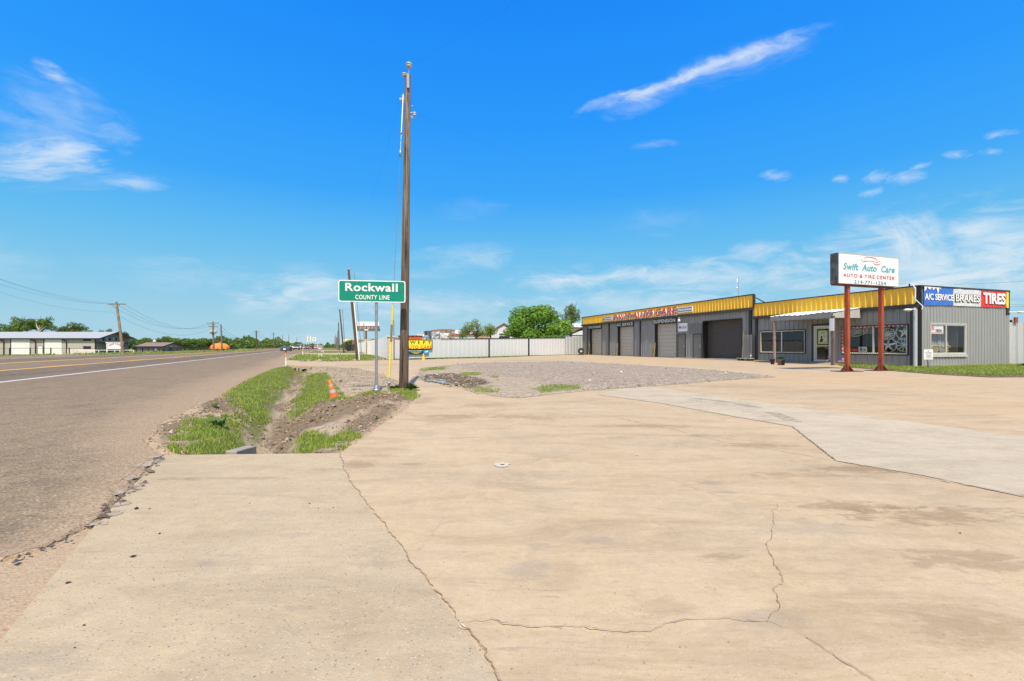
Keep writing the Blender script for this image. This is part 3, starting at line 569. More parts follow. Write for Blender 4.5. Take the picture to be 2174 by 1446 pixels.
# road
def road_pt(o, s): return RN * o + RD * s
edge_px = [(-260, 1340), (-120, 1225), (0, 1187), (95, 1165), (190, 1112), (232, 1085), (255, 1055), (300, 1012), (345, 967), (320, 935), (350, 897), (410, 868), (475, 840), (522, 810), (572, 787), (612, 775), (604, 768), (612, 764), (632, 753), (652, 750.5), (668, 745.4), (680, 743)]
E = [(offr(*w), alr(*w)) for w in W2(edge_px)]; E.sort(key=lambda q: q[1])
def build_road():
    ss = list(np.arange(-30, 0, 1.5)) + list(np.arange(0, 12, .035)) + list(np.arange(12, 40, .5)); s = .5; x = 40.
    while x < 2600: ss.append(x); s *= 1.12; x += s
    es = np.interp(ss, [e[1] for e in E], [e[0] for e in E]); rng_ = np.random.default_rng(3)
    es = es + np.array([(noise.fractal(Vector((s_ * 2.5, 0, 4)), 1., 2., 4) * .07 + noise.fractal(Vector((s_ * 11, 0, 8)), 1., 2., 4) * .014) for s_ in ss]) * np.array([1 if s_ < 30 else .4 for s_ in ss])
    offs = [0, .05, .12, .25, .45, .7, 1.0, 1.4, 1.9, 2.6, 3.6, 5]; V = []; sand = []; n = len(offs) + 3
    for s_, e in zip(ss, es):
        cols = [e - q for q in offs] + [-12, -22, -32]; cols = sorted([min(c, e) for c in cols], reverse=True)
        for i, c in enumerate(cols):
            p = road_pt(c, s_); d = e - c; V.append((p.x, p.y, 0 if i else -.03)); 
            w = .5 + 1.6 * min(1, max(0, (s_ - 4.5) / 7)); sand.append(max(0, 1 - d / w) ** .7 * (1. if s_ < 120 else .4))
    idx = np.arange(len(ss) * n).reshape(len(ss), n); Fq = np.stack([idx[:-1, :-1], idx[1:, :-1], idx[1:, 1:], idx[:-1, 1:]], -1).reshape(-1, 4)
    o = np_mesh('road', V, Fq, M['asphalt'], attrs={'sand': sand}); o.data.update()
    if o.data.polygons[200].normal.z < 0: o.data.flip_normals()
    tag(o, kind='structure')
build_road()
def marking(name, o0, o1, s0, s1, m, dash=None):
    mb = MB(); s = s0
    while s < s1:
        e = min(s1, s + (dash[0] if dash else 40)); pts = [road_pt(a, b) for a, b in ((o0, s), (o1, s), (o1, e), (o0, e))]
        mb.add([(p.x, p.y, .004) for p in pts], [(0, 1, 2, 3)]); s = e + (dash[1] if dash else 0)
    o = mb.build(name, m); tag(o, kind='structure')
marking('white_edge_line', -9.12, -8.93, -5, 130, M['whl']); marking('white_edge_line', -26.0, -25.8, -5, 600, M['whl'])
marking('yellow_line', -13.55, -13.2, -5, 900, M['ywl']); marking('yellow_line', -19.3, -18.85, -5, 900, M['ywl'])
marking('yellow_line', -13.86, -13.7, -5, 600, M['ywl'], (3.5, 9)); 
# cracks
CR = MB(); CH = MB()
def crack(pts, w=.006, amp=.03, seed=0, chip=.5, z=.004, s=4, world=False):
    pl = rough_line(rough_line(pts if world else W2(pts), .06, amp, seed, s), .012, .010, seed + 5, 22); n = len(pl)
    L, Rr, L2, R2 = [], [], [], []
    for i, p in enumerate(pl):
        a = Vector(pl[max(0, i - 1)]); b = Vector(pl[min(n - 1, i + 1)]); t = (b - a).normalized(); nn = Vector((-t.y, t.x)); q = Vector(p)
        ww = w * .33 * (.35 + 1.3 * abs(noise.noise(Vector((p[0] * 14, p[1] * 14, seed))) ) + .2) * min(1, i / 8 + .2, (n - 1 - i) / 8 + .2)
        cw = ww + w * chip * max(0, noise.noise(Vector((p[0] * 16, p[1] * 16, seed + 9))) * 2.2 - .15)
        j = w * .5 * noise.noise(Vector((p[0] * 40, p[1] * 40, seed + 3)))
        L.append(q + nn * (ww + j)); Rr.append(q - nn * (ww - j)); L2.append(q + nn * (cw + j)); R2.append(q - nn * (cw * .7 - j))
    CR.add([(v.x, v.y, z + .003) for v in L + Rr], [(i, i + 1, n + i + 1, n + i) for i in range(n - 1)])
    if chip: CH.add([(v.x, v.y, z) for v in L2 + R2], [(i, i + 1, n + i + 1, n + i) for i in range(n - 1)])
crack([(722, 962), (738, 1012), (780, 1072), (832, 1135), (900, 1225), (975, 1322)], .007, .02, 1, 1.2)
crack([(975, 1322), (1018, 1375), (1060, 1446), (1090, 1500)], .014, .02, 14, 1.6)
crack([(978, 1324), (1040, 1318), (1090, 1328), (1180, 1336), (1240, 1330), (1300, 1340), (1380, 1342), (1450, 1318), (1540, 1314), (1640, 1326), (1690, 1340)], .0035, .02, 2, 1.8)
crack([(1630, 1324), (1650, 1290), (1640, 1250), (1660, 1240), (1645, 1190), (1632, 1160), (1645, 1110), (1640, 1085), (1650, 1070)], .003, .03, 3, 1.2)
crack([(1690, 1340), (1730, 1370), (1800, 1410), (1880, 1460)], .004, .015, 4, .8)
crack([(860, 880), (900, 890), (960, 884), (1040, 878), (1100, 884), (1180, 895)], .005, .1, 5, .5)
crack([(1090, 855), (1300, 885), (1420, 910), (1530, 938), (1640, 955), (1775, 980)], .006, .03, 6, .8); crack([(1682, 906), (1775, 979)], .008, .01, 7, .3, z=.01)
crack([(1775, 979), (1900, 1003), (2174, 1055), (2400, 1098)], .010, .02, 8, .9, z=.01); crack([(1268, 838), (1400, 856), (1560, 885), (1682, 906)], .006, .01, 9, .3, z=.01)
crack([(880, 1180), (930, 1120), (955, 1090), (1060, 1030)], .0015, .02, 10, 0); crack([(1560, 1065), (1500, 1045), (1400, 1010)], .0018, .03, 11, 1)
crack([(1770, 985), (1750, 1005), (1700, 1015)], .002, .03, 12, 0)
crack([(-20, 1192), (95, 1160), (190, 1112), (232, 1085), (245, 1062), (300, 1012), (345, 966)], .013, .03, 21, 0, z=.006)
crack([(235, 1068), (258, 1060), (230, 1035), (262, 1015), (300, 985), (335, 968)], .007, .04, 22, 0, z=.006); crack([(262, 1060), (285, 1040), (275, 1020)], .005, .04, 23, 0, z=.006); crack([(170, 1105), (215, 1085), (245, 1068)], .008, .03, 24, 0, z=.006)
tag(CH.build('chipped_concrete', M['chip']), kind='structure'); tag(CR.build('pavement_cracks', M['crack']), kind='structure')
# dark patches, footprints of old repairs
def blot(px, py, w, h, m, seed, z=.005, name='pavement_stain'):
    c = G(px, py); pts = []
    for k in range(28):
        a = 2 * math.pi * k / 28; r = 1 + .55 * noise.fractal(Vector((math.cos(a) * 1.5, math.sin(a) * 1.5, seed)), 1, 2, 4); pts.append((c.x + w * r * math.cos(a), c.y + h * r * math.sin(a)))
    tag(sheet(name, pts, z, m), kind='structure')
M['patchw'] = mat('pale_patch', (.56, .49, .39), .9, var=.2, vs_=30, objc=False)
blot(1065, 987, .075, .075, M['patchw'], 3, name='concrete_patch'); blot(1066, 988, .018, .012, M['pebd'], 4, .009, 'concrete_patch')

M['brokena'] = mat('broken_asphalt', (.36, .285, .205), .95, var=.35, vs_=14, bump=.8, objc=False)
for i, (px, py, w, h) in enumerate(((312, 985, .085, .16), (288, 1012, .06, .12), (268, 1042, .075, .09), (258, 1070, .05, .05), (335, 968, .05, .12), (236, 1092, .06, .05), (296, 1030, .035, .06), (205, 1112, .07, .035))): blot(px, py, w, h, M['brokena'], 30 + i, .003, 'broken_asphalt')
def tread():
    m = MB(); A, B, C = Vector(G(1470, 848)), Vector(G(1590, 858)), Vector(G(1655, 893)); rg = random.Random(3)
    for k in range(24):
        u = k / 23; p = A * (1 - u) ** 2 + B * 2 * u * (1 - u) + C * u * u; d = (B - A) * (1 - u) + (C - B) * u; d.z = 0; d.normalize(); n = Vector((-d.y, d.x, 0)); q = (d * .6 + n * .8).normalized() * .14; w = q.cross(Vector((0, 0, 1))).normalized() * .011
        for s in (-1, 1):
            if rg.random() < .7: c = p + n * .16 * s; e = q if s > 0 else Vector((d * .6 - n * .8)).normalized() * .14; m.add([(v.x, v.y, .008) for v in (c - e - w, c + e - w, c + e + w, c - e + w)], [(0, 1, 2, 3)])
    tag(m.build('tyre_marks', mat('tyre_mark', (.33, .28, .22), .9, objc=False)), kind='structure')
tread()
# ------------------------------------------------------------------ county line sign
def county_sign():
    b = G(799, 833); d = b.y; A = at(721, 595.5, d + .02); A2 = at(720.5, 641, d); B = at(864, 598, d + .1)
    t = thing('county_line_sign', 'green county line sign reading Rockwall on a galvanised post beside the wooden pole', 'road sign', (b.x, b.y, .02))
    L = B.x - A.x; x0 = A.x - b.x; x1 = B.x - b.x; z1 = zat(595, d) - .02; z0 = zat(641.5, d) - .02; y = -.06; r = .05
    def rr(x0, z0, x1, z1, r):
        P = []
        for cx, cz, a0 in ((x1 - r, z1 - r, 0), (x0 + r, z1 - r, 90), (x0 + r, z0 + r, 180), (x1 - r, z0 + r, 270)):
            P += [(cx + r * math.cos(R(a0 + k * 18)), cz + r * math.sin(R(a0 + k * 18))) for k in range(6)]
        return P
    drop = .03
    sk = lambda P: [(p[0], p[1] - drop * (p[0] - x0) / (x1 - x0)) for p in P]
    MB().prism(sk(rr(x0, z0 + .01, x1, z1, r)), y, y + .012).build('sign_panel', M['refl'], t)
    MB().prism(sk(rr(x0 + .022, z0 + .032, x1 - .022, z1 - .022, r * .8)), y - .003, y).build('green_face', M['greens'], t)
    H = z1 - z0; W = x1 - x0
    f = lambda u, v: (x0 + u * W, z1 - v * H - drop * u)
    def line(s, u0, u1, v0, v1, bold, sp, nm):
        text_part(nm, s, x0 + u0 * W, x0 + u1 * W, (z1 - v1 * H - drop * u0, z1 - v1 * H - drop * u1), (z1 - v0 * H - drop * u0, z1 - v0 * H - drop * u1), y - .006, M['refl'], t, bold=bold, ext=.002, sp=sp)
    line('Rockwall', .105, .885, .13, .50, .022, 1.08, 'lettering'); line('COUNTY LINE', .255, .765, .66, .865, .016, 1.12, 'lettering')
    MB().tube([(0, 0, 0), (0, 0, z0 + .05)], .034, 14).box(-.035, -.03, z0 + .0, .035, .03, z1 - .05).build('post', M['galv'], t)
    m = MB(); m.lathe([(.0, .03), (.11, .03), (.11, .05), (.06, .06), (.055, .16), (.0, .16)], n=14)
    for k in range(4):
        a = R(45 + 90 * k); m.tube([(.085 * math.cos(a), .085 * math.sin(a), 0), (.085 * math.cos(a), .085 * math.sin(a), .1)], .012, 8)
    m.box(.04, -.02, .08, .1, .02, .12); m.build('base_clamp', M['galv'], t)
    m = MB()
    for u, v in ((.27, .1), (.73, .08), (.92, .33), (.5, .94)):
        p = f(u, v); m.lathe([(0, y - .012), (.008, y - .012), (.01, y - .004)], (p[0], 0, p[1]), 8, axis='y')
    m.build('bolts', M['galv'], t)
county_sign()
# ------------------------------------------------------------------ wooden pole and its hardware
def big_pole():
    b = G(857, 829); d = b.y; top = at(866, 158, d)
    t = thing('utility_pole', 'tall weathered wooden utility pole at the corner of the lot, behind the green county sign', 'utility pole', (b.x, b.y, 0))
    H = top.z; lx = top.x - b.x; ax = lambda z: lx * z / H
    m = MB(); ring = 26; zs = np.linspace(-.25, H, 70); vs = []
    for z in zs:
        r = .118 + (.07 - .118) * max(0, z) / H
        for k in range(ring):
            a = 2 * math.pi * k / ring; n = noise.fractal(Vector((math.cos(a) * 3, math.sin(a) * 3, z * .35)), 1, 2, 4) * .03 + noise.noise(Vector((k * 1.7, z * .12, 4))) * .015
            q = r * (1 + n - (.12 if (z > H - .5 and math.sin(a) > .2) else 0)); vs.append((ax(z) + q * math.cos(a), q * math.sin(a), z))
    m.add(vs, [(i * ring + k, i * ring + (k + 1) % ring, (i + 1) * ring + (k + 1) % ring, (i + 1) * ring + k) for i in range(len(zs) - 1) for k in range(ring)], 0, True)
    m.add(vs[-ring:], [tuple(range(ring))])
    def wood(N, P, bb):
        z = N.new('ShaderNodeSeparateXYZ'); N.put(z.inputs[0], P)
        S = N.map(P, scale=(14, 14, .9)); n = N.noise(S, 1.2, 7, .72, .5); hgt = N.rng(z.outputs[2], 1.5, 8.2)
        c = N.mix(N.rng(n, .3, .68), (.05, .036, .03), (.21, .15, .12)); l = N.mix(N.rng(n, .3, .68), (.17, .115, .075), (.42, .34, .27)); c = N.mix(hgt, c, l)
        g = N.rng(N.noise(N.map(P, scale=(30, 30, .7)), 1, 5, .7), .55, .68); c = N.mix(N.m('MULTIPLY', g, .7), c, (.03, .018, .013))
        w = N.rng(N.noise(N.map(P, (5, 5, 0), scale=(18, 18, .8)), 1, 6, .7), .6, .72); c = N.mix(N.m('MULTIPLY', w, N.rng(z.outputs[2], 2, 8, .12, .7)), c, (.6, .55, .5))
        bb.inputs['Roughness'].default_value = .85; return c, N.m('ADD', n, g)
    m.build('pole_shaft', mat('old_pole_wood', bump=1.2, fn=wood, spec=.2), t)
    # upper insulator stack on its pin, facing the road
    ins = [(.0, 0), (.035, 0), (.04, .03), (.02, .04), (.10, .055), (.115, .075), (.1, .1), (.05, .11), (.11, .125), (.125, .15), (.105, .185), (.045, .2), (.0, .21)]
    m = MB(); m.lathe([(r * .66, h * .72 + H + .13) for r, h in ins], (ax(H) + .03, -.02, 0), 18); m.build('pin_insulator', M['porc'], t)
    MB().tube([(ax(H) + .03, -.02, H - .35), (ax(H) + .03, -.02, H + .14)], .012, 8).box(ax(H) - .0, -.12, H - .4, ax(H) + .06, -.09, H - .05).build('insulator_pin', M['galv'], t)
    m = MB(); m.lathe([(r * .5, h * .5 + H - .1) for r, h in ins], (ax(H) - .08, -.05, 0), 16); m.build('pin_insulator', M['porc'], t)
    z2 = zat(240, d); m = MB(); m.box(.06 + ax(z2), -.015, z2 - .01, .2 + ax(z2), .015, z2 + .02).box(.06 + ax(z2), -.015, z2 - .1, .2 + ax(z2), .015, z2 - .075).tube([(ax(z2) + .18, 0, z2 - .12), (ax(z2) + .18, 0, z2 + .05)], .01, 8); m.build('rack_bracket', M['galv'], t)
    m = MB(); m.lathe([(.0, -.09), (.035, -.09), (.04, -.06), (.02, -.045), (.04, -.03), (.035, 0), (0, 0)], (ax(z2) + .18, 0, z2 + .015), 14); m.build('spool_insulator', M['porc'], t)
    m = MB()
    for z, s in ((H - .55, -1), (H - .9, -1), (H - .8, 1), (H - 1.1, 1), (2.0, 1)): m.tube([(ax(z) + s * .09, -.01, z), (ax(z) + s * .15, -.01, z)], .012, 7)
    m.build('through_bolts', M['galv'], t)
    m = MB(); za = H - .62; m.box(ax(za) - .2, -.02, za - .03, ax(za) - .07, .02, za + .03); m.build('guy_bracket', M['galv'], t)
    # stain arches at the butt: shaped scars cut in the wood
    return b, d, H, lx, t
PB, PD, PH, PLX, POLE = big_pole()
def wire(name, pts, r, label, mat_='wire', cat='wire', sag=0., group=None, n=24):
    P = [];
    for i in range(len(pts) - 1):
        a = Vector(pts[i]); b = Vector(pts[i + 1])
        for k in range(n + (1 if i == len(pts) - 2 else 0)):
            t = k / n; p = a.lerp(b, t); p.z -= 4 * sag * t * (1 - t); P.append(p)
    m = MB(); m.tube(P, r, 5); o = m.build(name, M[mat_]); tag(o, label, cat, group); return o
# guy: insulated rod, splice, strand to the anchor, yellow guard
def guy():
    p0 = at(856, 200, PD - .05); p1 = at(852, 282, PD - .3); p2 = at(850, 325, PD - .45); g = G(825.5, 829); g.z = .1; gtop = at(834, 648, g.y + .25); gb = at(826, 812, g.y)
    t = thing('guy_wire', 'guy wire with white insulator rod and long yellow guard, left of the tall wooden pole', 'guy wire', (g.x, g.y, 0)); L = lambda p: Vector(p) - Vector((g.x, g.y, 0))
    MB().tube([L(p0), L(p1)], .011, 8).build('insulator_rod', M['refl'], t)
    MB().tube([L(p1), L(p2)], .006, 6).tube([L(p2), L(gtop), L(gb)], .0055, 6).build('steel_strand', M['galv'], t)
    MB().lathe([(0, -.09), (.03, -.09), (.03, .09), (0, .09)], L(p2), 8).lathe([(0, -.03), (.03, -.03), (.03, .03), (0, .03)], L(p1), 8).build('splice_clamp', M['galv'], t)
    MB().tube([L(gb) + Vector((0, 0, .12)), L(gtop)], .03, 12).build('guard_sleeve', M['guyy'], t)
    MB().tube([(0, 0, -.1), L(gb) + Vector((0, 0, .02))], .016, 8).lathe([(0, 0), (.035, .0), (.04, .05), (.02, .09), (0, .09)], L(gb) - Vector((0, 0, .06)), 10).tube([L(gb), L(gb) + Vector((-.17, 0, .26))], .006, 5).tube([(0, 0, -.1), (0, 0, .16)], .03, 10).build('anchor_rod', M['galv'], t)
guy()
topw = at(867, 142, PD); 
wire('overhead_wire', [topw, (topw.x + 16, topw.y - 9, topw.z + 3.4)], .0012, 'thin dark wire rising from the top insulator of the tall pole', sag=.15)
wire('overhead_wire', [at(884, 240, PD), (PB.x + 14, PB.y + 26, PH + 5)], .001, 'thin wire running right from the small bracket on the tall pole', sag=.3)
wire('overhead_wire', [at(858, 178, PD), G(750, 764) + Vector((0, 0, 9.6))], .001, 'faint wire dropping left from the pole top towards the next pole', sag=.7)
# ------------------------------------------------------------------ traffic cone leaning in the ditch
def cone():
    b = G(712, 852); t = thing('traffic_cone', 'faded orange traffic cone leaning in the grassy ditch', 'traffic cone', (b.x, b.y, -.02)); t.rotation_euler = (R(6), R(-13), R(12))
    H = .46; r0 = .10; r1 = .024
    P = [(r0 + .02, -.02), (r0, .0)]; m = MB(); m.lathe([(.0, -.05), (r0 + .02, -.05), (r0 + .0, .02), (r1 + (r0 - r1) * .5, H * .5), (r1, H), (r1 * .7, H + .005), (0, H + .005)], n=24); m.build('cone_body', M['orange'], t)
    def col(a, c, nm):
        f = lambda u: r0 + (r1 - r0) * u + .003
        MB().lathe([(f(a), H * a), (f(c), H * c)], n=24).build(nm, M['coll'], t)
    col(.45, .585, 'reflective_collar'); col(.74, .82, 'reflective_collar')
    MB().prism([(-.17, -.17), (.17, -.17), (.17, .17), (-.17, .17)], -.075, -.05, 'z').build('rubber_base', M['orange'], t)
cone()
# ------------------------------------------------------------------ mailbox
def mailbox():
    b = G(607, 777); d = b.y; s = d / F; t = thing('mailbox', 'dark grey mailbox on a white and orange post at the road shoulder', 'mailbox', (b.x, b.y, 0)); z0 = zat(745.5, d); z1 = zat(735.5, d); L = 10.3 * s; W = .2
    m = MB(); pr = [(-W / 2, z0), (W / 2, z0), (W / 2, z0 + .16)] + [(W / 2 * math.cos(R(k * 18)), z0 + .16 + (z1 - z0 - .16) * math.sin(R(k * 18))) for k in range(1, 10)] + [(-W / 2, z0 + .16)]
    m.prism(pr, -L, L, 'x'); m.build('box', mat('mailbox_grey', (.07, .075, .085), .45), t, .004)
    m = MB(); m.prism([(p[0] * 1.06, z0 + (p[1] - z0) * 1.03 - .003) for p in pr], L + .002, L + .02, 'x'); m.build('door', M['dark'], t)
    MB().box(-.1, -W / 2 - .006, z0 + .08, .04, -W / 2 - .001, z0 + .15).build('number_label', M['refl'], t)
    MB().box(.12, -W / 2 - .012, z0 + .1, .15, -W / 2 - .004, z0 + .2).build('flag', M['chrd'], t)
    za, zb = zat(748, d), zat(758.5, d)
    MB().tube([(0, 0, -.2), (0, 0, zb)], .032, 12).build('post', M['white'], t); MB().tube([(0, 0, zb), (0, 0, za)], .034, 12).build('orange_band', mat('orange_band', (.78, .34, .02), .5), t); MB().tube([(0, 0, za), (0, 0, z0)], .036, 12).build('mounting_bracket', M['black'], t)
    MB().sph((-.03, -.05, -.02), .12, 0, 8, (1.3, .9, .6)).build('footing', M['kerbc'], t)
mailbox()
# culvert headwall at the far end of the ditch
def headwall():
    b = G(646.5, 780.5); t = thing('culvert_headwall', 'small concrete culvert headwall with a round opening at the far end of the ditch', 'culvert', (b.x, b.y, 0), R(8))
    m = MB(); hw = .3; n = 16; r = .19; zc = -.26; top = .03; bot = -.6
    arc = [(r * math.cos(math.pi * k / n), zc + r * math.sin(math.pi * k / n)) for k in range(n + 1)]
    m.prism([(-hw, bot), (-hw, top), (hw, top), (hw, bot), (r, bot)] + arc + [(-r, bot)], 0, .14); m.build('wall', M['kerbc'], t)
    m = MB(); m.tube([(0, .02, zc), (0, 2.5, zc)], r * 1.02, 20, caps=False); m.quad((-r, 2.5, zc - r), (r, 2.5, zc - r), (r, 2.5, zc + r), (-r, 2.5, zc + r)); m.build('pipe', M['dark'], t)
    for s in (-1, 1):
        MB().box(s * hw - .04, -.22, -.6, s * hw + .05, -.002, .0).build('wing', M['kerbc'], t)
headwall()
def wingwalls():
    b = G(552, 961); t = thing('culvert_wingwalls', 'concrete culvert wing walls at the near end of the ditch against the slab', 'culvert', (b.x, b.y, 0))
    a = G(500, 962) - b; c = G(545, 937) - b
    m = MB()
    P0 = Vector((a.x, .0, .0)); P1 = Vector((c.x, c.y, .0)); w = Vector((-.13, .02, 0))
    def wall(P0, P1, w, z0, z1, nm):
        vs = [P0 + w, P0, P1, P1 + w]; m = MB(); m.add([(v.x, v.y, -.6) for v in vs] + [(v.x, v.y, z) for v, z in zip(vs, (z0, z0, z1, z1))], [(3, 2, 1, 0), (4, 5, 6, 7), (0, 1, 5, 4), (1, 2, 6, 5), (2, 3, 7, 6), (3, 0, 4, 7)]); m.build(nm, M['kerbc'], t, .01)
    wall(P0, P1, w, .015, -.05, 'wing_wall'); q0 = G(600, 961) - b; q1 = G(612, 940) - b; wall(Vector((q0.x, 0, 0)), Vector((q1.x, q1.y * .8, 0)), Vector((.1, .02, 0)), -.02, -.16, 'wing_wall')
wingwalls()
# ------------------------------------------------------------------ pylon sign of the workshop
SHOP_A = math.atan2(-.9516, .3074)                      # local x runs towards the near corner, local y into the building
def pylon():
    D0 = 19.7; A = at(1780, 601.5, D0); u = Vector((.949, .314, 0)).normalized(); rz = math.atan2(u.y, u.x); base = Vector((A.x, A.y, 0))
    t = thing('pylon_sign', 'white double-post sign reading Swift Auto Care on rusty red steel posts', 'business sign', base, rz)
    W = 3.83; z0 = A.z; z1 = zat(535.8, D0); D = .38; H = z1 - z0
    MB().box(0, .012, z0, W, D - .012, z1).build('cabinet', mat('sign_cabinet', (.10, .10, .105), .6, var=.7, vs_=3, bump=.3), t)
    MB().box(.03, -.0, z0 + .03, W - .03, .012, z1 - .03).build('face_panel', M['facew'], t); MB().box(.03, D - .012, z0 + .03, W - .03, D, z1 - .03).build('face_panel', M['facew'], t)
    m = MB(); e = .03
    m.box(0, -.012, z0, W, .012, z0 + e); m.box(0, -.012, z1 - e, W, .012, z1); m.box(0, -.012, z0 + e, e, .012, z1 - e); m.box(W - e, -.012, z0 + e, W, .012, z1 - e); m.build('frame', mat('frame_grey', (.6, .6, .6), .4, .4), t)
    MB().box(.02, .03, z0 - .05, W - .3, D - .03, z0 - .001).build('bottom_channel', M['rustdk'], t)
    def tx(s, u0, u1, v0, v1, m_, bold=.01, shear=0., sp=1.): text_part('lettering', s, u0 * W, u1 * W, z1 - v1 * H, z1 - v0 * H, -.004, m_, t, bold=bold, ext=.003, shear=shear, sp=sp)
    tx('Swift  Auto  Care', .075, .925, .315, .545, M['teal'], .032, .22, 1.06); tx('AUTO & TIRE CENTER', .075, .925, .66, .78, M['crim'], .02, 0, 1.22); tx('214-771-1254', .25, .775, .855, .97, M['tealdk'], .012, 0, 1.12)
    # car outline emblem made of strokes
    m = MB()
    def stroke(P, w0, w1=None):
        w1 = w1 or w0; n = 18; pts = []
        for i in range(n + 1):
            q = i / n * (len(P) - 1); k = min(int(q), len(P) - 2); f = q - k
            pm = [Vector(P[max(0, k - 1)]), Vector(P[k]), Vector(P[k + 1]), Vector(P[min(len(P) - 1, k + 2)])]
            pts.append(.5 * ((2 * pm[1]) + (pm[2] - pm[0]) * f + (2 * pm[0] - 5 * pm[1] + 4 * pm[2] - pm[3]) * f * f + (3 * pm[1] - pm[0] - 3 * pm[2] + pm[3]) * f ** 3))
        vs = []
        for i, p in enumerate(pts):
            d = (pts[min(n, i + 1)] - pts[max(0, i - 1)]).normalized(); nn = Vector((-d.y, d.x)); w = (w0 + (w1 - w0) * i / n) * (.3 + .7 * math.sin(math.pi * min(1, max(0, (i + .5) / (n + 1)))))
            vs += [(p.x + nn.x * w, -.006, p.y + nn.y * w), (p.x - nn.x * w, -.006, p.y - nn.y * w)]
        m.add(vs, [(2 * i, 2 * i + 1, 2 * i + 3, 2 * i + 2) for i in range(n)])
    q = lambda u, v: (u * W, z1 - v * H)
    stroke([q(.40, .22), q(.425, .10), q(.47, .07), q(.56, .085), q(.61, .12), q(.635, .20), q(.63, .235)], .016); stroke([q(.37, .26), q(.44, .215), q(.54, .20), q(.66, .24)], .012)
    stroke([q(.385, .215), q(.365, .19), q(.36, .165), q(.385, .155)], .008); stroke([q(.66, .24), q(.68, .21), q(.672, .18), q(.65, .185)], .008); stroke([q(.565, .255), q(.60, .30), q(.65, .30), q(.685, .255)], .02); stroke([q(.40, .225), q(.43, .21), q(.46, .2)], .012)
    m.build('car_emblem', M['crim'], t)
    for s in (.80, 2.95):
        r = .075; x = s; y = D / 2
        m = MB(); m.box(x - r, y - r, .03, x + r, y + r, z0 - .05); p = m.build('sign_post', M['rust'], t)
        m = MB(); g = .22; h = .30
        for a in range(4):
            c, sn = math.cos(a * math.pi / 2), math.sin(a * math.pi / 2); f = lambda rr, w, z: (x + c * rr - sn * w, y + sn * rr + c * w, z)
            w = .012; m.add([f(r, -w, .031), f(r, w, .031), f(r + g, w, .031), f(r + g, -w, .031), f(r, -w, h), f(r, w, h)], [(0, 1, 2, 3), (0, 4, 5, 1), (4, 3, 2, 5), (0, 3, 4), (1, 5, 2)])
        m.build('gusset_plates', M['rustdk'], p); MB().box(x - .62, y - .3, .004, x + .62, y + .3, .03).build('base_plate', M['rustdk'], p)
pylon()
# ------------------------------------------------------------------ small notice on a short post
def notice():
    b = G(1973, 785); d = b.y; t = thing('notice_sign', 'small white notice on a short leaning post by the workshop corner', 'notice sign', (b.x, b.y, 0)); P = lambda px, py: at(px, py, d) - b
    tl = P(1959.5, 742); br = P(1979, 763.5); MB().box(tl.x, -.05, br.z, br.x, -.035, tl.z).build('plate', M['facew'], t, .01)
    MB().tube([(0, 0, -.1), (P(1969, 760).x, 0, br.z + .1)], .045, 12).build('post', M['galv'], t); W = br.x - tl.x; H = tl.z - br.z
    for i, s in enumerate(('RESPONSIBLE', 'FOR THEFT', 'OR DAMAGE', 'TO VEHICLE', 'OR CONTENTS')): text_part('lettering', s, tl.x + W * (.14 if i in (0, 4) else .24), br.x - W * (.14 if i in (0, 4) else .24), tl.z - H * (.36 + i * .125), tl.z - H * (.29 + i * .125), -.052, M['blkp'], t, bold=.008, ext=.001)
    text_part('lettering', 'NOT', tl.x + W * .4, br.x - W * .4, tl.z - H * .22, tl.z - H * .1, -.052, M['blkp'], t, bold=.008, ext=.001)
notice()
# ------------------------------------------------------------------ the workshop
C0 = G(1955, 779); FR = Frame(C0, SHOP_A)
fx = lambda px, py=740, off=0.: FR.hit(px, py, 1, -off)      # point on the front wall plane
sy = lambda px, py=740: FR.hit(px, py, 0, 0)                 # point on the side wall plane
DEPTH = sy(2141).y; XA = fx(1602).x; XB = fx(1237).x
def rib_wall(m, ax, c, a0, a1, z0, z1, p=.35, w=.07, h=.045, out=-1, mi=0, minor=True):
    """ribbed sheet metal: runs along local axis ax ('x' or 'y') at the other coordinate c, ribs pointing in direction out; z may be (z at a0, z at a1)"""
    zf = lambda a, z: z if not isinstance(z, tuple) else z[0] + (z[1] - z[0]) * (a - a0) / (a1 - a0)
    prof = [(a0, 0.)]
    k = math.ceil((a0 + w) / p)
    while k * p + w < a1:
        a = k * p
        prof += [(a - w / 2, 0), (a - w / 4, h), (a + w / 4, h), (a + w / 2, 0)]
        if minor:
            for q in (.36, .64):
                b = a + p * q
                if b + .02 < a1 - .01: prof += [(b - .015, 0), (b - .008, .006), (b + .008, .006), (b + .015, 0)]
        k += 1
    prof.append((a1, 0.)); prof = [q for i, q in enumerate(prof) if i == 0 or q[0] > prof[i - 1][0]]
    vs = []
    for a, hh in prof:
        for z in (z0, z1):
            v = c + out * hh; vs.append((a, v, zf(a, z)) if ax == 'x' else (v, a, zf(a, z)))
    m.add(vs, [(2 * i, 2 * i + 2, 2 * i + 3, 2 * i + 1) for i in range(len(prof) - 1)], mi)
def wall_with_holes(m, ax, c, a0, a1, z0, z1, holes, **k):
    """holes: (a_lo, a_hi, z_lo, z_hi)"""
    cuts = sorted({a0, a1} | {h[0] for h in holes} | {h[1] for h in holes})
    for i in range(len(cuts) - 1):
        lo, hi = cuts[i], cuts[i + 1]; mid = (lo + hi) / 2; z = z0
        for h in sorted([h for h in holes if h[0] <= mid <= h[1]], key=lambda q: q[2]):
            if h[2] > z + .01: rib_wall(m, ax, c, lo, hi, z, h[2], **k)
            z = h[3]
        if z < z1 - .01: rib_wall(m, ax, c, lo, hi, z, z1, **k)
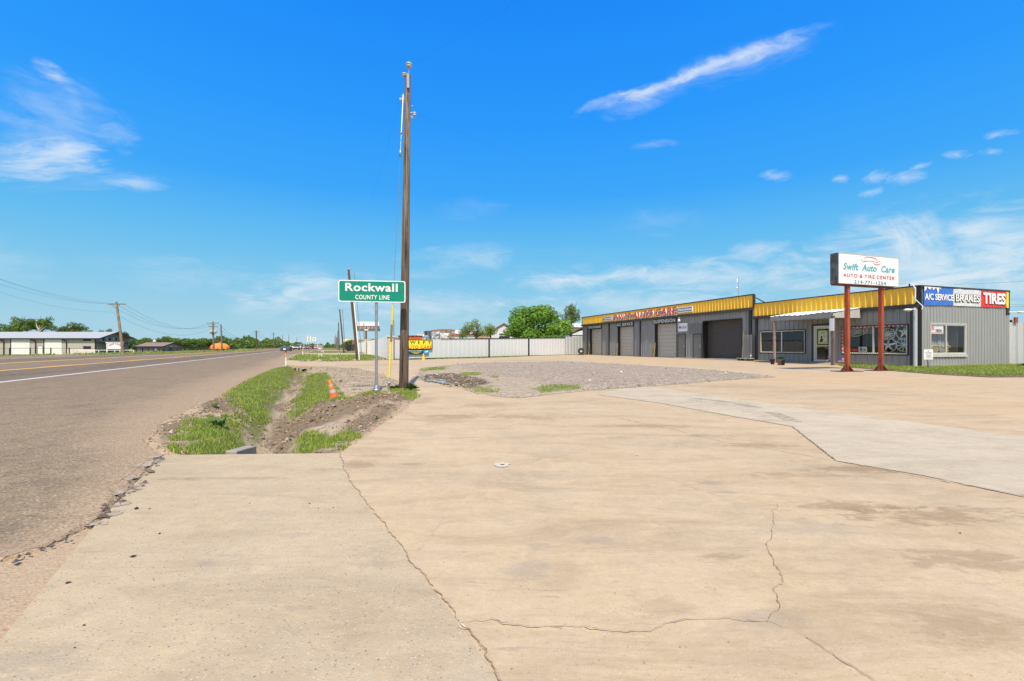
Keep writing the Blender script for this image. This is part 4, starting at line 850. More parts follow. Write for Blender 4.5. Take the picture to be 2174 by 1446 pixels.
def shop():
    t = thing('auto_workshop', 'long grey metal auto workshop with yellow parapet, roll-up doors and an office end', 'workshop building', C0, SHOP_A)
    zA = fx(1955, 605.5).z; zB = fx(1603, 624).z; zAf = fx(1939, 646).z; zBf = fx(1601, 652.6).z         # parapet tops and bottoms
    fasA = .2; fasB = .22; OV = .0
    # --- openings read off the photo: (x_lo, x_hi, z_lo, z_hi)
    def rect(p0, p1, y0, y1, pr=None):
        a, b = fx(p0), fx(p1); m_ = (p0 + p1) / 2; return (a.x, b.x, fx(m_, y1).z, fx(m_, y0).z)
    w1 = rect(1614, 1711, 700.5, 751); w2 = rect(1786.5, 1929.5, 690.5, 753.8); dr = rect(1728.5, 1766, 691.5, 770); dr = (dr[0], dr[1], .06, dr[3])
    H = [w1, w2, dr]; m = MB(); wall_with_holes(m, 'x', 0, XA, -.02, 0.05, zAf - .12, H, out=-1); m.build('office_wall', M['gwall'], t)
    rolls = [rect(1252.5, 1278, 698, 753), rect(1312, 1346, 693, 755), rect(1391, 1437, 686.5, 758.5), rect(1492.5, 1575.5, 679, 762)]
    rolls = [(a, b, 0.0, d) for a, b, c, d in rolls]; mand = [rect(1439.5, 1456, 708.6, 759.5), rect(1472, 1490.7, 708.6, 761)]; mand = [(a, b, .03, d) for a, b, c, d in mand]
    boards = [rect(1249.5, 1278.2, 689.5, 698), rect(1310, 1346.2, 682, 693), rect(1388, 1437.3, 674.5, 686.5)]
    m = MB(); wall_with_holes(m, 'x', 0, XB, XA, 0.03, zBf - .15, rolls + mand, out=-1); m.build('garage_wall', M['gwall'], t)
    # side wall with its window
    sw = (sy(1973).y, sy(2050).y, sy(2011, 753).z, sy(2011, 687).z)
    m = MB(); wall_with_holes(m, 'y', 0, .03, DEPTH, .03, zA - .1, [sw], out=1, p=.26, w=.075, h=.035, minor=False); m.build('side_wall', M['gwall_light'], t)
    # hidden back walls, roofs, floor
    m = MB(); m.box(XA, DEPTH - .1, 0, -.1, DEPTH, zA - .3).box(XB, 13, 0, XA, 13.1, zB - 1.).box(XB, .0, 0, XB + .1, 13, zB - .8).box(XA - .05, .02, zAf - .5, XA + .05, 13, zB - .7); m.build('back_walls', M['gwall_light'], t)
    m = MB(); m.add([(XA, .1, zAf + .1), (-.05, .1, zAf + .1), (-.05, DEPTH, zAf - .3), (XA, DEPTH, zAf - .3)], [(0, 1, 2, 3)]); m.add([(XB, .1, zBf + .2), (XA, .1, zBf + .2), (XA, 13, zBf - .5), (XB, 13, zBf - .5)], [(0, 1, 2, 3)]); m.build('roof', M['galv'], t)
    # parapets in yellow sheet, cap trim, gutter
    m = MB(); rib_wall(m, 'x', -.10, XA + .0, -.22, zAf, zA - .05, out=-1, h=.05, w=.11); rib_wall(m, 'x', -.14, XB, XA - .01, zBf, zB - .07, out=-1, h=.05, w=.11)
    m.build('parapet_panels', M['yellow'], t)
    m = MB(); m.box(XA + .0, -.17, zA - .06, .06, .0, zA).box(XB - .03, -.2, zB - .08, XA + .03, .02, zB).box(XA - .005, -.2, zBf - .0, XA + .07, .02, zB - .08)
    m.bar((XA + .05, .1, zB - .3), (XA + .05, 1.6, zA - .15), .06); m.build('cap_trim', M['black'], t)
    m = MB(); m.box(XA + .0, -.2, zAf - fasA, -.03, -.01, zAf - .002).build('gutter', M['dark'], t); m = MB(); m.box(XB - .1, -.24, zBf - fasB, XA + .02, -.01, zBf - .003).build('gutter', M['brown'], t)
    m = MB(); m.box(-.19, -.06, .02, .05, .02, zA - .06); m.box(-.02, .02, zA - .1, .07, DEPTH + .03, zA); m.box(.0, DEPTH - .25, zA - 1.45, .055, DEPTH + .02, zA - .1); m.build('corner_trim', M['black'], t)
    m = MB(); m.box(-.0, DEPTH - .2, .02, .03, DEPTH + .02, zA - 1.45); m.build('corner_trim', M['gwall'], t)
    # downspouts
    def spout(px, w, m_, z1, off=.05, z0=.05):
        x = fx(px).x; MB().box(x - w / 2, -off - .1, z0, x + w / 2, -off, z1).build('downspout', m_, t)
    m = MB(); x = fx(1946.5).x; m.tube([(x, -.13, 0), (x, -.13, zAf - fasA)], .095, 14); m.build('corner_pipe', M['bluegrey'], t)
    spout(1939, .16, M['dark'], zAf - fasA); spout(1294.5, .18, M['black'], zBf - fasB); spout(1360.8, .16, M['black'], zBf - fasB); spout(1594.8, .22, M['black'], zBf - .1, .06, .4); spout(1607.5, .18, M['black'], zAf - fasA); spout(1249.3, .14, M['black'], zBf - .5)
    # recessed roll-up doors
    for i, (a, b, c, d) in enumerate(rolls):
        dep = .3 if i < 3 else .5; mm = M['rolll'] if i < 3 else M['rolld']; m = MB(); a2, b2 = a + .02, b - .02
        if i < 3:
            n = 9; hh = d / n
            for k in range(n):
                z = k * hh; m.add([(a2, dep, z), (b2, dep, z), (b2, dep, z + hh - .035), (a2, dep, z + hh - .035), (a2, dep + .025, z + hh - .015), (b2, dep + .025, z + hh - .015), (b2, dep, z + hh), (a2, dep, z + hh)], [(0, 1, 2, 3), (3, 2, 5, 4), (4, 5, 6, 7)])
        else:
            n = 30; hh = d / n; vs = []
            for k in range(n * 4 + 1):
                z = k * hh / 4; y = dep + .035 * math.cos(k * math.pi / 2); vs += [(a2, y, z), (b2, y, z)]
            m.add(vs, [(2 * k, 2 * k + 1, 2 * k + 3, 2 * k + 2) for k in range(n * 4)], 0, True)
        rd = m.build('roll_up_door', mm, t)
        MB().box(a2, dep - .05, 0, b2, dep - .01, .09).build('bottom_bar', M['alu'] if i == 3 else mm, rd)
        m = MB(); m.box(a - .03, -.045, 0, a + .02, dep, d); m.box(b - .02, -.045, 0, b + .03, dep, d); m.box(a + .02, -.045, d - .03, b - .02, dep, d + .02); m.build('door_jamb', M['black'], rd)
    # pale concrete threshold strip
    a, b, c, d = rolls[3]; MB().box(a - 3.6, -.42, .0, b + 2.6, .0, .06).build('threshold', M['pale'], t)
    for a, b, c, d in mand:
        o = MB().box(a + .06, -.03, .05, b - .06, .01, d - .06).build('service_door', M['gdoor'], t); m = MB(); m.box(a, -.06, .03, a + .06, .02, d).box(b - .06, -.06, .03, b, .02, d).box(a + .06, -.06, d - .06, b - .06, .02, d); m.build('door_frame', M['dark'], o)
        MB().tube([(b - .2, -.05, 1.1), (b - .2, -.09, 1.1)], .04, 10).tube([(b - .2, -.05, 1.25), (b - .2, -.07, 1.25)], .03, 10).build('door_knob', M['alu'], o)
    # black lettered boards above the doors
    for (a, b, c, d), s, dd in zip(boards, ('TUNE-UPS BRAKES', 'A/C SERVICE', 'SUSPENSION'), rolls):
        z0 = dd[3] + .02; z1 = zBf - fasB - .02 - (.03 if s == 'TUNE-UPS BRAKES' else 0); o = MB().box(a, -.1, z0, b, -.06, z1).build('lettered_board', M['black'], t)
        text_part('lettering', s, a + (b - a) * .02, b - (b - a) * .04, z0 + (z1 - z0) * .12, z1 - (z1 - z0) * .1, -.103, M['refl'], o, bold=.006, ext=.004, sp=1.12)
    # dark patch panels on the wall, pale dents along the lower ribs
    p = fx(1484); a = fx(1463).x; b = fx(1491).x; MB().box(a, -.042, mand[1][3] + .04, b, -.038, fx(1477, 687.5).z).build('patch_panel', M['gdoor'], t)
    # round Mobil sign
    a, b = fx(1442), fx(1461); z0 = fx(1451, 703.6).z; z1 = fx(1451, 686.2).z; o = MB().box(a.x, -.1, z0, b.x, -.05, z1).build('oil_brand_sign', M['facew'], t); W = b.x - a.x; zc0 = z0 + (z1 - z0) * .32; zc1 = z0 + (z1 - z0) * .68
    text_part('lettering', 'M', a.x + W * .08, a.x + W * .3, zc0, zc1, -.103, M['blue'], o, bold=.01); text_part('lettering', 'o', a.x + W * .34, a.x + W * .52, zc0, zc0 + (zc1 - zc0) * .8, -.103, M['redv'], o, bold=.01); text_part('lettering', 'bil', a.x + W * .56, a.x + W * .9, zc0, zc1 + .02, -.103, M['blue'], o, bold=.008)
    # wall lamp above it
    p = fx(1448, 680); m = MB(); m.tube([(p.x, -.05, p.z + .25), (p.x - .05, -.3, p.z + .25), (p.x - .05, -.3, p.z + .1)], .02, 8); m.lathe([(0, .12), (.08, .1), (.13, -.02), (.11, -.1), (.0, -.2)], (p.x - .05, -.3, p.z), 12); m.build('wall_lamp', M['white'], t)
    # big channel lettering on the parapet
    x0 = fx(1303, 670, .25).x; x1 = fx(1437, 658, .25).x; zc = fx(1370, 667, .25).z; hh = .37
    sgn = bpy.data.objects.new('channel_letter_sign', None); link(sgn, t)
    m = MB(); m.box(x0 - 2.8, -.20, zc - .1, x1 + 2.1, -.17, zc + .1); m.build('raceway', M['galv'], sgn)
    text_part('letter_backs', 'SWIFT AUTO CARE', x0 + .09, x1 + .09, zc - hh - .07, zc + hh - .07, -.235, M['facew'], sgn, bold=.0, ext=.04, shear=.12, sp=1.12)
    text_part('lettering', 'SWIFT AUTO CARE', x0, x1, zc - hh, zc + hh, -.29, M['redv'], sgn, bold=.0, ext=.015, shear=.12, sp=1.12)
    for (pa, pb) in ((1283, 1299.5), (1439.5, 1470)):
        xa, xb = fx(pa, 670, .25).x, fx(pb, 665, .25).x; w = MB(); bl = MB()
        w.box(xa, -.27, zc - .26, xb, -.21, zc + .26); 
        for s in (.12, -.12): bl.box(xa + .05, -.275, zc + s - .035, xb - .05, -.268, zc + s + .035)
        o = w.build('wing_panel', M['facew'], sgn); bl.build('dark_stripes', M['navy'], o)
    # --- office windows
    def window(a, b, z0, z1, mull, frame, nm='office_window', trim=True, y=0., ax='x', glass=True):
        def bx(m, a0, y0, z0, a1, y1, z1): return m.box(a0, y0, z0, a1, y1, z1) if ax == 'x' else m.box(-y1, a0, z0, -y0, a1, z1)
        e = .055; m = MB(); bx(m, a, -.055, z0, b, .05, z0 + e); bx(m, a, -.055, z1 - e, b, .05, z1); bx(m, a, -.055, z0 + e, a + e, .05, z1 - e); bx(m, b - e, -.055, z0 + e, b, .05, z1 - e); o = m.build(nm, frame, t)
        m = MB(); i = e + .07
        m2 = MB(); bx(m2, a + e, -.03, z0 + e, b - e, .03, z0 + e + .06); bx(m2, a + e, -.03, z1 - e - .06, b - e, .03, z1 - e); bx(m2, a + e, -.03, z0 + e + .06, a + e + .06, .03, z1 - e - .06); bx(m2, b - e - .06, -.03, z0 + e + .06, b - e, .03, z1 - e - .06)
        bx(m2, mull - .04, -.035, z0 + e + .06, mull + .04, .03, z1 - e - .06); m2.build('sash_frame', M['alu'], o)
        g = MB(); 
        if ax == 'x': g.quad((a + e, .01, z0 + e), (b - e, .01, z0 + e), (b - e, .01, z1 - e), (a + e, .01, z1 - e))
        else: g.quad((-.01, a + e, z0 + e), (-.01, b - e, z0 + e), (-.01, b - e, z1 - e), (-.01, a + e, z1 - e))
        g.build('pane', M['glass'], o); return o
    o1 = window(*w1, fx(1660).x, M['black']); o2 = window(*w2, fx(1854.5).x, M['black'])
    # decorated borders: rope light pieces
    def rope(o, r, colors, sides):
        a, b, z0, z1 = r; e = .1; segs = []
        runs = {'b': ((a + e, z0 + e), (b - e, z0 + e)), 't': ((a + e, z1 - e), (b - e, z1 - e)), 'l': ((a + e, z0 + e), (a + e, z1 - e))}
        mats_ = [M[c] for c in colors]; m = MB()
        for s in sides:
            p, q = Vector(runs[s][0]), Vector(runs[s][1]); n = int((q - p).length / .11)
            for k in range(n):
                u = p.lerp(q, k / n); v = p.lerp(q, (k + .72) / n); m.bar((u.x, -.07, u.y), (v.x, -.07, v.y + (.018 if s != 'l' else 0)), .055, .05, (k % len(mats_)) if s != 'b' or len(mats_) == 1 else 0)
        m.build('rope_light', mats_, o)
    rope(o1, w1, ['cream'], 'tbl'); rope(o2, w2, ['cream', 'redv'], 'tl'); rope(o2, w2, ['cream'], 'b')
    # --- door
    a, b, z0, z1 = dr; m = MB(); m.box(a, -.05, z0, a + .09, .05, z1).box(b - .09, -.05, z0, b, .05, z1).box(a + .09, -.05, z1 - .1, b - .09, .05, z1); fr = m.build('entrance_door', M['alu'], t)
    m = MB(); A, B = a + .1, b - .1; m.box(A, -.02, z0 + .01, A + .09, .03, z1 - .11).box(B - .09, -.02, z0 + .01, B, .03, z1 - .11).box(A + .09, -.02, z0 + .01, B - .09, .03, z0 + .18).box(A + .09, -.02, z1 - .2, B - .09, .03, z1 - .11).box(A + .09, -.02, 1.12, B - .09, .03, 1.18); m.build('door_leaf', M['alu'], fr)
    MB().quad((A + .09, .01, z0 + .18), (B - .09, .01, z0 + .18), (B - .09, .01, z1 - .2), (A + .09, .01, z1 - .2)).build('pane', M['glass'], fr)
    m = MB(); m.tube([(B - .06, -.02, .98), (B - .06, -.1, .98), (B - .22, -.1, .98), (B - .22, -.1, 1.3), (B - .06, -.1, 1.3), (B - .06, -.02, 1.3)], .016, 8); m.build('handle', M['alu'], fr)
    m = MB(); m.box(a - .14, -.07, 0.02, a, .03, z1 + .12).box(a, -.07, z1, b, .03, z1 + .12); m.build('door_surround', M['black'], fr)
    # poster on the door, with a plain dark figure
    pw = (A + .24, B - .22, 1.34, 2.1); po = MB().box(pw[0] - .05, -.024, pw[2] - .06, pw[1] + .05, -.02, pw[3] + .07).build('poster', mat('lime_paper', (.42, .58, .10), .6), fr); MB().box(pw[0] + .01, -.028, pw[2], pw[1] - .01, -.024, pw[3]).build('paper', mat('pale_green_paper', (.55, .6, .47), .6), po)
    m = MB(); w_ = pw[1] - pw[0]; h_ = pw[3] - pw[2]; X = lambda u: pw[0] + u * w_; Z = lambda v: pw[2] + v * h_
    m.prism([(X(.12), Z(.08)), (X(.2), Z(.3)), (X(.3), Z(.36)), (X(.27), Z(.5)), (X(.3), Z(.62)), (X(.4), Z(.64)), (X(.47), Z(.55)), (X(.43), Z(.4)), (X(.6), Z(.33)), (X(.48), Z(.12)), (X(.3), Z(.04))], -.031, -.028); m.build('figure_print', M['blkp'], po)
    m = MB()
    for v, u0, u1 in ((.9, .3, .75), (.83, .28, .8), (.62, .55, .85), (.53, .6, .82), (.1, .55, .85)): m.box(X(u0), -.031, Z(v) - .012, X(u1), -.028, Z(v) + .012)
    m.build('print_lines', M['gdoor'], po)
    # --- interior of the office seen through the glass
    ib = mat('inner_wall_brown', (.10, .075, .055), .7); ic = mat('inner_ceiling', (.55, .50, .40), .8); fl = mat('inner_floor', (.16, .13, .11), .5)
    m = MB(); m.box(XA + .1, 3.4, .05, -.2, 3.45, zAf - .3, 0); m.box(XA + .06, .1, .05, XA + .1, 3.4, zAf - .3, 0); m.box(fx(1711).x + .4, .1, .05, fx(1711).x + .45, 3.4, zAf - .3, 0); m.build('inner_walls', ib, t)
    m = MB(); m.box(XA + .1, .06, zAf - .36, -.2, 3.4, zAf - .31); m.build('inner_ceiling', ic, t); m = MB(); m.box(XA + .1, .06, .02, -.2, DEPTH - .2, .05); m.build('inner_floor', fl, t)
    # things in the right-hand office window: rims, neon, poster
    def disp(px, py, r, kind, y=.25):
        p = FR.hit(px, py, 1, y); o = bpy.data.objects.new('display_rim', None); link(o, t); o.location = (p.x, y, p.z); m = MB()
        m.lathe([(r * .93, -.02), (r, -.03), (r, .1), (r * .9, .1), (r * .9, .0), (r * .93, -.02)], n=32, axis='y'); m.lathe([(0, .0), (r * .16, -.02), (r * .18, .02)], n=16, axis='y')
        n, w0, w1 = (14, .05, .06) if kind == 0 else (5, .16, .07) if kind == 1 else (10, .045, .05)
        for k in range(n):
            a = 2 * math.pi * (k + .25) / n; c, s = math.cos(a), math.sin(a); q = lambda rr, w, y: (c * rr - s * w, y, s * rr + c * w)
            if kind == 1: m.add([q(r * .1, -r * w0, -.03), q(r * .1, r * w0, -.03), q(r * .62, r * .1, .03), q(r * .9, r * .03, .08), q(r * .9, -r * .03, .08), q(r * .62, -r * .1, .03)], [(0, 1, 2, 5), (5, 2, 3, 4)])
            else: m.add([q(r * .12, -r * w0, -.03), q(r * .12, r * w0, -.03), q(r * .93, r * w1, .0), q(r * .93, -r * w1, .0)], [(0, 1, 2, 3)])
        m.build('rim_face', M['chrome'], o); return o
    disp(1886, 709, .36, 0); disp(1920, 705, .44, 1); disp(1886, 733, .44, 1); disp(1919, 732, .40, 2)
    ne = bpy.data.objects.new('open_sign', None); link(ne, t); c = FR.hit(1822, 705, 1, .2); ne.location = (c.x, .2, c.z); ne.rotation_euler = (0, R(-14), 0)
    text_part('lettering', 'OPEN', -.4, .36, -.12, .12, 0, mat('unlit_neon', (.7, .66, .52), .4), ne, bold=.0, ext=.01)
    m = MB(); m.tube([(.55 * math.cos(R(k * 12)), 0, .23 * math.sin(R(k * 12))) for k in range(31)], .02, 6); m.build('neon_ring', mat('unlit_tube', (.7, .68, .6), .4), ne)
    c = FR.hit(1804, 746, 1, .0); c2 = FR.hit(1822, 741, 1, .0); text_part('window_lettering', 'tires', FR.hit(1797, 746, 1, .03).x, FR.hit(1820.5, 746, 1, .03).x, c.z, c2.z + .06, .03, M['redv'], t, bold=.04)
    a = FR.hit(1822.5, 747, 1, .02); b_ = FR.hit(1840.5, 736.5, 1, .02); o = MB().box(a.x, .022, a.z, b_.x, .03, b_.z).build('tyre_poster', M['ltg'], t); m = MB()
    for u, v, r in ((.3, .62, .24), (.35, .3, .2), (.72, .38, .22)):
        cx, cz = a.x + (b_.x - a.x) * u, a.z + (b_.z - a.z) * v; r *= (b_.z - a.z); m.lathe([(r * .5, .018), (r, .014), (r * 1.05, .02)], (cx, 0, cz), 16, axis='y')
    m.build('tyre_print', M['blkp'], o)
    # beige partition and brown shelving behind the right window
    m = MB(); p0, p1 = FR.hit(1786, 720, 1, 1.6), FR.hit(1856, 720, 1, 1.6); m.box(p0.x, 1.6, 1.9, p1.x, 1.65, zAf - .36); m.build('inner_partition', ic, t)
    # --- side window
    y0, y1, z0, z1 = sw; window(y0, y1, z0, z1, sy(2007.5).y, M['alu'], 'side_window', ax='y')
    cur = MB(); vs = []; n = 90
    for k in range(n + 1):
        yy = y0 - .2 + (y1 - y0 + .4) * k / n; xx = -.6 + .07 * math.sin(k * 1.15) + .03 * math.sin(k * .4); vs += [(xx, yy, z0 - .3), (xx, yy, z1 + .1)]
    cur.add(vs, [(2 * k, 2 * k + 2, 2 * k + 3, 2 * k + 1) for k in range(n)], 0, True); cur.build('curtain', mat('grey_curtain', (.42, .44, .47), .8, var=.3, aniso=(1, 12, .2)), t)
    MB().box(-.16, y0 - .6, z1 - .02, -.02, y1 + .4, z1 + .0).build('window_head', M['black'], t); MB().box(.036, y0 - .05, z0 - .12, .09, y1 + .03, z0 - .01).build('window_sill', M['alu'], t)
    a, b = sy(1973.5, 691), sy(2003, 709); o = MB().box(-.008, a.y + .07, b.z, -.003, b.y, a.z).build('window_notice', M['ltg'], t); W = b.y - a.y
    m = MB(); m.box(-.003, a.y + .1, b.z + .03, .0, b.y - .05, b.z + .08); m.box(-.003, a.y + W * .1, b.z + .2, .0, a.y + W * .34, b.z + .42); m.build('red_print', mat('faded_red_print', (.55, .25, .24), .6), o)
    text_part('print', 'VISION', a.y + W * .42, a.y + W * .86, a.z - .36, a.z - .2, 0.0, M['blkp'], o, bold=.02, ext=.002, plane='x')
    # wicker-backed chairs inside
    for px in (1985, 2008):
        c = FR.hit(px, 740, 0, -.28); m = MB(); w = .34; zt = FR.hit(px, 734, 0, -.28).z; m.tube([(-.28, c.y - w, zt - .08), (-.28, c.y - w * .6, zt), (-.28, c.y + w * .6, zt), (-.28, c.y + w, zt - .08)], .045, 8)
        for k in range(5): m.tube([(-.28, c.y - .2 + k * .1, zt - .02), (-.28, c.y - .26 + k * .1, z0 + .02)], .022, 6)
        m.tube([(-.28, c.y - .3, zt - .3), (-.28, c.y + .25, zt - .3)], .02, 6); m.build('chair_back', mat('yellow_cane', (.55, .45, .2), .6), t)
    # parapet banners on the side
    def banner(p0, p1, y0, y1, y0b, y1b, m_, nm):
        a, b = sy(p0, y0), sy(p1, y1); a2, b2 = sy(p0, y0b), sy(p1, y1b); n = 22; r = 7; vs = []
        for i in range(n + 1):
            u = i / n
            for j in range(r + 1):
                v = j / r; y = a.y + (b.y - a.y) * u; z = (a2.z + (b2.z - a2.z) * u) * (1 - v) + (a.z + (b.z - a.z) * u) * v
                vs.append((.06 + .02 * noise.fractal(Vector((y * 1.6 + z * .8, z * 2.4 - y, 3)), 1, 2, 3), y, z))
        m = MB(); m.add(vs, [(i * (r + 1) + j, (i + 1) * (r + 1) + j, (i + 1) * (r + 1) + j + 1, i * (r + 1) + j + 1) for i in range(n) for j in range(r)], 0, True); return m.build(nm, m_, t), a, b, a2, b2
    o, a, b, a2, b2 = banner(1958.5, 2021, 608.5, 613, 648.5, 649, M['blue'], 'blue_banner'); W = b.y - a.y; h = a.z - a2.z
    text_part('lettering', 'A/C SERVICE', a.y + .02 * W, b.y - .01 * W, a2.z + h * .30, a2.z + h * .64, .085, M['refl'], o, bold=.024, ext=.004, plane='x')
    m = MB(); n = 11; pts = [(a.y + .01, a.z)] 
    for k in range(n + 1):
        yy = a.y + .02 + k / n * W * .55; pts.append((yy, a.z - (.28 if k == 0 else .10 + .09 * math.sin(k * 2.3) + (.2 if k == 9 else 0))))
    pts.append((a.y + W * .56, a.z - .02)); vv = [(.085, y, z) for y, z in pts]; m.add(vv, [tuple(x_) for x_ in tessellate_polygon([[Vector((p[0], p[1], 0)) for p in pts]])]); m.build('icicle_print', M['facew'], o)
    o, a, b, a2, b2 = banner(2021.3, 2080, 613.5, 614.8, 649.3, 651.5, M['ltg'], 'white_banner'); W = b.y - a.y; h = a.z - a2.z
    text_part('letter_outline', 'BRAKES', a.y + .05 * W, b.y - .05 * W, a2.z + h * .22, a2.z + h * .72, .083, M['blkp'], o, bold=.045, ext=.004, plane='x'); text_part('lettering', 'BRAKES', a.y + .07 * W, b.y - .07 * W, a2.z + h * .26, a2.z + h * .69, .089, M['refl'], o, bold=.016, ext=.004, plane='x')
    o, a, b, a2, b2 = banner(2080.3, 2134, 615, 618.5, 651.6, 653.8, M['redv'], 'red_banner'); W = b.y - a.y; h = a.z - a2.z
    text_part('letter_outline', 'TIRES', a.y + .07 * W, b.y - .04 * W, a2.z + h * .14, a2.z + h * .82, .083, M['blkp'], o, bold=.05, ext=.004, plane='x'); text_part('lettering', 'TIRES', a.y + .06 * W, b.y - .06 * W, a2.z + h * .18, a2.z + h * .84, .089, M['refl'], o, bold=.04, ext=.004, plane='x')
    MB().box(.045, b.y, b2.z, .06, b.y + .2, b.z).build('yellow_edge', M['yel'], o)
    # lamps at the two corners, cable, small fittings
    p = FR.hit(1954, 657, 1, -.2); m = MB(); m.tube([(-.05, -.25, p.z), (-.1, -.7, p.z + .02)], .03, 8); m.sph((-.12, -.85, p.z - .03), .2, 0, 8, (.75, 1.2, .4)); m.build('area_lamp', M['white'], t)
    p = sy(2143, 663); m = MB(); m.tube([(.05, DEPTH - .1, p.z), (.2, DEPTH + .5, p.z)], .03, 8); m.sph((.22, DEPTH + .7, p.z), .18, 0, 8, (.7, 1.7, .4)); m.build('area_lamp', M['white'], t)
    p = lambda px, py: FR.hit(px, py, 1, -.3); P = [p(1908, 602), p(1925, 601), p(1938, 604), p(1944, 615), p(1942, 634), p(1950, 642), p(1959, 650), p(1957, 657)]; MB().tube(P, .022, 6).build('loose_cable', M['white'], t)
    m = MB(); x = fx(1923).x; m.tube([(x, .3, zA - .3), (x, .3, zA + .22)], .04, 8); m.build('vent_pipe', M['black'], t)
    # pale scuffs on ribs
    # antenna
    a = t
shop()
def shop_extras():
    # antenna
    p = FR.wor((fx(1527).x - 1, 3.0, 0)); d = p.y; zt = zat(590, d); t = thing('antenna_mast', 'thin antenna mast standing on the roof behind the yellow parapet', 'antenna', (p.x, p.y, 4.2)); m = MB(); m.tube([(0, 0, 0), (0, 0, zt - 4.2)], .025, 6); m.build('mast', M['galv'], t); m = MB(); m.box(-.14, -.02, zt - 4.6, -.04, .02, zt - 4.25); m.tube([(0, 0, zt - 4.4), (-.1, 0, zt - 4.4)], .02, 5); m.sph((-.12, 0, zt - 4.2 - .9), .1, 0, 6); m.build('aerial_unit', M['white'], t)
    # porch
    c = FR.hit(1767, 781, 1, -2.45); tt = thing('entrance_canopy', 'sagging metal canopy on two mismatched posts over the office entrance', 'canopy', FR.wor((c.x, -2.45, 0)), SHOP_A)
    O = Vector((c.x, -2.45, 0)); ph = lambda px, py, y=-2.45: FR.hit(px, py, 1, y) - O
    a0, a1 = ph(1636, 673.5), ph(1767, 663.5); b0, b1 = ph(1641, 681.5), ph(1767, 674.5); wl = fx(1602 + 35, 660) - O; wr = fx(1812, 657) - O
    w0 = Vector((fx(1656).x, 0, 0)) - O
    # roof sheet, ribbed, front edge wavy
    n = 46; vs = []
    for i in range(n + 1):
        u = i / n; x = a0.x + (a1.x + .05 - a0.x) * u; xb = x + (.0) ; h = .045 if i % 4 == 0 else 0; sag = .03 * math.sin(u * 9)
        zf = a0.z + (a1.z - a0.z) * u + sag + h; zb = wr.z + .05 + h; vs += [(x, -.06, zf), (xb, 2.3, zb)]
    m = MB(); m.add(vs, [(2 * i, 2 * i + 2, 2 * i + 3, 2 * i + 1) for i in range(n)]); m.build('canopy_roof', M['white'], tt)
    m = MB(); n = 40; vs = []
    for i in range(n + 1):
        u = i / n; x = a0.x + (a1.x - a0.x) * u; h = .02 if i % 4 == 0 else 0; vs += [(x, -h, b0.z + (b1.z - b0.z) * u), (x, -h, a0.z + (a1.z - a0.z) * u - .015 + .03 * math.sin(u * 9))]
    m.add(vs, [(2 * i, 2 * i + 2, 2 * i + 3, 2 * i + 1) for i in range(n)]); m.build('front_fascia', M['gwall_light'], tt)
    m = MB(); n = 16; vs = []
    for i in range(n + 1):
        u = i / n; y = 2.35 * u; h = .02 if i % 3 == 0 else 0; vs += [(a1.x + h, y, b1.z + .03 * u), (a1.x + h, y, a1.z - .06 + (wr.z - a1.z + .03) * min(1, u * 1.6))]
    m.add(vs, [(2 * i, 2 * i + 2, 2 * i + 3, 2 * i + 1) for i in range(n)]); m.build('side_fascia', M['bluegrey'], tt)
    m = MB(); m.box(a0.x + .05, .05, b0.z + .02, a1.x - .05, 2.3, b0.z + .05); m.build('soffit', M['gwall'], tt)
    pl = ph(1643, 775); MB().box(pl.x - .06, -.02, -.02, pl.x + .06, .1, b0.z + .1).build('canopy_post', mat('pink_brown_post', (.34, .23, .2), .7, var=.3, vs_=5), tt)
    o = MB().box(-.08, -.02, -.04, .08, .12, b1.z + .12).build('canopy_post', mat('brown_post', (.17, .12, .11), .7, var=.3, vs_=5), tt); z0 = (FR.hit(1768, 702.5, 1, -2.45)).z; MB().box(-.13, -.06, z0, .13, -.02, b1.z - .05).build('pale_board', M['facew'], o)
    # step and ramp
    m = MB(); xa = fx(1627).x; xb = fx(1722).x; m.box(xa, -1.2, 0, xb, -.05, .07); tag(m.build('entrance_walk', M['kerbc']), kind='structure'); o = bpy.data.objects['entrance_walk']; o.location = FR.wor((0, 0, 0)); o.rotation_euler = (0, 0, SHOP_A)
    xa, xb = fx(1724).x, fx(1768).x; m = MB(); m.add([(xa, -1.5, .0), (xb, -1.5, .0), (xb, -.04, .12), (xa, -.04, .12), (xa, -.04, -.05), (xb, -.04, -.05), (xa, -1.5, -.05), (xb, -1.5, -.05)], [(0, 1, 2, 3), (0, 3, 4, 6), (1, 7, 5, 2), (0, 6, 7, 1)])
    o = m.build('entrance_ramp', M['kerbc']); tag(o, kind='structure'); o.location = FR.wor((0, 0, 0)); o.rotation_euler = (0, 0, SHOP_A)
    # planters
    for i, (px, lab) in enumerate(((1655, 'brown flower pot with dark green plant, nearer the left canopy post'), (1662, 'dark flower pot with green plant, right of the brown pot by the canopy post'), (1640, 'dark round pot half hidden behind the left canopy post'))):
        g = G(px, 775.5 if i != 2 else 773.5); r = .13 if i != 2 else .14; t = thing('flower_pot', lab, 'flower pot', g, 0, 'flower pots by the canopy post'); m = MB(); m.lathe([(0, 0), (r * .7, 0), (r, .3), (r * 1.08, .3), (r * 1.08, .34), (r * .9, .34), (r * .85, .28), (0, .28)], n=16); m.build('pot', mat('pot%d' % i, (.2, .14, .1) if i == 0 else (.035, .03, .03), .6), t)
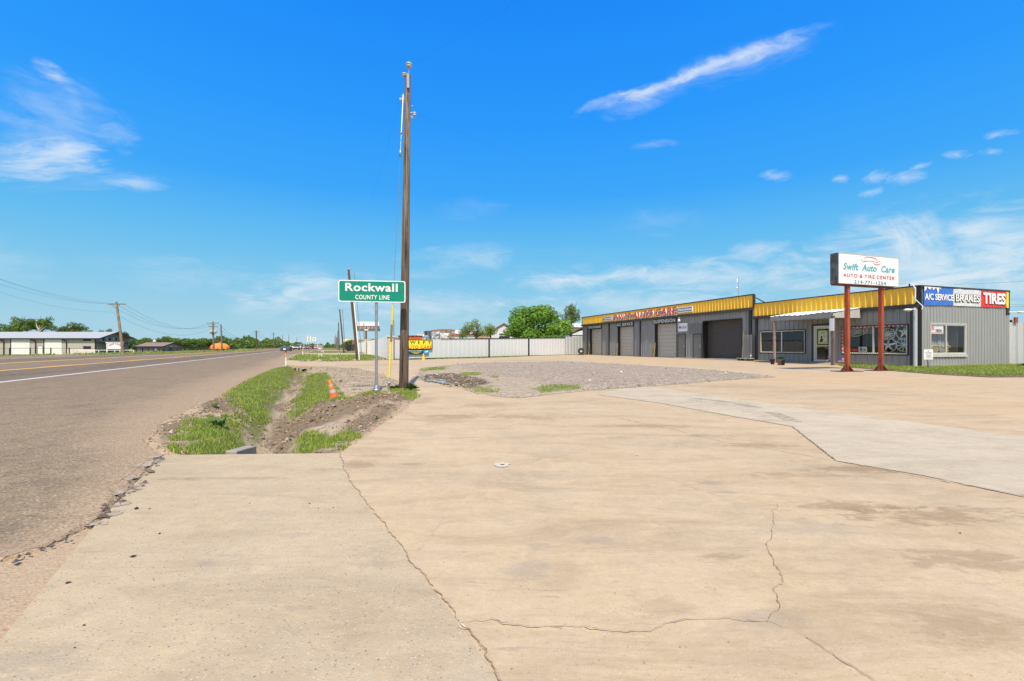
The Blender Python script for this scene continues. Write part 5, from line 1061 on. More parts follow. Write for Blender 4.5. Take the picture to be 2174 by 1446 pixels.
        if i < 2:
            rng_ = random.Random(i); m = MB()
            for k in range(260):
                a, b = rng_.uniform(0, 6.28), rng_.uniform(.1, 1.4); q = Vector((r * 1.1 * math.cos(a) * math.cos(b), r * 1.1 * math.sin(a) * math.cos(b), .33 + .16 * math.sin(b))); d = Vector((rng_.gauss(0, 1), rng_.gauss(0, 1), rng_.gauss(.5, 1))).normalized() * .035; e = d.cross(Vector((0, 0, 1))) * .5; m.add([q - d, q + e, q + d, q - e], [(0, 1, 2, 3)])
            m.build('leaves', mat('pot_leaves', (.03, .13, .055), .6, var=.5), t)
    # flag and rosette
    g = FR.hit(1779, 776, 1, -1.6); t = thing('hand_flag', 'small stars and stripes flag on a stick beside the canopy post', 'flag', FR.wor((g.x, -1.6, 0)), SHOP_A); W = .56; h = .3; z0 = .16
    m = MB(); n = 7
    for k in range(n): m.box(0, -.004, z0 + h * k / n, W, .004, z0 + h * (k + 1) / n, k % 2)
    m.build('stripes', [M['redv'], M['refl']], t); MB().box(0, -.008, z0 + h * .45, W * .42, .008, z0 + h).build('canton', M['blue'], t); MB().tube([(0, 0, -.05), (0, 0, z0 + h + .05)], .01, 6).build('stick', M['pole'], t)
    g = FR.hit(1762, 768, 1, -1.5); t = thing('pinwheel', 'dark and white foil pinwheel behind the right canopy post', 'pinwheel', FR.wor((g.x, -1.5, 0)), SHOP_A); m = MB()
    for k in range(12):
        a = 2 * math.pi * k / 12; r = .24; m.add([(0, 0, .36), (r * math.cos(a), -.05, .36 + r * math.sin(a)), (r * .7 * math.cos(a + .4), .03, .36 + r * .7 * math.sin(a + .4))], [(0, 1, 2)], k % 3)
    m.build('vanes', [M['navy'], M['refl'], mat('purple_foil', (.12, .03, .12), .4)], t); MB().tube([(0, .02, -.05), (0, .02, .36)], .01, 6).build('stick', M['white'], t)
    # rolling scissor gate and dolly
    a = FR.hit(1577, 765, 1, -.5); b = FR.hit(1596, 765, 1, -.5); t = thing('folding_gate', 'folded steel lattice gate standing against the wall right of the dark roll-up door', 'folding gate', FR.wor((a.x, -.5, 0)), SHOP_A); W = b.x - a.x; m = MB(); zt = FR.hit(1586, 711, 1, -.5).z
    for k in range(13): m.tube([(W * k / 12, .03 * (k % 2), .1), (W * k / 12, .03 * (k % 2), zt)], .016, 5)
    for k in range(12):
        for j in range(10):
            z = .15 + (zt - .4) * j / 10; dz = (zt - .4) / 10; m.bar((W * k / 12, -.01, z), (W * (k + 1) / 12, -.01, z + dz), .012); m.bar((W * k / 12, -.0, z + dz), (W * (k + 1) / 12, -.0, z), .012)
    m.build('lattice', M['gwall'], t)
    a = FR.hit(1570, 767, 1, -.7); b = FR.hit(1591, 767, 1, -.7); t = thing('floor_dolly', 'low wheeled dolly parked in front of the dark roll-up door', 'dolly', FR.wor((a.x, -.7, 0)), SHOP_A); W = b.x - a.x
    MB().box(-.2, -.12, .17, W + .15, .3, .21).build('deck', M['alu'], t)
    for x in (0, W):
        for y in (-.08, .28):
            m = MB(); m.lathe([(0, -.03), (.08, -.035), (.125, -.03), (.135, 0), (.125, .03), (.08, .035), (0, .03)], (x, y, .135), 16, axis='y'); m.build('caster', M['tyre'], t)
    m = MB(); m.tube([(W + .1, 0, .2), (W + .14, 0, .55)], .02, 6).sph((W + .12, 0, .4), .07, 0, 6); m.build('handle', M['alu'], t)
    # leaning timber guards beside doors
    for px, lab in ((1250.5, 'yellow stick leaning beside the TUNE-UPS door'), (1310.3, 'yellow stick leaning beside the A/C SERVICE door'), (1389.5, 'yellow stick leaning beside the SUSPENSION door'), (1577.5, 'tall yellow pole leaning at the right edge of the dark roll-up door')):
        zt = 1.5 if px < 1500 else 2.3; g = FR.hit(px, 757, 1, -.12); o = MB().bar((g.x - .04, -.18, .0), (g.x + .06, -.08, zt), .07, .05).build('leaning_stick', mat('yellow_wood', (.42, .31, .10), .7, var=.3)); o.location = FR.wor((0, 0, 0)); o.rotation_euler = (0, 0, SHOP_A); tag(o, lab, 'stick', 'sticks beside the workshop doors')
    # corrugated metal fence right of the workshop
    a = Vector((sy(2144).x, DEPTH + .08, 0)); L = 9.; zt = sy(2150, 684.5).z; t = thing('corrugated_fence', 'silver corrugated metal fence running right from the workshop side wall', 'metal fence', FR.wor((0, DEPTH + .08, 0)), SHOP_A)
    m = MB(); rib_wall(m, 'y', 0, 0, L, .02, zt, out=1, p=.72, w=.22, h=.09, minor=True); m.build('sheeting', M['bluegrey'], t); m = MB()
    for k in range(4): m.box(-.12, .3 + 2.4 * k, 0, -.04, .4 + 2.4 * k, zt + .15)
    m.build('rear_posts', M['rustdk'], t)
    MB().box(.04, .32, zt - .02, .12, .6, zt + .3).build('rusty_post_cap', M['rust'], t)
shop_extras()
# ------------------------------------------------------------------ white metal fence and what stands behind it
FA = G(826, 763.5); FB = FR.wor((XB, 0, 0)); FB.z = 0
def white_fence():
    v = FB - FA; L = v.length; rz = math.atan2(v.y, v.x); fr = Frame(FA, rz); t = thing('white_fence', 'long white ribbed metal fence with black top rail and posts, left of the workshop', 'metal fence', FA, rz)
    zt = lambda px, py: fr.hit(px, py, 1, 0).z; X = lambda px: fr.hit(px, 740, 1, 0).x
    def prt(p0, p1, y0, y1, m_, p, w, h, nm='panel', minor=False):
        m = MB(); rib_wall(m, 'x', 0, X(p0), X(p1), .06, (zt(p0, y0), zt(p1, y1)), p=p, w=w, h=h, out=-1, minor=minor); return m.build(nm, m_, t)
    prt(838, 1037, 721.8, 719.5, M['whitefence'], .62, .05, .03); prt(1038.3, 1121, 719.2, 718, M['whitefence'], .62, .05, .03); prt(1122.5, 1199.5, 718, 718, M['whitefence'], .62, .05, .03)
    prt(1200, 1238, 715.5, 713.5, M['bluegrey'], .75, .3, .1, 'corrugated_panel')
    m = MB(); a, b = X(935), X(1200); m.add([(a, -.05, zt(935, 720.3)), (b, -.05, zt(1200, 717.8)), (b, -.05, zt(1200, 716.8)), (a, -.05, zt(935, 718.8)), (a, .05, zt(935, 718.8)), (b, .05, zt(1200, 716.8))], [(0, 1, 2, 3), (3, 2, 5, 4)]); m.build('top_rail', M['black'], t)
    for px in (1037.5, 1122): MB().box(X(px) - .09, -.09, 0, X(px) + .09, .06, zt(px, 719)).build('post', M['black'], t)
    # brick end pillar
    t2 = thing('gate_pillar', 'pale block pillar at the corner where the two white fences meet', 'pillar', FA + v.normalized() * .1, rz); h = at(830, 713, FA.y).z; m = MB(); m.box(-.2, -.2, -.05, .2, .16, h - .08); m.build('block_shaft', M['brick'], t2); MB().box(-.27, -.27, h - .08, .27, .27, h).build('cap', M['white'], t2)
    # fence along the road
    g1 = G(783, 751.2); g2 = G(777, 749.9); g3 = G(755, 744.8); P0 = FA - v.normalized() * .12
    for i, (a, b, y0, y1, lab) in enumerate(((P0, g1, 714.5, 724.5, 'white metal fence along the road from the corner pillar to the gate gap'), (g2, g3, 725.4, 729, 'farther white metal fence along the road beyond the gate gap'))):
        d = b - a; rz2 = math.atan2(d.y, d.x); t3 = thing('roadside_fence', lab, 'metal fence', a, rz2); z0 = zat(y0, a.y); z1 = zat(y1, b.y); m = MB(); rib_wall(m, 'x', 0, 0, d.length, (-.02, -.02), (z0, z1), p=.62, w=.05, h=.03, out=1, minor=False); m.build('sheeting', M['whitefence'], t3)
        m = MB()
        for k in range(int(d.length / 3)): m.box(k * 3, -.1, 0, k * 3 + .1, -.02, z0 + (z1 - z0) * k * 3 / d.length)
        m.build('rear_posts', M['black'], t3)
    for g, lab in ((g1, 'near block pillar of the gap in the roadside fence'), (g2 + Vector((-1, 3, 0)), 'far block pillar of the gap in the roadside fence')):
        t4 = thing('gate_pillar', lab, 'pillar', g, rz2); h = zat(722, g.y); MB().box(-.24, -.24, -.05, .24, .24, h).build('block_shaft', M['brick'], t4); MB().box(-.3, -.3, h, .3, .3, h + .1).build('cap', M['brick'], t4)
    # yellow sign and blue banner on the fence
    def onf(px, py, off=.12): return fr.hit(px, py, 1, -off)
    a, b = onf(851, 741.5), onf(918, 741.5); z0, z1 = onf(885, 742).z, onf(885, 721.2).z; ts = thing('fence_sign', 'yellow sign reading SWIFT AUTO CARE hanging in a black frame on the white fence', 'sign', fr.wor((a.x, -.12, 0)), rz); W = b.x - a.x
    MB().box(0, -.03, z0, W, .06, z1).build('frame', M['black'], ts, .01); MB().box(.07, -.045, z0 + .07, W - .12, -.03, z1 - .07).build('panel', M['yel'], ts); q = lambda px: onf(px, 730).x - a.x; h = z1 - z0
    text_part('lettering', 'W', q(869.5), q(882), z0 + h * .57, z0 + h * .88, -.048, M['blkp'], ts, bold=.01); text_part('lettering', 'I', q(887), q(889.5), z0 + h * .57, z0 + h * .88, -.048, M['blkp'], ts, bold=.01); text_part('lettering', 'F', q(897.5), q(902.5), z0 + h * .57, z0 + h * .88, -.048, M['blkp'], ts, bold=.01); text_part('lettering', 'T', q(907), q(915), z0 + h * .57, z0 + h * .88, -.048, M['blkp'], ts, bold=.01); text_part('lettering', 'S', q(854), q(861), z0 + h * .57, z0 + h * .88, -.048, M['blkp'], ts, bold=.01)
    text_part('lettering', 'AUTO CARE', q(858.5), q(916), z0 + h * .09, z0 + h * .39, -.048, M['redv'], ts, bold=.012, sp=1.1); MB().box(.07, -.047, z0 + h * .47, W - .12, -.045, z0 + h * .485).build('divider_line', M['gdoor'], ts)
    a = onf(856, 747); b = onf(911, 747); z0, z1 = onf(885, 752.3).z, onf(885, 742.6).z; tb = thing('fence_banner', 'dark blue banner with light blue corner under the yellow fence sign', 'banner', fr.wor((a.x, -.12, 0)), rz); W = b.x - a.x; q = lambda px: onf(px, 747).x - a.x; h = z1 - z0
    MB().box(0, -.0, z0, q(899), .02, z1).build('banner_sheet', M['navy'], tb); MB().box(q(899), -.0, z0, W, .02, z1).build('light_blue_panel', M['cyan'], tb)
    text_part('lettering', 'Shop now, Pay later', q(868), q(897), z0 + h * .62, z1 - h * .08, -.004, M['refl'], tb, bold=.02); m = MB(); m.box(q(874), -.006, z0 + h * .42, q(893), -.002, z0 + h * .52).box(q(878), -.006, z0 + h * .2, q(889), -.002, z0 + h * .3); m.build('yellow_lines', M['yel'], tb)
    m = MB(); m.bar((q(902), -.004, z0 + h * .45), (q(909), -.004, z0 + h * .7), .006, .12); m.build('white_swoosh', M['refl'], tb)
    g = G(899, 764.3); t = thing('caution_cone', 'yellow caution cone standing on the grass in front of the white fence', 'caution cone', g); s = g.y / F; MB().lathe([(0, 0), (3.6 * s, 0), (3.4 * s, .02), (.8 * s, 13.5 * s), (.6 * s, 14 * s), (0, 14 * s)], n=14).build('cone_body', M['ycone'], t); MB().box(-3.7 * s, -3.7 * s, 0, 3.7 * s, 3.7 * s, .03).build('base', M['ycone'], t)
    # upright tyre and the block under it
    g = G(1233.5, 753.5); s = g.y / F; z = zat(745, g.y); t = thing('standing_tyre', 'truck tyre with grey wheel standing upright by the workshop corner', 'tyre', (g.x, g.y, 0), R(8)); r = 6.4 * s
    MB().lathe([(r * .55, -.12), (r * .8, -.15), (r, -.1), (r, .1), (r * .8, .15), (r * .55, .12), (r * .55, -.12)], (0, 0, z), 26, axis='y').build('tyre', M['tyre'], t); MB().lathe([(0, .02), (r * .3, 0), (r * .56, -.06), (r * .56, .1)], (0, 0, z), 20, axis='y').build('wheel', M['alu'], t)
    g = G(1233.5, 753.6); t = thing('tyre_block', 'low black block lying under the upright tyre', 'block', (g.x, g.y - .02, 0)); h = z - r - .0; MB().box(-6.2 * s, -.25, 0, 6.2 * s, .2, max(.12, h)).build('block', M['tyre'], t, .03)
white_fence()
# ------------------------------------------------------------------ trees
def crown_mesh(name, n, blobs, leaf, m, seed, squash=1.):
    """leaf quads spread through several ellipsoid lobes; unit crown of radius about 1 centred on the origin"""
    rg = np.random.default_rng(seed); w = np.array([b[3] ** 2 for b in blobs]); w = w / w.sum(); c = rg.choice(len(blobs), n, p=w); B = np.array(blobs)[c]
    d = rg.normal(size=(n, 3)); d /= np.linalg.norm(d, axis=1)[:, None]; r = rg.uniform(.35, 1.08, n) ** .5
    P = B[:, :3] + d * (B[:, 3] * r)[:, None] * np.array([1, 1, squash])
    f = np.array([noise.noise(Vector(p) * 3.2) for p in P]); keep = (f > -.28) | (rg.random(n) < .12); P = P[keep]; d = d[keep]; n = len(P)
    nn = d + rg.normal(size=(n, 3)) * .7 + np.array([0, -.15, .35]); nn /= np.linalg.norm(nn, axis=1)[:, None]; a = np.cross(nn, rg.normal(size=(n, 3))); a /= np.linalg.norm(a, axis=1)[:, None]; b = np.cross(nn, a)
    s = leaf * rg.uniform(.55, 1.35, n)[:, None]; V = np.stack([P - a * s, P + b * s * .6, P + a * s, P - b * s * .6], 1).reshape(-1, 3); Fq = np.arange(n * 4).reshape(-1, 4)
    me = bpy.data.meshes.new(name); me.from_pydata(V.tolist(), [], Fq.tolist()); me.materials.append(m); return me
def blobs(seed, k=16, r=(.28, .5), spread=.72, flat=.8, low=-.5):
    rg = random.Random(seed); out = [(0, 0, 0, .5)]
    for _ in range(k):
        a = rg.uniform(0, 6.28); e = rg.uniform(low, 1); q = spread * rg.uniform(.6, 1.05); out.append((q * math.cos(a) * math.sqrt(1 - e * e), q * math.sin(a) * math.sqrt(1 - e * e), q * e * flat, rg.uniform(*r)))
    return out
def trunk_mesh(seed, h=1.6, r=.06, limbs=7, crown_z=0.):
    rg = random.Random(seed); m = MB(); m.tube([(0, 0, -h), (.03, .02, -h * .5), (.0, -.02, -.25)], [r * 1.3, r, r * .8], 9)
    for k in range(limbs):
        a = rg.uniform(0, 6.28); q = rg.uniform(.4, .75); zt = rg.uniform(.0, .75); z0 = rg.uniform(-.6, -.2); m.tube([(0, 0, z0), (q * .45 * math.cos(a), q * .45 * math.sin(a), z0 + (zt - z0) * .6), (q * math.cos(a), q * math.sin(a), zt)], [r * .6, r * .38, r * .1], 6)
    return m.mesh('trunk', M['bark'])
def tree(name, label, base, cz, rx, rz, cm, tm, cat='tree', group=None, rot=0., ry=None):
    t = thing(name, label, cat, base, rot, group); c = link(bpy.data.objects.new('crown', cm), t); c.location = (0, 0, cz); c.scale = (rx, ry or rx, rz)
    k = link(bpy.data.objects.new('trunk', tm), t); k.location = (0, 0, cz); k.scale = (rx, ry or rx, cz / 1.6 if cz > 0 else 1); return t
def behind(px, d): p = at(px, HY, d); return Vector((p.x, p.y, gz(p.x, p.y)))
TM = [trunk_mesh(i) for i in range(3)]
CMul = crown_mesh('mulberry_crown', 15000, blobs(3, 34, (.15, .33), .80, .85, -.8), .036, M['leaf1'], 3)
def big_tree():
    d = 63.; b = behind(1140, d); t = tree('mulberry_tree', 'broad bright green tree spilling over the white fence left of the workshop', b, zat(699, d), 88 / F * d, 58 / F * d, CMul, TM[0], ry=4.)
    # drooping branches over the fence
    rg = random.Random(8); m = MB(); V = []
    for px, y0, y1, w in ((1179, 715, 736, 5), (1184, 712, 730, 8), (1172, 712, 722, 6), (1165, 714, 721, 5), (1150, 714, 722, 5), (1190, 712, 727, 4), (1198, 706, 718, 5)):
        dd = 58.6 + (px - 1165) * .05
        for k in range(int(34 * w / 5 * (y1 - y0) / 10)):
            yy = rg.uniform(y0, y1); ww = w * (1 - .6 * (yy - y0) / (y1 - y0)); p = at(px + rg.gauss(0, ww * .5), yy, dd + rg.gauss(0, .3)) - b; a = Vector((rg.gauss(0, 1), rg.gauss(0, 1), rg.gauss(-.6, 1))).normalized() * .13; e = a.cross(Vector((rg.gauss(0, 1), rg.gauss(0, 1), rg.gauss(0, 1)))).normalized() * .075; m.add([p - a, p + e, p + a, p - e], [(0, 1, 2, 3)])
    for px, yy in ((1179, 730), (1184, 726), (1165, 718), (1150, 718)): m.tube([at(1170, 705, 60.5) - b, at(px, yy - 8, 58.8) - b, at(px, yy, 58.5) - b], [.06, .03, .012], 5)
    m.build('drooping_branches', M['leaf1'], t)
big_tree()
CM2 = crown_mesh('loose_crown', 5200, blobs(5, 22, (.2, .34), .75, .95, -.5), .045, M['leaf2'], 5)
CM3 = crown_mesh('sparse_crown', 4200, blobs(9, 20, (.2, .33), .85, .9, -.5), .042, M['leaf5'], 9)
tree('oak_tree', 'taller rounded olive-green tree behind the white fence, next to the workshop parapet', behind(1213, 88), zat(672, 88), 23 / F * 88, 30 / F * 88, CM2, TM[1])
tree('small_tree', 'thin yellowish-green tree with sparse crown behind the middle of the white fence', behind(1010, 72), zat(701, 72), 38 / F * 72, 25 / F * 72, CM3, TM[2])
tree('small_tree', 'wispy pale tree right of the sparse yellowish one, before the gabled shed', behind(1042, 76), zat(703, 76), 19 / F * 76, 17 / F * 76, CM3, TM[1], rot=1.4); tree('small_tree', 'low light green sapling just left of the sparse yellowish tree', behind(982, 70), zat(712, 70), 10 / F * 70, 12 / F * 70, CM3, TM[0], rot=2.4)
CW = [crown_mesh('woodland_crown', 2100, blobs(20 + i, 16, (.26, .42), .72, .9, -.85), .085, M['leaf3'] if i % 2 else M['leaf4'], 20 + i) for i in range(4)]
CL = [crown_mesh('oak_crown', 4200, blobs(40 + i, 20, (.17, .32), .82, .9, -.5), .05, M['leaf3'], 40 + i) for i in range(3)]
# behind the warehouse on the left
for i, (px, top, w, cm, lab, rot) in enumerate(((42, 669, 30, 0, 'tall ragged tree behind the white warehouse, left of the forked tree', 0), (88, 669, 29, 1, 'forked tree with pale bare limbs behind the white warehouse roof', 1), (5, 683, 26, 2, 'green tree at the left edge of the photo behind the warehouse', 2), (160, 681, 35, 2, 'dense dark tree behind the middle of the warehouse roof', 3.3), (222, 695, 22, 0, 'low tree above the gable end of the warehouse', 4.5), (262, 702, 16, 1, 'dark tree behind the leaning pole at the warehouse end', 5.4), (130, 697, 16, 0, 'small tree crown between the forked tree and the dense dark one', 2.2))):
    d = 128 + i * 3; b = behind(px, d); zt = zat(top, d); H = zt - b.z; rzv = min(H * .36, w / F * d * .8); tree('oak_tree', lab, b, zt - rzv - b.z, w / F * d, rzv, CL[cm], TM[i % 3], group='trees behind the warehouse', rot=rot)
m = MB(); b = behind(82, 126); 
for q in (((82, 712), (83, 700), (92, 690)), ((82, 706), (90, 699), (98, 692)), ((83, 702), (78, 692), (76, 684)), ((82, 712), (82, 704), (84, 690))): m.tube([at(px, py, 126) - b for px, py in q], [.22, .14, .05], 6)
t = m.build('bare_limbs', mat('pale_bark', (.45, .4, .33), .9)); t.location = b; tag(t, 'pale bare forked limbs showing in front of the tree behind the warehouse', 'tree limbs')
wood = [(300, 727, 16), (322, 722, 15), (345, 714, 16), (363, 719, 16), (383, 719, 15), (402, 717, 15), (420, 720, 14), (438, 719, 15), (458, 722, 13), (476, 719, 14), (490, 725, 11), (503, 716, 11), (517, 724, 9), (530, 726, 10), (544, 723, 11), (556, 728, 8), (566, 727, 8), (576, 728, 8), (590, 731, 8), (282, 719, 14), (270, 712, 12), (614, 731, 6), (628, 733.5, 5), (647, 733, 5), (310, 716, 14), (332, 718, 13)]
names_w = ['dark', 'bright green', 'mid green', 'yellowish green']
for i, (px, top, w) in enumerate(wood):
    d = 165 + (px - 280) * .55 + (i * 7 % 11); b = behind(px, d); zt = zat(top, d); H = zt - b.z
    t = tree('woodland_tree', '%s woodland tree beyond the road fences, number %d' % (names_w[i % 4], i), b, H * .48, w * 1.15 / F * d, H * .56, CW[i % 4], TM[i % 3], group='trees along the far side of the road', rot=i * 1.3)
    fence = 'behind the small house' if px < 350 else 'behind the iron fence' if px < 430 else 'behind the orange canopy' if px < 500 else 'right of the iron fence end' if px < 545 else 'near the far roadside poles' if px < 600 else 'at the far end of the road'
    size = 'tall' if top < 720 else 'medium' if top < 726 else 'low'; t['label'] = ('%s %s tree %s, %s' % (size, names_w[i % 4], fence, ['with wide crown', 'with rounded crown', 'with bushy crown', 'with ragged crown', 'with full crown'][(i * 3 + i // 5) % 5]))[:90]
wb = MB(); rg = np.random.default_rng(5); V = []; nleaf = 26000
px = rg.uniform(-300, 760, nleaf); dd = 260 + rg.uniform(0, 70, nleaf) + np.clip(px - 560, 0, 400) * 1.5; hh = (6.5 + 3 * np.array([noise.fractal(Vector((p * .035, 0, 3)), 1, 2, 3) for p in px])) * np.clip((740 - px) / 140, .4, 1) * rg.uniform(0, 1, nleaf) ** .6
P = np.stack([(px - CX) / F * dd, dd, -.5 + hh], 1); a = rg.normal(size=(nleaf, 3)); a /= np.linalg.norm(a, axis=1)[:, None]; b = np.cross(a, rg.normal(size=(nleaf, 3))); b /= np.linalg.norm(b, axis=1)[:, None]; s = rg.uniform(.4, .95, nleaf)[:, None]
o = np_mesh('distant_woods', np.stack([P - a * s, P + b * s * .6, P + a * s, P - b * s * .6], 1).reshape(-1, 3), np.arange(nleaf * 4).reshape(-1, 4), M['leaf3']); tag(o, 'distant mass of green woodland along the horizon on the left', 'woods', kind='stuff')
nleaf = 9000; px = rg.uniform(660, 800, nleaf); dd = rg.uniform(420, 520, nleaf); hh = 5.5 * rg.uniform(0, 1, nleaf) * (.6 + .8 * np.array([noise.noise(Vector((p * .12, 0, 9))) for p in px])); P = np.stack([(px - CX) / F * dd, dd, hh], 1); a = rg.normal(size=(nleaf, 3)); a /= np.linalg.norm(a, axis=1)[:, None]; b = np.cross(a, rg.normal(size=(nleaf, 3))); b /= np.linalg.norm(b, axis=1)[:, None]; s = rg.uniform(.4, .9, nleaf)[:, None]
o = np_mesh('distant_woods', np.stack([P - a * s, P + b * s * .6, P + a * s, P - b * s * .6], 1).reshape(-1, 3), np.arange(nleaf * 4).reshape(-1, 4), M['leaf3']); tag(o, 'low line of hazy trees on the horizon between the speed signs and the poles', 'woods', kind='stuff')

# ------------------------------------------------------------------ behind the white fence
def yard():
    def Lb(px, d): return at(px, HY, d)
    # gabled shed with red trim
    d = 84; x0, xr, x1 = Lb(1042, d).x, Lb(1070, d).x, Lb(1098, d).x; ze, zp = zat(703.5, d), zat(688, d); t = thing('gabled_shed', 'white gabled metal shed with dark red roof trim behind the fence', 'shed', (x0, d, 0)); W = x1 - x0; c = xr - x0
    MB().prism([(0, 0), (0, ze), (c, zp), (W, ze), (W, 0)], 0, 8).build('wall', M['whitefence'], t); m = MB(); m.prism([(-.3, ze - .25), (c, zp - .02), (W + .3, ze - .25), (W + .3, ze - .05), (c, zp + .18), (-.3, ze - .05)], -.25, 8.2); m.build('roof', mat('roof_red_trim', (.22, .05, .04), .5), t)
    MB().box(c - 1.1, -.06, 0, c + 1.4, -.01, ze - .3).build('door', M['facew'], t)
    # long white roofs
    for (p0, p1, yt, yb, d, lab) in ((958, 1040, 703, 708.5, 96, 'long low shed with white roof left of the gabled shed'), (1203, 1238, 688, 694.5, 92, 'white roofed building with thin red trim behind the lean-to')):
        x0, x1 = Lb(p0, d).x, Lb(p1, d).x; t = thing('metal_building', lab, 'building', (x0, d, 0)); W = x1 - x0; z1, z0 = zat(yt, d), zat(yb, d); MB().box(0, .3, 0, W, 9, z0).build('wall', M['whitefence'], t); MB().add([(-.3, 0, z0), (W + .3, 0, z0), (W + .3, 5, z1 + .4), (-.3, 5, z1 + .4), (-.3, 9.3, z0), (W + .3, 9.3, z0)], [(0, 1, 2, 3), (3, 2, 5, 4)]).build('roof', mat('white_roof', (.72, .73, .75), .4), t); MB().box(-.3, -.06, z0 - .22, W + .3, .0, z0 - .02).build('trim', M['crim'], t)
    # lean-to against the workshop
    d = 67; t = thing('lean_to', 'dark open lean-to roof against the end of the workshop above the fence', 'lean-to', Vector((Lb(1206, d).x, d, 0))); o = t.location
    P = lambda px, py, dd: at(px, py, dd) - o; m = MB()
    a, b, c_, e = P(1208, 709.5, 66), P(1237.5, 694, 66), P(1237.5, 698, 76), P(1212, 708.5, 76); m.add([a, b, c_, e] + [q + Vector((0, 0, .08)) for q in (a, b, c_, e)], [(0, 1, 2, 3), (7, 6, 5, 4), (0, 4, 5, 1), (1, 5, 6, 2), (2, 6, 7, 3), (3, 7, 4, 0)]); m.build('roof_sheet', mat('underside_sheet', (.2, .18, .16), .6), t)
    m = MB()
    for k in range(6): u = k / 5; m.bar(a.lerp(e, u) - Vector((0, 0, .1)), b.lerp(c_, u) - Vector((0, 0, .1)), .12)
    m.bar(a - Vector((0, 0, .2)), P(1237.5, 709.5, 66) - Vector((0, 0, .2)), .15); m.tube([P(1211, 710, 67), Vector((.35, 0, 0))], .08, 8); m.build('rafters', M['dark'], t)
    # trailer
    d = 66; t = thing('parked_trailer', 'silver wheeled trailer behind the fence left of the big green tree', 'trailer', Lb(1069, d)); s = d / F; z = lambda y: zat(y, d); t.location.z = 0; m = MB(); m.box(-9 * s, 0, z(717), 12 * s, 2, z(705)); m.build('body', M['alu'], t, .1); m = MB(); 
    for x in (-4, 5): m.lathe([(0, -.1), (.4, -.1), (.45, 0), (.45, .2), (0, .2)], (x * s, -.05, z(719)), 16, axis='y')
    m.build('wheels', M['tyre'], t); MB().box(-9.5 * s, -.03, z(711), 12.5 * s, -.01, z(709)).build('rail', M['black'], t)
    MB().box(-9.5 * s, .1, .4, 12.5 * s, 1.9, z(717) - .02).build('chassis', M['black'], t)
    # orange container and wrapped loads
    d = 56; s = d / F
    t = thing('orange_container', 'faded orange metal container behind the fence above the yellow sign', 'container', at(846, HY, d)); t.location.z = 0; m = MB(); rib_wall(m, 'x', 0, 0, 56 * s, 0, zat(713, d), p=.5, w=.2, h=.06, minor=False); m.box(0, .01, 0, 56 * s, 2.2, zat(713, d) - .01); m.build('body', mat('faded_orange', (.62, .12, .04), .6, var=.3, vs_=2), t); MB().box(-.05, -.08, zat(714, d), 56 * s + .05, 0, zat(712.4, d)).build('top_rail', M['rustdk'], t)
    rg = random.Random(4)
    def load(px0, px1, top, d, mm, lab, nm='wrapped_load', cat='wrapped load', amp=.12, bottom=None):
        x0, x1 = at(px0, HY, d).x, at(px1, HY, d).x; z1 = zat(top, d); z0 = .0 if bottom is None else zat(bottom, d); t = thing(nm, lab, cat, ((x0 + x1) / 2, d, 0), 0, 'wrapped loads behind the fence'); n = 14; vs = []; W = (x1 - x0) / 2
        m = MB(); k = 24
        for j in range(n + 1):
            z = z0 + (z1 - z0) * min(1, j / (n - 2)); sh = 1 if j <= n - 2 else (.6 if j == n - 1 else .0)
            for i in range(k):
                a = 2 * math.pi * i / k; cc, ss = math.cos(a), math.sin(a); q = (abs(cc) ** 6 + abs(ss) ** 6) ** (-1 / 6); r = 1 + amp * noise.noise(Vector((cc * 4, ss * 4, z * 2.5 + px0))); vs.append((W * cc * q * r * sh, .7 * ss * q * r * sh, z + amp * .8 * noise.noise(Vector((cc * 2, ss * 2, px0 + j))) * (j > n - 4)))
        m.add(vs, [(j * k + i, j * k + (i + 1) % k, (j + 1) * k + (i + 1) % k, (j + 1) * k + i) for j in range(n) for i in range(k)]); m.build('load', mm, t)
    M['wrapb'] = mat('dark_streaked_wrap', (.10, .11, .12), .3, var=1., vs_=1.6, aniso=(5, 5, .5)); M['wraps'] = mat('silver_wrap', (.42, .45, .48), .3, .2, var=.5, vs_=4); M['wrapw'] = mat('white_wrap', (.62, .6, .58), .35, var=.4, vs_=5); M['pal'] = mat('pallet_wood', (.34, .21, .12), .85, var=.4, vs_=4)
    load(901, 916, 703, 58, M['wrapb'], 'tall dark plastic-wrapped load behind the fence, left of the silver bale'); load(915.5, 935, 705.5, 58.5, M['wraps'], 'silver wrapped bale behind the fence beside the dark wrapped load', amp=.25); load(935, 953.5, 708, 58, M['wrapw'], 'whitish wrapped bundle below the pallet stacks', amp=.2); load(886, 900, 710.5, 57, M['wrapw'], 'small white wrapped bundle lying on the orange container end', amp=.25, bottom=714)
    load(898, 910, 714, 55, M['wraps'], 'low crumpled silver bundle right above the yellow sign', amp=.3)
    # pallet stacks
    pm = MB()
    for k in range(9):
        z = .15 * k
        for y in (-.5, 0, .5): pm.box(-.6, y - .05, z, .6, y + .05, z + .09)
        for x in (-.52, -.26, 0, .26, .52): pm.box(x - .06, -.55, z + .092, x + .06, .55, z + .115)
    pmesh = pm.mesh('pallet_stack', M['pal'])
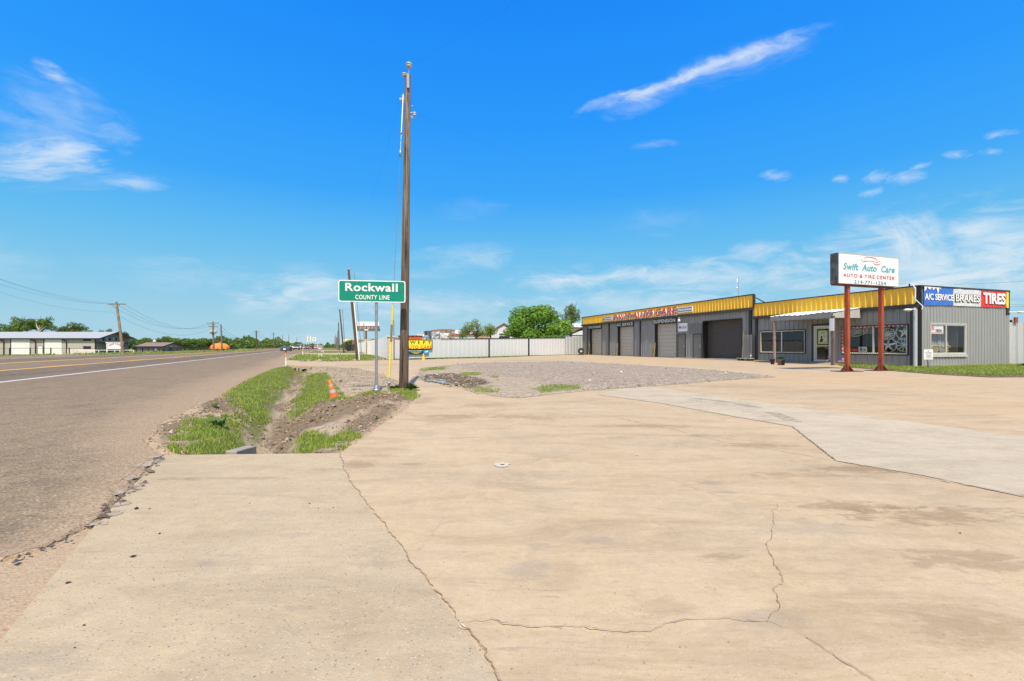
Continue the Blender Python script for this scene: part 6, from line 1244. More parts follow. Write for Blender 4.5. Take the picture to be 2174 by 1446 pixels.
    for i, (px, top, d, n, lab) in enumerate(((926, 699, 62, 3, 'pallet stack left of the other stacks above the silver bale'), (938, 697.5, 62, 3, 'second pallet stack, behind the whitish bundle'), (949, 697.5, 62, 3, 'tall reddish pallet stack behind the whitish bundle'), (956, 698.5, 61, 3, 'rightmost pallet stack by the low white-roofed shed'), (1020, 706.5, 80, 2, 'pallet stack by the thin tree, left of the gabled shed'), (1028, 706.5, 81, 2, 'pallet stack touching the gabled shed side'), (752, 721, 150, 2, 'pallet stack by the farther roadside fence'), (764, 720.5, 140, 2, 'pallet stack left of the billboard pole'), (790, 719, 100, 2, 'pallet stack right of the billboard pole'), (842, 716, 56, 2, 'low pallet stack right of the corner pillar'))):
        t = thing('pallet_stack', lab, 'pallets', (at(px, HY, d).x, d, 0), 0, 'pallet stacks in the yard'); h = zat(top, d); s = h / 1.35; o = link(bpy.data.objects.new('pallets', pmesh), t); o.scale = (.95 if n > 2 else 1.3, 1, s); o.rotation_euler = (0, 0, .1 * i)
    # billboard
    d = 150; x0, x1 = at(750, HY, d).x, at(805, HY, d).x; t = thing('billboard', 'large billboard with white upper band on one thick pole beyond the white fence', 'billboard', (at(776.5, HY, d).x, d, 0)); o = t.location.x; zt, zm, zb, zc = zat(683, d), zat(692, d), zat(698, d), zat(703, d)
    MB().box(x0 - o, 0, zm, x1 - o, .3, zt).build('white_panel', M['facew'], t); MB().box(x0 - o, 0, zb, x1 - o, .3, zm).build('dark_panel', mat('billboard_slate', (.12, .11, .14), .5), t); MB().box(x0 - o, .05, zc, x1 - o, 1.2, zb).build('catwalk', M['gdoor'], t); MB().tube([(0, .4, 0), (0, .4, zb)], .3, 12).build('pole', mat('billboard_pole', (.16, .09, .06), .6), t)
    m = MB(); rg = random.Random(1); x = at(764, HY, d).x - o
    while x < x1 - o - 1: w = rg.uniform(.5, 1.2); m.box(x, -.04, zat(694.8, d), x + w, 0, zat(693.6, d), 0); m.box(x, -.04, zat(697.2, d), x + w * .9, 0, zat(695.9, d), 1); x += w + .35
    m.build('lettering', [mat('salmon_print', (.6, .25, .2), .5), M['facew']], t); MB().box(at(772, HY, d).x - o, -.02, zat(701.8, d), at(782, HY, d).x - o, .05, zat(699.2, d)).build('company_plate', M['facew'], t); MB().box(at(756, HY, d).x - o, -.04, zat(692.5, d), at(758.5, HY, d).x - o, 0, zat(684, d)).build('figure_print', M['gdoor'], t)
    # distant shop sign, bins, small stuff
    d = 185; x0, x1 = at(727, HY, d).x, at(744, HY, d).x; t = thing('shop_sign', 'white and yellow shop sign on a pole far down the road', 'business sign', ((x0 + x1) / 2, d, 0)); W = (x1 - x0) / 2; MB().box(-W, 0, zat(726.5, d), 0.1, .3, zat(720, d)).build('white_panel', M['facew'], t); MB().box(.1, 0, zat(726.5, d), W, .3, zat(720, d)).build('yellow_panel', M['yel'], t); MB().tube([(0, .2, 0), (0, .2, zat(726, d))], .2, 8).build('pole', M['gdoor'], t)
    d = 118
    for i, (p0, p1, lab) in enumerate(((733, 745, 'dark canvas-covered trailer beyond the leaning pole'), (744, 753, 'black fence screen panel left of the roadside white fence'))):
        x0, x1 = at(p0, HY, d).x, at(p1, HY, d).x; t = thing('covered_trailer' if i == 0 else 'screen_panel', lab, 'trailer' if i == 0 else 'screen', (x0, d, 0)); W = x1 - x0
        if i == 0: MB().prism([(0, .3), (0, 1.2), (W * .35, zat(731, d)), (W, zat(731.5, d)), (W, .3)], 0, 2).build('cover', M['blkp'], t); m = MB(); m.lathe([(0, -.05), (.35, -.05), (.35, .15), (0, .15)], (W * .4, 0, .35), 12, axis='y').lathe([(0, -.05), (.35, -.05), (.35, .15), (0, .15)], (W * .7, 0, .35), 12, axis='y'); m.build('wheels', M['tyre'], t)
        else:
            m = MB(); rib_wall(m, 'x', 0, 0, W, 0, zat(732, d), p=.6, w=.1, h=.04, minor=False); m.build('panel', M['dark'], t)
    tree('small_tree', 'dark bushy tree under the far shop sign', behind(741, 150), 2.2, 2.2, 1.6, CW[1], TM[0])
yard()
# ------------------------------------------------------------------ poles on the right-hand verge
def simple_pole(px0, py0, px1, py1, r, label, m_, ins=0, arm=0, tr=0, name='utility_pole', group='utility poles along the verge', z=0.):
    b = G(px0, py0); d = b.y; top = at(px1, py1, d) - b; t = thing(name, label, 'utility pole', b, 0, group); MB().tube([(0, 0, -.2), top * .5, top], [r, r * .85, r * .65], 12).build('pole_shaft', m_, t)
    if ins:
        m = MB()
        for k in range(ins): a = top * (1 - .035 * k) + Vector((.12 * (-1) ** k, 0, .12 if k == 0 else 0)); m.lathe([(0, -.1), (.05, -.08), (.08, 0), (.03, .04), (.06, .06), (0, .12)], a, 8)
        m.build('insulators', M['porc'], t)
    if arm:
        for k in range(arm):
            z = top.z * (.955 - .12 * k); w = 1.25 - .25 * k; m = MB(); m.box(top.x * z / top.z - w, -.08, z - .05, top.x * z / top.z + w, .06, z + .05); m.bar((top.x - w * .5, -.05, z), (top.x, -.05, z - .55), .04).bar((top.x + w * .5, -.05, z), (top.x, -.05, z - .55), .04); m.build('crossarm', M['polegrey'], t); m = MB()
            for q in (-.95, -.45, .45, .95): m.lathe([(0, 0), (.04, 0), (.07, .08), (.03, .12), (.0, .16)], (top.x * z / top.z + q * w, 0, z + .05), 8)
            m.build('insulators', M['porc'], t)
    if tr:
        for s in (-1, 1):
            z = top.z * .66; MB().lathe([(0, -.4), (.24, -.38), (.26, .35), (.2, .42), (0, .42)], (top.x * .6 + s * .42, 0, z), 12).build('transformer', M['bluegrey'], t)
        MB().box(top.x * .6 - .12, -.2, top.z * .55, top.x * .6 + .12, -.1, top.z * .62).build('switch_box', M['black'], t)
    return t
simple_pole(760, 764, 740, 573, .14, 'slightly leaning wooden pole behind the county sign, nearest on the grassy verge', M['poledk'], 2)
b = G(763, 764.5); t = thing('guy_wire', 'white guy guard and strand beside the leaning pole on the verge', 'guy wire', b); m = MB(); top = at(751.5, 643, b.y + .2) - b; m.tube([(0, 0, 0), top], [.05, .045], 8); m.build('guard_sleeve', M['refl'], t); MB().tube([(0, 0, 0), (.12, 0, .7), (top * .45)], .012, 5).tube([top, at(742, 578, b.y) - b], .008, 5).build('steel_strand', M['galv'], t)
simple_pole(768, 752, 752, 577, .06, 'thin far service pole with small insulators above the county sign', M['galv'], 4)
simple_pole(730, 748.5, 721, 656.5, .16, 'leaning dark wooden pole beyond the nearest verge pole', M['poledk'], 0); simple_pole(733, 747.5, 727, 658, .05, 'thin dark strand pole right beside the second leaning pole', M['poledk'], 3)
simple_pole(720.5, 744.5, 718.6, 684.5, .17, 'third wooden pole along the verge, short and upright', M['poledk'], 0); simple_pole(717.5, 742, 717, 703, .2, 'fourth verge pole, pale brown', M['polegrey'], 0); simple_pole(713.5, 741.2, 713, 710, .2, 'far grey verge pole with small top fitting', M['polegrey'], 0); simple_pole(711, 740.8, 711, 714, .2, 'farthest thin grey verge pole', M['polegrey'], 0); simple_pole(715.5, 741.6, 715.2, 716, .25, 'short far verge pole between its neighbours', M['polegrey'], 0)
simple_pole(836.5, 745, 836, 679.5, .13, 'thin pole rising behind the corner pillar of the white fence', M['polegrey'], 0); simple_pole(773.5, 746, 772.5, 686, .13, 'pale pole standing just left of the billboard pole', M['polel'], 1)
# left-hand side of the road
L1 = simple_pole(262, 752, 247, 641, .2, 'leaning wooden pole with crossarm in front of the white warehouse', M['polel'], 0, 1, group='utility poles across the road'); L2 = simple_pole(454, 747, 452, 683, .2, 'pole with two crossarms and grey transformers by the orange canopy', M['polegrey'], 0, 2, 1, group='utility poles across the road'); simple_pole(471.5, 746.5, 469, 689, .2, 'grey pole with conduit just right of the transformer pole', M['polegrey'], 0, 0, group='utility poles across the road')
simple_pole(545, 742.3, 544, 702, .26, 'brown pole beyond the end of the iron fence', M['poledk'], 0, 1, group='utility poles across the road'); simple_pole(581.5, 739.6, 580.5, 706, .3, 'dark pole left of the mailbox', M['polegrey'], 0, 1, group='utility poles across the road')
for i, (px, y0, y1, lab) in enumerate(((592, 739, 719, 'short far pole left of the mailbox'), (600, 738.8, 712, 'far pole with fitting above the mailbox left side'), (613, 738.6, 711, 'far pole above the mailbox right side'), (630, 738.5, 717, 'far pole behind the black vehicle'), (639.5, 738.4, 725, 'small far pole beyond the white van'), (647.5, 738.3, 727, 'tiny far pole left of the speed sign'), (653, 738.3, 729, 'tiny far pole behind the speed sign'), (662, 738.2, 730, 'tiny farthest pole between the two road signs'))): simple_pole(px, y0, px, y1, .28, lab, M['polegrey'], 0, 1 if i == 1 else 0, group='utility poles across the road')
b1 = G(262, 752); q1 = at(247, 645, b1.y); b2 = G(454, 747); q2 = at(452, 687, b2.y); b3 = G(545, 742.3); q3 = at(544, 704, b3.y); b4 = G(581.5, 739.6); q4 = at(580.5, 708, b4.y)
for i, (dx, y0, lab) in enumerate(((-1.1, 572, 'upper power line across the left sky'), (1.1, 574.5, 'second power line just below the upper one, left sky'), (.0, 587, 'middle power line crossing the left sky'), (-.6, 600, 'lowest thin power line in the left sky'))):
    dz = 0 if i < 3 else -1.2; o = Vector((dx, 0, dz)); P0 = at(-60, y0 - 3, 48.) if i < 3 else at(-60, y0, 50.); wire('power_line', [P0, q1 + o], .008, lab, sag=.8, group='power lines across the road'); wire('power_line', [q1 + o, q2 + o], .013, ['power line span between the leaning pole and transformer pole, left side', 'power line span between the leaning pole and transformer pole, right side', 'middle power line span running to the transformer pole', 'low power line span running to the transformer pole'][i], sag=2.2, group='power lines across the road')
    if i < 3: wire('power_line', [q2 + o, q3 + o, q4 + o], .02, ['far power line sagging beyond the transformer pole, left', 'far power line sagging beyond the transformer pole, right', 'far middle power line sagging beyond the transformer pole'][i], sag=3., group='power lines across the road')
# faint lines at the far right
for i, (y0, y1) in enumerate(((646, 634), (651, 637), (600, 588))): wire('power_line', [at(2140 if i < 2 else 2025, y0 if i < 2 else 604, 95), at(2400, y1 - 3 if i < 2 else 575, 80)], .02, ['upper of two faint power lines right of the workshop', 'lower of two faint power lines right of the workshop', 'faint power line rising behind the workshop banners'][i], sag=.4)
# ------------------------------------------------------------------ left side of the road: warehouse, fences, house
def warehouse():
    d = 93.7; x0, x1 = at(-260, HY, d).x, at(203, HY, d).x; zb = -.5; ze = zat(717, d); dep = 8.; zr = zat(704.6, d + 4); t = thing('metal_warehouse', 'long pale metal warehouse with white roll-up doors and dark trim across the road', 'warehouse', (x0, d, 0)); X = lambda px: at(px, HY, d).x - x0; L = x1 - x0; Z = lambda py: zat(py, d)
    M['wh'] = mat('pale_siding', bump=.2, fn=f_metalwall((.44, .41, .36), (.50, .47, .42), .3, .5)); M['wh_shade'] = mat('shaded_siding', (.27, .28, .29), .6)  # gable siding: shade of the end wall put into a greyer colour
    m = MB(); rib_wall(m, 'x', 0, 0, L, zb, ze, p=.62, w=.1, h=.04, minor=False); m.build('front_wall', M['wh'], t)
    m = MB(); m.prism([(0, zb), (0, ze), (dep / 2, zr - .15), (dep, ze), (dep, zb)], L - .1, L, 'x'); m.build('gable_wall', M['wh_shade'], t)
    oh = 1.3; m = MB(); m.add([(-.2, -.5, ze - .15), (L + oh, -.5, ze - .15), (L + oh, dep / 2, zr), (-.2, dep / 2, zr), (-.2, dep + .5, ze - .15), (L + oh, dep + .5, ze - .15)], [(0, 1, 2, 3), (3, 2, 5, 4)]); m.build('roof', mat('galvalume_roof', (.40, .41, .41), .6, .0, var=.08), t)
    m = MB(); m.box(-.2, -.56, ze - .32, L + oh, -.5, ze - .1); m.bar((L + oh, -.5, ze - .2), (L + oh, dep / 2, zr - .05), .06, .22).bar((L + oh, dep / 2, zr - .05), (L + oh, dep + .5, ze - .2), .06, .22); m.box(L - .12, -.07, zb, L + .06, .05, ze - .2); m.build('dark_trim', M['black'], t)
    for a, b in ((25, 64), (95.5, 132), (-60, -20), (-140, -100)):
        o = MB().box(X(a), -.1, zb, X(b), -.05, Z(720)).build('roll_up_door', M['white'], t); m = MB()
        for k in range(1, 9): m.box(X(a), -.105, zb + (Z(720) - zb) * k / 9 - .015, X(b), -.1, zb + (Z(720) - zb) * k / 9 + .0)
        m.build('door_seams', M['alu'], o); MB().box(X(a) - .2, -.12, zb, X(a), -.04, Z(719.5)).build('door_jamb', M['black'], o)
    o = MB().box(X(81.5), -.1, zb, X(91.5), -.05, Z(735)).build('service_door', M['white'], t); MB().box(X(81), -.12, zb, X(81.5), -.04, Z(734.7)).box(X(91.5), -.12, zb, X(92), -.04, Z(734.7)).box(X(81), -.12, Z(735), X(92), -.04, Z(734.6)).build('door_frame', M['black'], o)
    for y0, y1 in ((717.9, 723.6), (735, 742)): MB().box(X(177.5), -.1, Z(y1), X(193.5), -.05, Z(y0)).build('window', M['blkp'], t)
    for px in (9.5, 77, 142.5): m = MB(); m.tube([(X(px) - .7, -.4, ze - .35), (X(px) - .1, -.2, ze - .7), (X(px), -.15, ze - 1.0), (X(px), -.15, zb)], .09, 8); m.build('downspout', M['black'], t)
    MB().box(X(144), -.16, zb, X(203), -.1, Z(741.5)).build('stone_wainscot', M['brick'], t)
    # gable windows, awning, openings (on the end wall, x = L)
    def yy(px): r = (px - CX) / F; return (x0 + L) / r - d
    for px in (216.5, 229.5, 243.5, 256.5):
        y = yy(px); z1, z0 = zat(716.8, d + y), zat(723.5, d + y); o = MB().box(L + .01, y - .55, z0, L + .06, y + .55, z1).build('window', M['bluegrey'], t); MB().box(L + .06, y + .0, z0 + .05, L + .09, y + .5, z1 - .05).build('pane', M['blkp'], o)
    m = MB(); z = zat(729, d + 3); m.add([(L, .1, z + .25), (L + 1.6, .1, z), (L + 1.6, dep + .6, z), (L, dep + .6, z + .25), (L + 1.6, .1, z - .12), (L + 1.6, dep + .6, z - .12)], [(0, 1, 2, 3), (1, 4, 5, 2)]); m.build('awning', M['black'], t); MB().box(L, yy(225), zb, L + .05, yy(232), zat(735, d + 3)).build('doorway', M['blkp'], t)
    MB().box(L, 0, zb, L + .12, dep, zat(743, d + 3)).build('dark_base', M['gdoor'], t)
warehouse()
def left_things():
    # white board sign on posts
    d = 88; zb = -.5
    t = thing('board_sign', 'white board sign with curved reddish lettering beside the leaning pole', 'sign', (at(226, HY, d).x, d, zb)); X = lambda px: at(px, HY, d).x - t.location.x; Z = lambda py: zat(py, d) - zb
    MB().box(X(228.5), 0, Z(741), X(260), .08, Z(728.5)).build('board', M['facew'], t); m = MB(); m.box(X(226), -.03, 0, X(228), .1, Z(727)).box(X(260.2), -.03, 0, X(262), .1, Z(727)).box(X(224), -.04, Z(727.6), X(262.5), .12, Z(726.2)); m.build('posts', M['white'], t)
    m = MB()
    for k in range(16):
        u = k / 15; 
        if k in (7, 9): continue
        x = X(231) + (X(257) - X(231)) * u; z = Z(733.6) + .3 * math.sin(math.pi * u); m.bar((x, -.012, z - .16), (x + .03, -.012, z + .16), .1, .02)
    m.build('lettering', mat('faded_red_letters', (.5, .22, .22), .6), t); MB().box(X(231), -.01, Z(740.5), X(250), .0, Z(738.6)).build('lower_board', M['facew'], t)
    # white gate-rail fence
    t = thing('white_rail_fence', 'white pipe rail fence in front of the warehouse and the leaning pole', 'fence', (at(159, HY, d).x, d - .5, zb)); X = lambda px: at(px, HY, d).x - t.location.x
    MB().box(X(167), -.03, Z(744), X(289), .05, Z(742.9)).build('top_rail', M['white'], t)
    for px in (159.5, 167, 187, 206.5, 214.5, 248.5, 259.5, 288): MB().box(X(px) - .05, -.04, 0, X(px) + .05, .06, Z(743)).build('post', M['white'], t)
    m = MB(); m.bar((X(159), 0, Z(752)), (X(172), 0, Z(744)), .1).bar((X(187), 0, Z(745)), (X(202), 0, Z(752)), .05); m.build('braces', M['cream'], t)
    # black pipe fence (left) and iron picket fence
    d2 = 84; t = thing('pipe_fence', 'thin black pipe fence running in front of the warehouse', 'fence', (at(-200, HY, d2).x, d2, zb)); X = lambda px: at(px, HY, d2).x - t.location.x; Z2 = lambda py: zat(py, d2) - zb
    MB().box(0, -.03, Z2(739.7), X(226), .03, Z2(739)).build('top_rail', M['black'], t)
    for px in (-150, -100, -50, 20.5, 64, 108, 147): MB().box(X(px) - .08, -.05, 0, X(px) + .08, .05, Z2(738.6)).build('post', M['black'], t)
    m = MB(); px = -190
    while px < 226:
        if px % 3 < 3: pass
        px += 12
    def picket(p0, p1, d0, d1, y0, lab):
        a = at(p0, HY, d0); b = at(p1, HY, d1); a.z = b.z = zb; v = b - a; rz = math.atan2(v.y, v.x); L = v.length; t = thing('iron_fence', lab, 'fence', a, rz); H0 = zat(y0, d0) - zb; m = MB(); m.box(0, -.02, H0 - .1, L, .02, H0 - .03).box(0, -.02, .15, L, .02, .22); m.build('rails', M['black'], t); m = MB(); x = 0
        while x < L: m.box(x - .02, -.015, 0, x + .02, .015, H0); x += .22
        m.build('pickets', M['black'], t)
        k = 0
        while k * 3.2 < L: MB().box(k * 3.2 - .07, -.06, 0, k * 3.2 + .07, .06, H0 + .12).build('post', M['black'], t); k += 1
    picket(289, 383, 92, 118, 736.5, 'black iron fence in front of the small house and trees'); picket(383, 506, 118, 175, 736.6, 'black iron picket fence running behind the poles and orange canopy')
    # small house
    d = 116; x0, x1 = at(291, HY, d).x, at(333, HY, d).x; xg = at(343, HY, d).x; t = thing('small_house', 'small cream house with low brown gabled roof across the road', 'house', (x0, d, zb)); L = xg - x0; z0 = zat(734.8, d) - zb; zr = zat(727, d + 4) - zb
    MB().box(0, 0, 0, L, 7, z0).build('wall', M['wh'], t); MB().prism([(0, z0), (3.5, zr - .1), (7, z0)], L - .08, L, 'x').build('gable', M['gwall_light'], t); m = MB(); m.add([(-.4, -.5, z0 - .1), (L + .8, -.5, z0 - .1), (L + .8, 3.5, zr), (-.4, 3.5, zr), (-.4, 7.5, z0 - .1), (L + .8, 7.5, z0 - .1)], [(0, 1, 2, 3), (3, 2, 5, 4)]); rf = m.build('roof', mat('brown_shingle', (.25, .18, .14), .9, var=.2), t)
    m = MB(); m.box(-.4, -.55, z0 - .3, L + .8, -.5, z0 - .05); m.bar((L + .8, -.5, z0 - .15), (L + .8, 3.5, zr - .05), .05, .25).bar((L + .8, 3.5, zr - .05), (L + .8, 7.5, z0 - .15), .05, .25); m.build('fascia', M['black'], t)
    o = MB().box(L * .42, -.04, .9, L * .56, 0, z0 - .5).build('window', M['white'], t); MB().box(L * .43, -.06, .98, L * .55, -.04, z0 - .58).build('pane', M['gdoor'], o); MB().box(L, 2.4, .0, L + .05, 3.6, z0 - .4).build('doorway', M['blkp'], t); MB().box(L * .72, -.25, .5, L * .82, 0, 1.1).build('meter_box', M['white'], t)
    m = MB(); m.sph((L * .33, 3, zr + .35), .45, 0, 8, (1, .3, .8)); m.tube([(L * .33, 3.2, zr - .2), (L * .33, 3.2, zr + .3)], .04, 6); m.build('satellite_dish', M['white'], t)
    # orange canopy
    c = at(467, HY, 140); rx = 19 / F * 140; t = thing('orange_canopy', 'scalloped orange dome canopy standing behind the iron fence', 'canopy', (c.x, c.y, zb)); ze = zat(738, 140) - zb; zt = zat(728, 140) - zb; n = 48; vs = []; 
    for j in range(9):
        u = j / 8
        for k in range(n):
            a = 2 * math.pi * k / n; vs.append((rx * math.sin(u * math.pi / 2) * math.cos(a), rx * .8 * math.sin(u * math.pi / 2) * math.sin(a), ze + (zt - ze) * math.cos(u * math.pi / 2)))
    for k in range(n): a = 2 * math.pi * k / n; vs.append((rx * 1.0 * math.cos(a), rx * .8 * math.sin(a), ze - .25 - .3 * abs(math.cos(k * math.pi / 4))))
    m = MB(); m.add(vs, [(j * n + k, j * n + (k + 1) % n, (j + 1) * n + (k + 1) % n, (j + 1) * n + k) for j in range(9) for k in range(n)], 0, True); m.lathe([(0, 0), (.2, 0), (.15, .2), (0, .3)], (0, 0, zt), 8); m.build('canopy_cover', mat('orange_fabric', (.80, .25, .04), .7, var=.12), t)
    for k in range(8): a = R(45 * k + 20); MB().tube([(rx * .85 * math.cos(a), rx * .68 * math.sin(a), 0), (rx * .9 * math.cos(a), rx * .72 * math.sin(a), ze)], .1, 8).build('pole', M['cream'], t)
    MB().tube([(0, 0, 0), (0, 0, ze)], rx * .55, 16).build('shade_drum', mat('shadow_drum', (.35, .12, .04), .8), t)  # dark cylinder that paints in the shade beneath the canopy
    # road signs on the verge
    def rsign(px, py, panels, lab, post=True):
        b = G(px, py); d = b.y; t = thing('road_sign', lab, 'road sign', b, 0, 'road signs on the verge'); Z = lambda y: zat(y, d) ; X = lambda p: at(p, HY, d).x - b.x; MB().tube([(0, 0, -.1), (X(panels[0][0] + 3.7), 0, Z(panels[0][2]))], .03, 8).build('post', M['galv'], t)
        for p0, p1, y0, y1, s in panels:
            o = MB().box(X(p0), -.06, Z(y1), X(p1), -.04, Z(y0)).build('sign_panel', M['refl'], t, .01); W = X(p1) - X(p0); H = Z(y0) - Z(y1)
            for i, q in enumerate(s): text_part('lettering', q, X(p0) + W * .2, X(p1) - W * .2, Z(y0) - H * (.15 + (i + 1) * .75 / len(s) - .1), Z(y0) - H * (.12 + i * .75 / len(s)), -.064, M['blkp'], o, bold=.01, ext=.002)
    rsign(657, 758, [(652.6, 660.8, 713.5, 717.2, ['SPEED']), (652.8, 660.3, 717.6, 725.3, ['LIMIT', '55'])], 'nearer white two-panel road sign on a thin post in the grass'); rsign(668, 750, [(663.8, 671.2, 716.5, 724.3, ['LIMIT', '50'])], 'farther white square road sign, right of the two-panel sign')
    # delineator post
    b = G(643, 754); s = b.y / F; t = thing('marker_post', 'short white marker post with orange top at the road shoulder', 'marker post', b); MB().tube([(0, 0, -.1), (0, 0, 8 * s)], .06, 8).build('white_shaft', M['white'], t); MB().tube([(0, 0, 8 * s), (0, 0, 13 * s)], .061, 8).build('orange_top', mat('orange_top', (.8, .38, .04), .5), t)
    # small headwalls on the far verges
    for px, py, w, lab in ((681, 757.5, 4, 'small pale concrete culvert end in the middle verge'), (685, 747.5, 2.5, 'tiny concrete culvert end in the farther verge'), (719, 754, 3, 'white concrete block at the back of the middle verge')):
        b = G(px, py); s = b.y / F; t = thing('concrete_culvert_end', lab, 'culvert', b); MB().box(-w * s, -.1, -.1, w * s, .2, .28).build('wall', M['cream'], t); MB().box(-w * s * .45, -.11, -.05, w * s * .25, -.1, .18).build('opening', M['blkp'], t)
    # feather flags and low stalls far away
    for px, y0, y1, m_, lab in ((673, 728, 739, 'facew', 'white feather flag by the far red stall'), (677, 731, 739, 'facew', 'shorter white feather flag right of the taller one')):
        b = G(px, 741); d = b.y; s = d / F; t = thing('feather_flag', lab, 'flag', b, 0, 'feather flags'); h = zat(y0, d); MB().prism([(0, 1.2), (0, h), (.5 * s, h - .3), (2.2 * s, h * .6), (2. * s, 1.2)], 0, .05).build('cloth', mat('pale_aqua', (.55, .72, .74), .7), t); MB().tube([(0, 0, 0), (0, 0, h)], .05, 6).build('pole', M['alu'], t)
    b = G(678, 741.3); d = b.y; s = d / F; t = thing('market_stall', 'low pink and white roadside stall far down the road', 'stall', b); MB().prism([(-3 * s, .9), (-3 * s, 1.0), (0, 1.7), (4.5 * s, 1.2), (4.5 * s, .9)], 0, 2.5).build('awning', mat('pink_awning', (.62, .22, .24), .7), t)
    m = MB()
    for x in (-2.8, 1, 4.3): m.box(x * s - .05, 0, 0, x * s + .05, .1, 1.)
    m.box(-2.8 * s, .3, .0, 4.3 * s, 2., .8); m.build('counter', M['facew'], t)
left_things()
# ------------------------------------------------------------------ vehicles on the road (seen from the front, far away)
def car_meshes(kind):
    P = {}
    prof = {'suv': [(-2.3, .35), (-2.35, .8), (-2.2, 1.05), (-1.2, 1.12), (-.6, 1.68), (1.7, 1.72), (2.25, 1.1), (2.3, .35)], 'pickup': [(-2.7, .4), (-2.75, .95), (-2.6, 1.15), (-1.5, 1.2), (-.85, 1.82), (.6, 1.84), (.95, 1.2), (2.7, 1.2), (2.75, .4)],
            'van': [(-2.5, .35), (-2.55, .9), (-2.3, 1.15), (-1.7, 1.3), (-1.0, 2.05), (2.4, 2.1), (2.5, .35)], 'car': [(-2.2, .3), (-2.25, .7), (-2., .88), (-1.1, .98), (-.45, 1.42), (.8, 1.42), (1.6, 1.0), (2.2, .9), (2.25, .3)]}[kind]
    hw = .92
    m = MB(); vs = []
    for s in (-1, 1):
        for y, z in prof: f = 1 - .16 * max(0, (z - 1.05)) ** 1 if z > 1.05 else 1; vs.append((s * hw * f, y, z))
    n = len(prof); m.add(vs, [tuple(range(n)), tuple(range(2 * n - 1, n - 1, -1))] + [(i, i + n, (i + 1) % n + n, (i + 1) % n) for i in range(n)]); P['body'] = m
    i = 3; a, b = prof[i], prof[i + 1]; m = MB()
    def L(u): return (a[0] + (b[0] - a[0]) * u - .03, a[1] + (b[1] - a[1]) * u + .02)
    (y0, z0), (y1, z1) = L(.12), L(.92); m.quad((-.78, y0, z0), (.78, y0, z0), (.68, y1, z1), (-.68, y1, z1)); P['windshield'] = m
    m = MB()
    zt = prof[4][1] - .12; yb = prof[4][0] + .15; ye = prof[5][0] - .2
    for s in (-1, 1): m.quad((s * .925, yb - .35, 1.12), (s * .925, ye, 1.12), (s * .86, ye - .1, zt), (s * .86, yb, zt))
    P['side_windows'] = m
    P['wheel'] = MB().lathe([(0, -.12), (.2, -.13), (.36, -.1), (.36, .1), (.2, .12), (0, .12)], (0, 0, 0), 18, axis='x')
    P['headlight'] = MB().box(-.16, -.03, -.08, .16, .03, .08); P['grille'] = MB().box(-.5, prof[1][0] - .03, .55, .5, prof[1][0] + .02, .82); P['bumper'] = MB().box(-.9, prof[0][0] - .1, .36, .9, prof[0][0] + .02, .52)
    return P, prof
CARM = {}
def car(px, py, kind, colr, label, rot=None, rear=False):
    if kind not in CARM: P, pf = car_meshes(kind); CARM[kind] = ({k: v for k, v in P.items()}, pf)
    P, pf = CARM[kind]; b = G(px, py); ang = math.atan2(-b.x, b.y) if rot is None else rot; t = thing({'suv': 'sport_utility_vehicle', 'pickup': 'pickup_truck', 'van': 'van', 'car': 'parked_car'}[kind], label, kind if kind != 'suv' else 'SUV', b, ang + (math.pi if rear else 0), 'vehicles far down the road')
    paint = mat('paint_%d' % px, colr, .25, .0, var=.03, coat=.5)
    P['body'].build('body', paint, t, .06); P['windshield'].build('windshield', M['blkp'], t); P['side_windows'].build('side_windows', M['blkp'], t); P['grille'].build('grille', M['blkp'], t); P['bumper'].build('bumper', M['dark'], t)
    wm = P['wheel'].mesh('wheel', M['tyre']); hm = P['headlight'].mesh('headlight', M['refl'])
    for x in (-.84, .84):
        for y in (-1.45, 1.4): o = link(bpy.data.objects.new('wheel', wm), t); o.location = (x, y, .36)
        o = link(bpy.data.objects.new('headlight', hm), t); o.location = (x * .82, pf[1][0] - .02, pf[1][1] - .08)
    return t
car(621.5, 741.3, 'pickup', (.68, .68, .66), 'white pickup truck left of the black SUV on the far road', R(16)); car(629.5, 742.6, 'suv', (.03, .035, .045), 'black SUV approaching, nearest vehicle on the far road', R(20)); car(636, 741, 'van', (.72, .7, .62), 'cream van right behind the black SUV', R(16))
car(643, 740.8, 'van', (.62, .56, .4), 'beige box van between the cream van and the dark SUV', R(80)); car(650.5, 741, 'suv', (.025, .03, .04), 'dark SUV left of the two road signs', R(22)); car(657, 740.4, 'pickup', (.66, .68, .68), 'white pickup mostly behind the road sign post', R(22)); car(662, 741, 'car', (.5, .015, .02), 'red car between the posts of the two road signs', R(30)); car(668, 740.7, 'suv', (.03, .05, .08), 'dark blue SUV behind the farther road sign post', R(25)); car(673.5, 740.9, 'pickup', (.6, .6, .6), 'silver pickup with dark wheels by the feather flags', R(70)); car(596.5, 738.8, 'car', (.7, .7, .7), 'white car parked on the grass left of the mailbox', R(80))
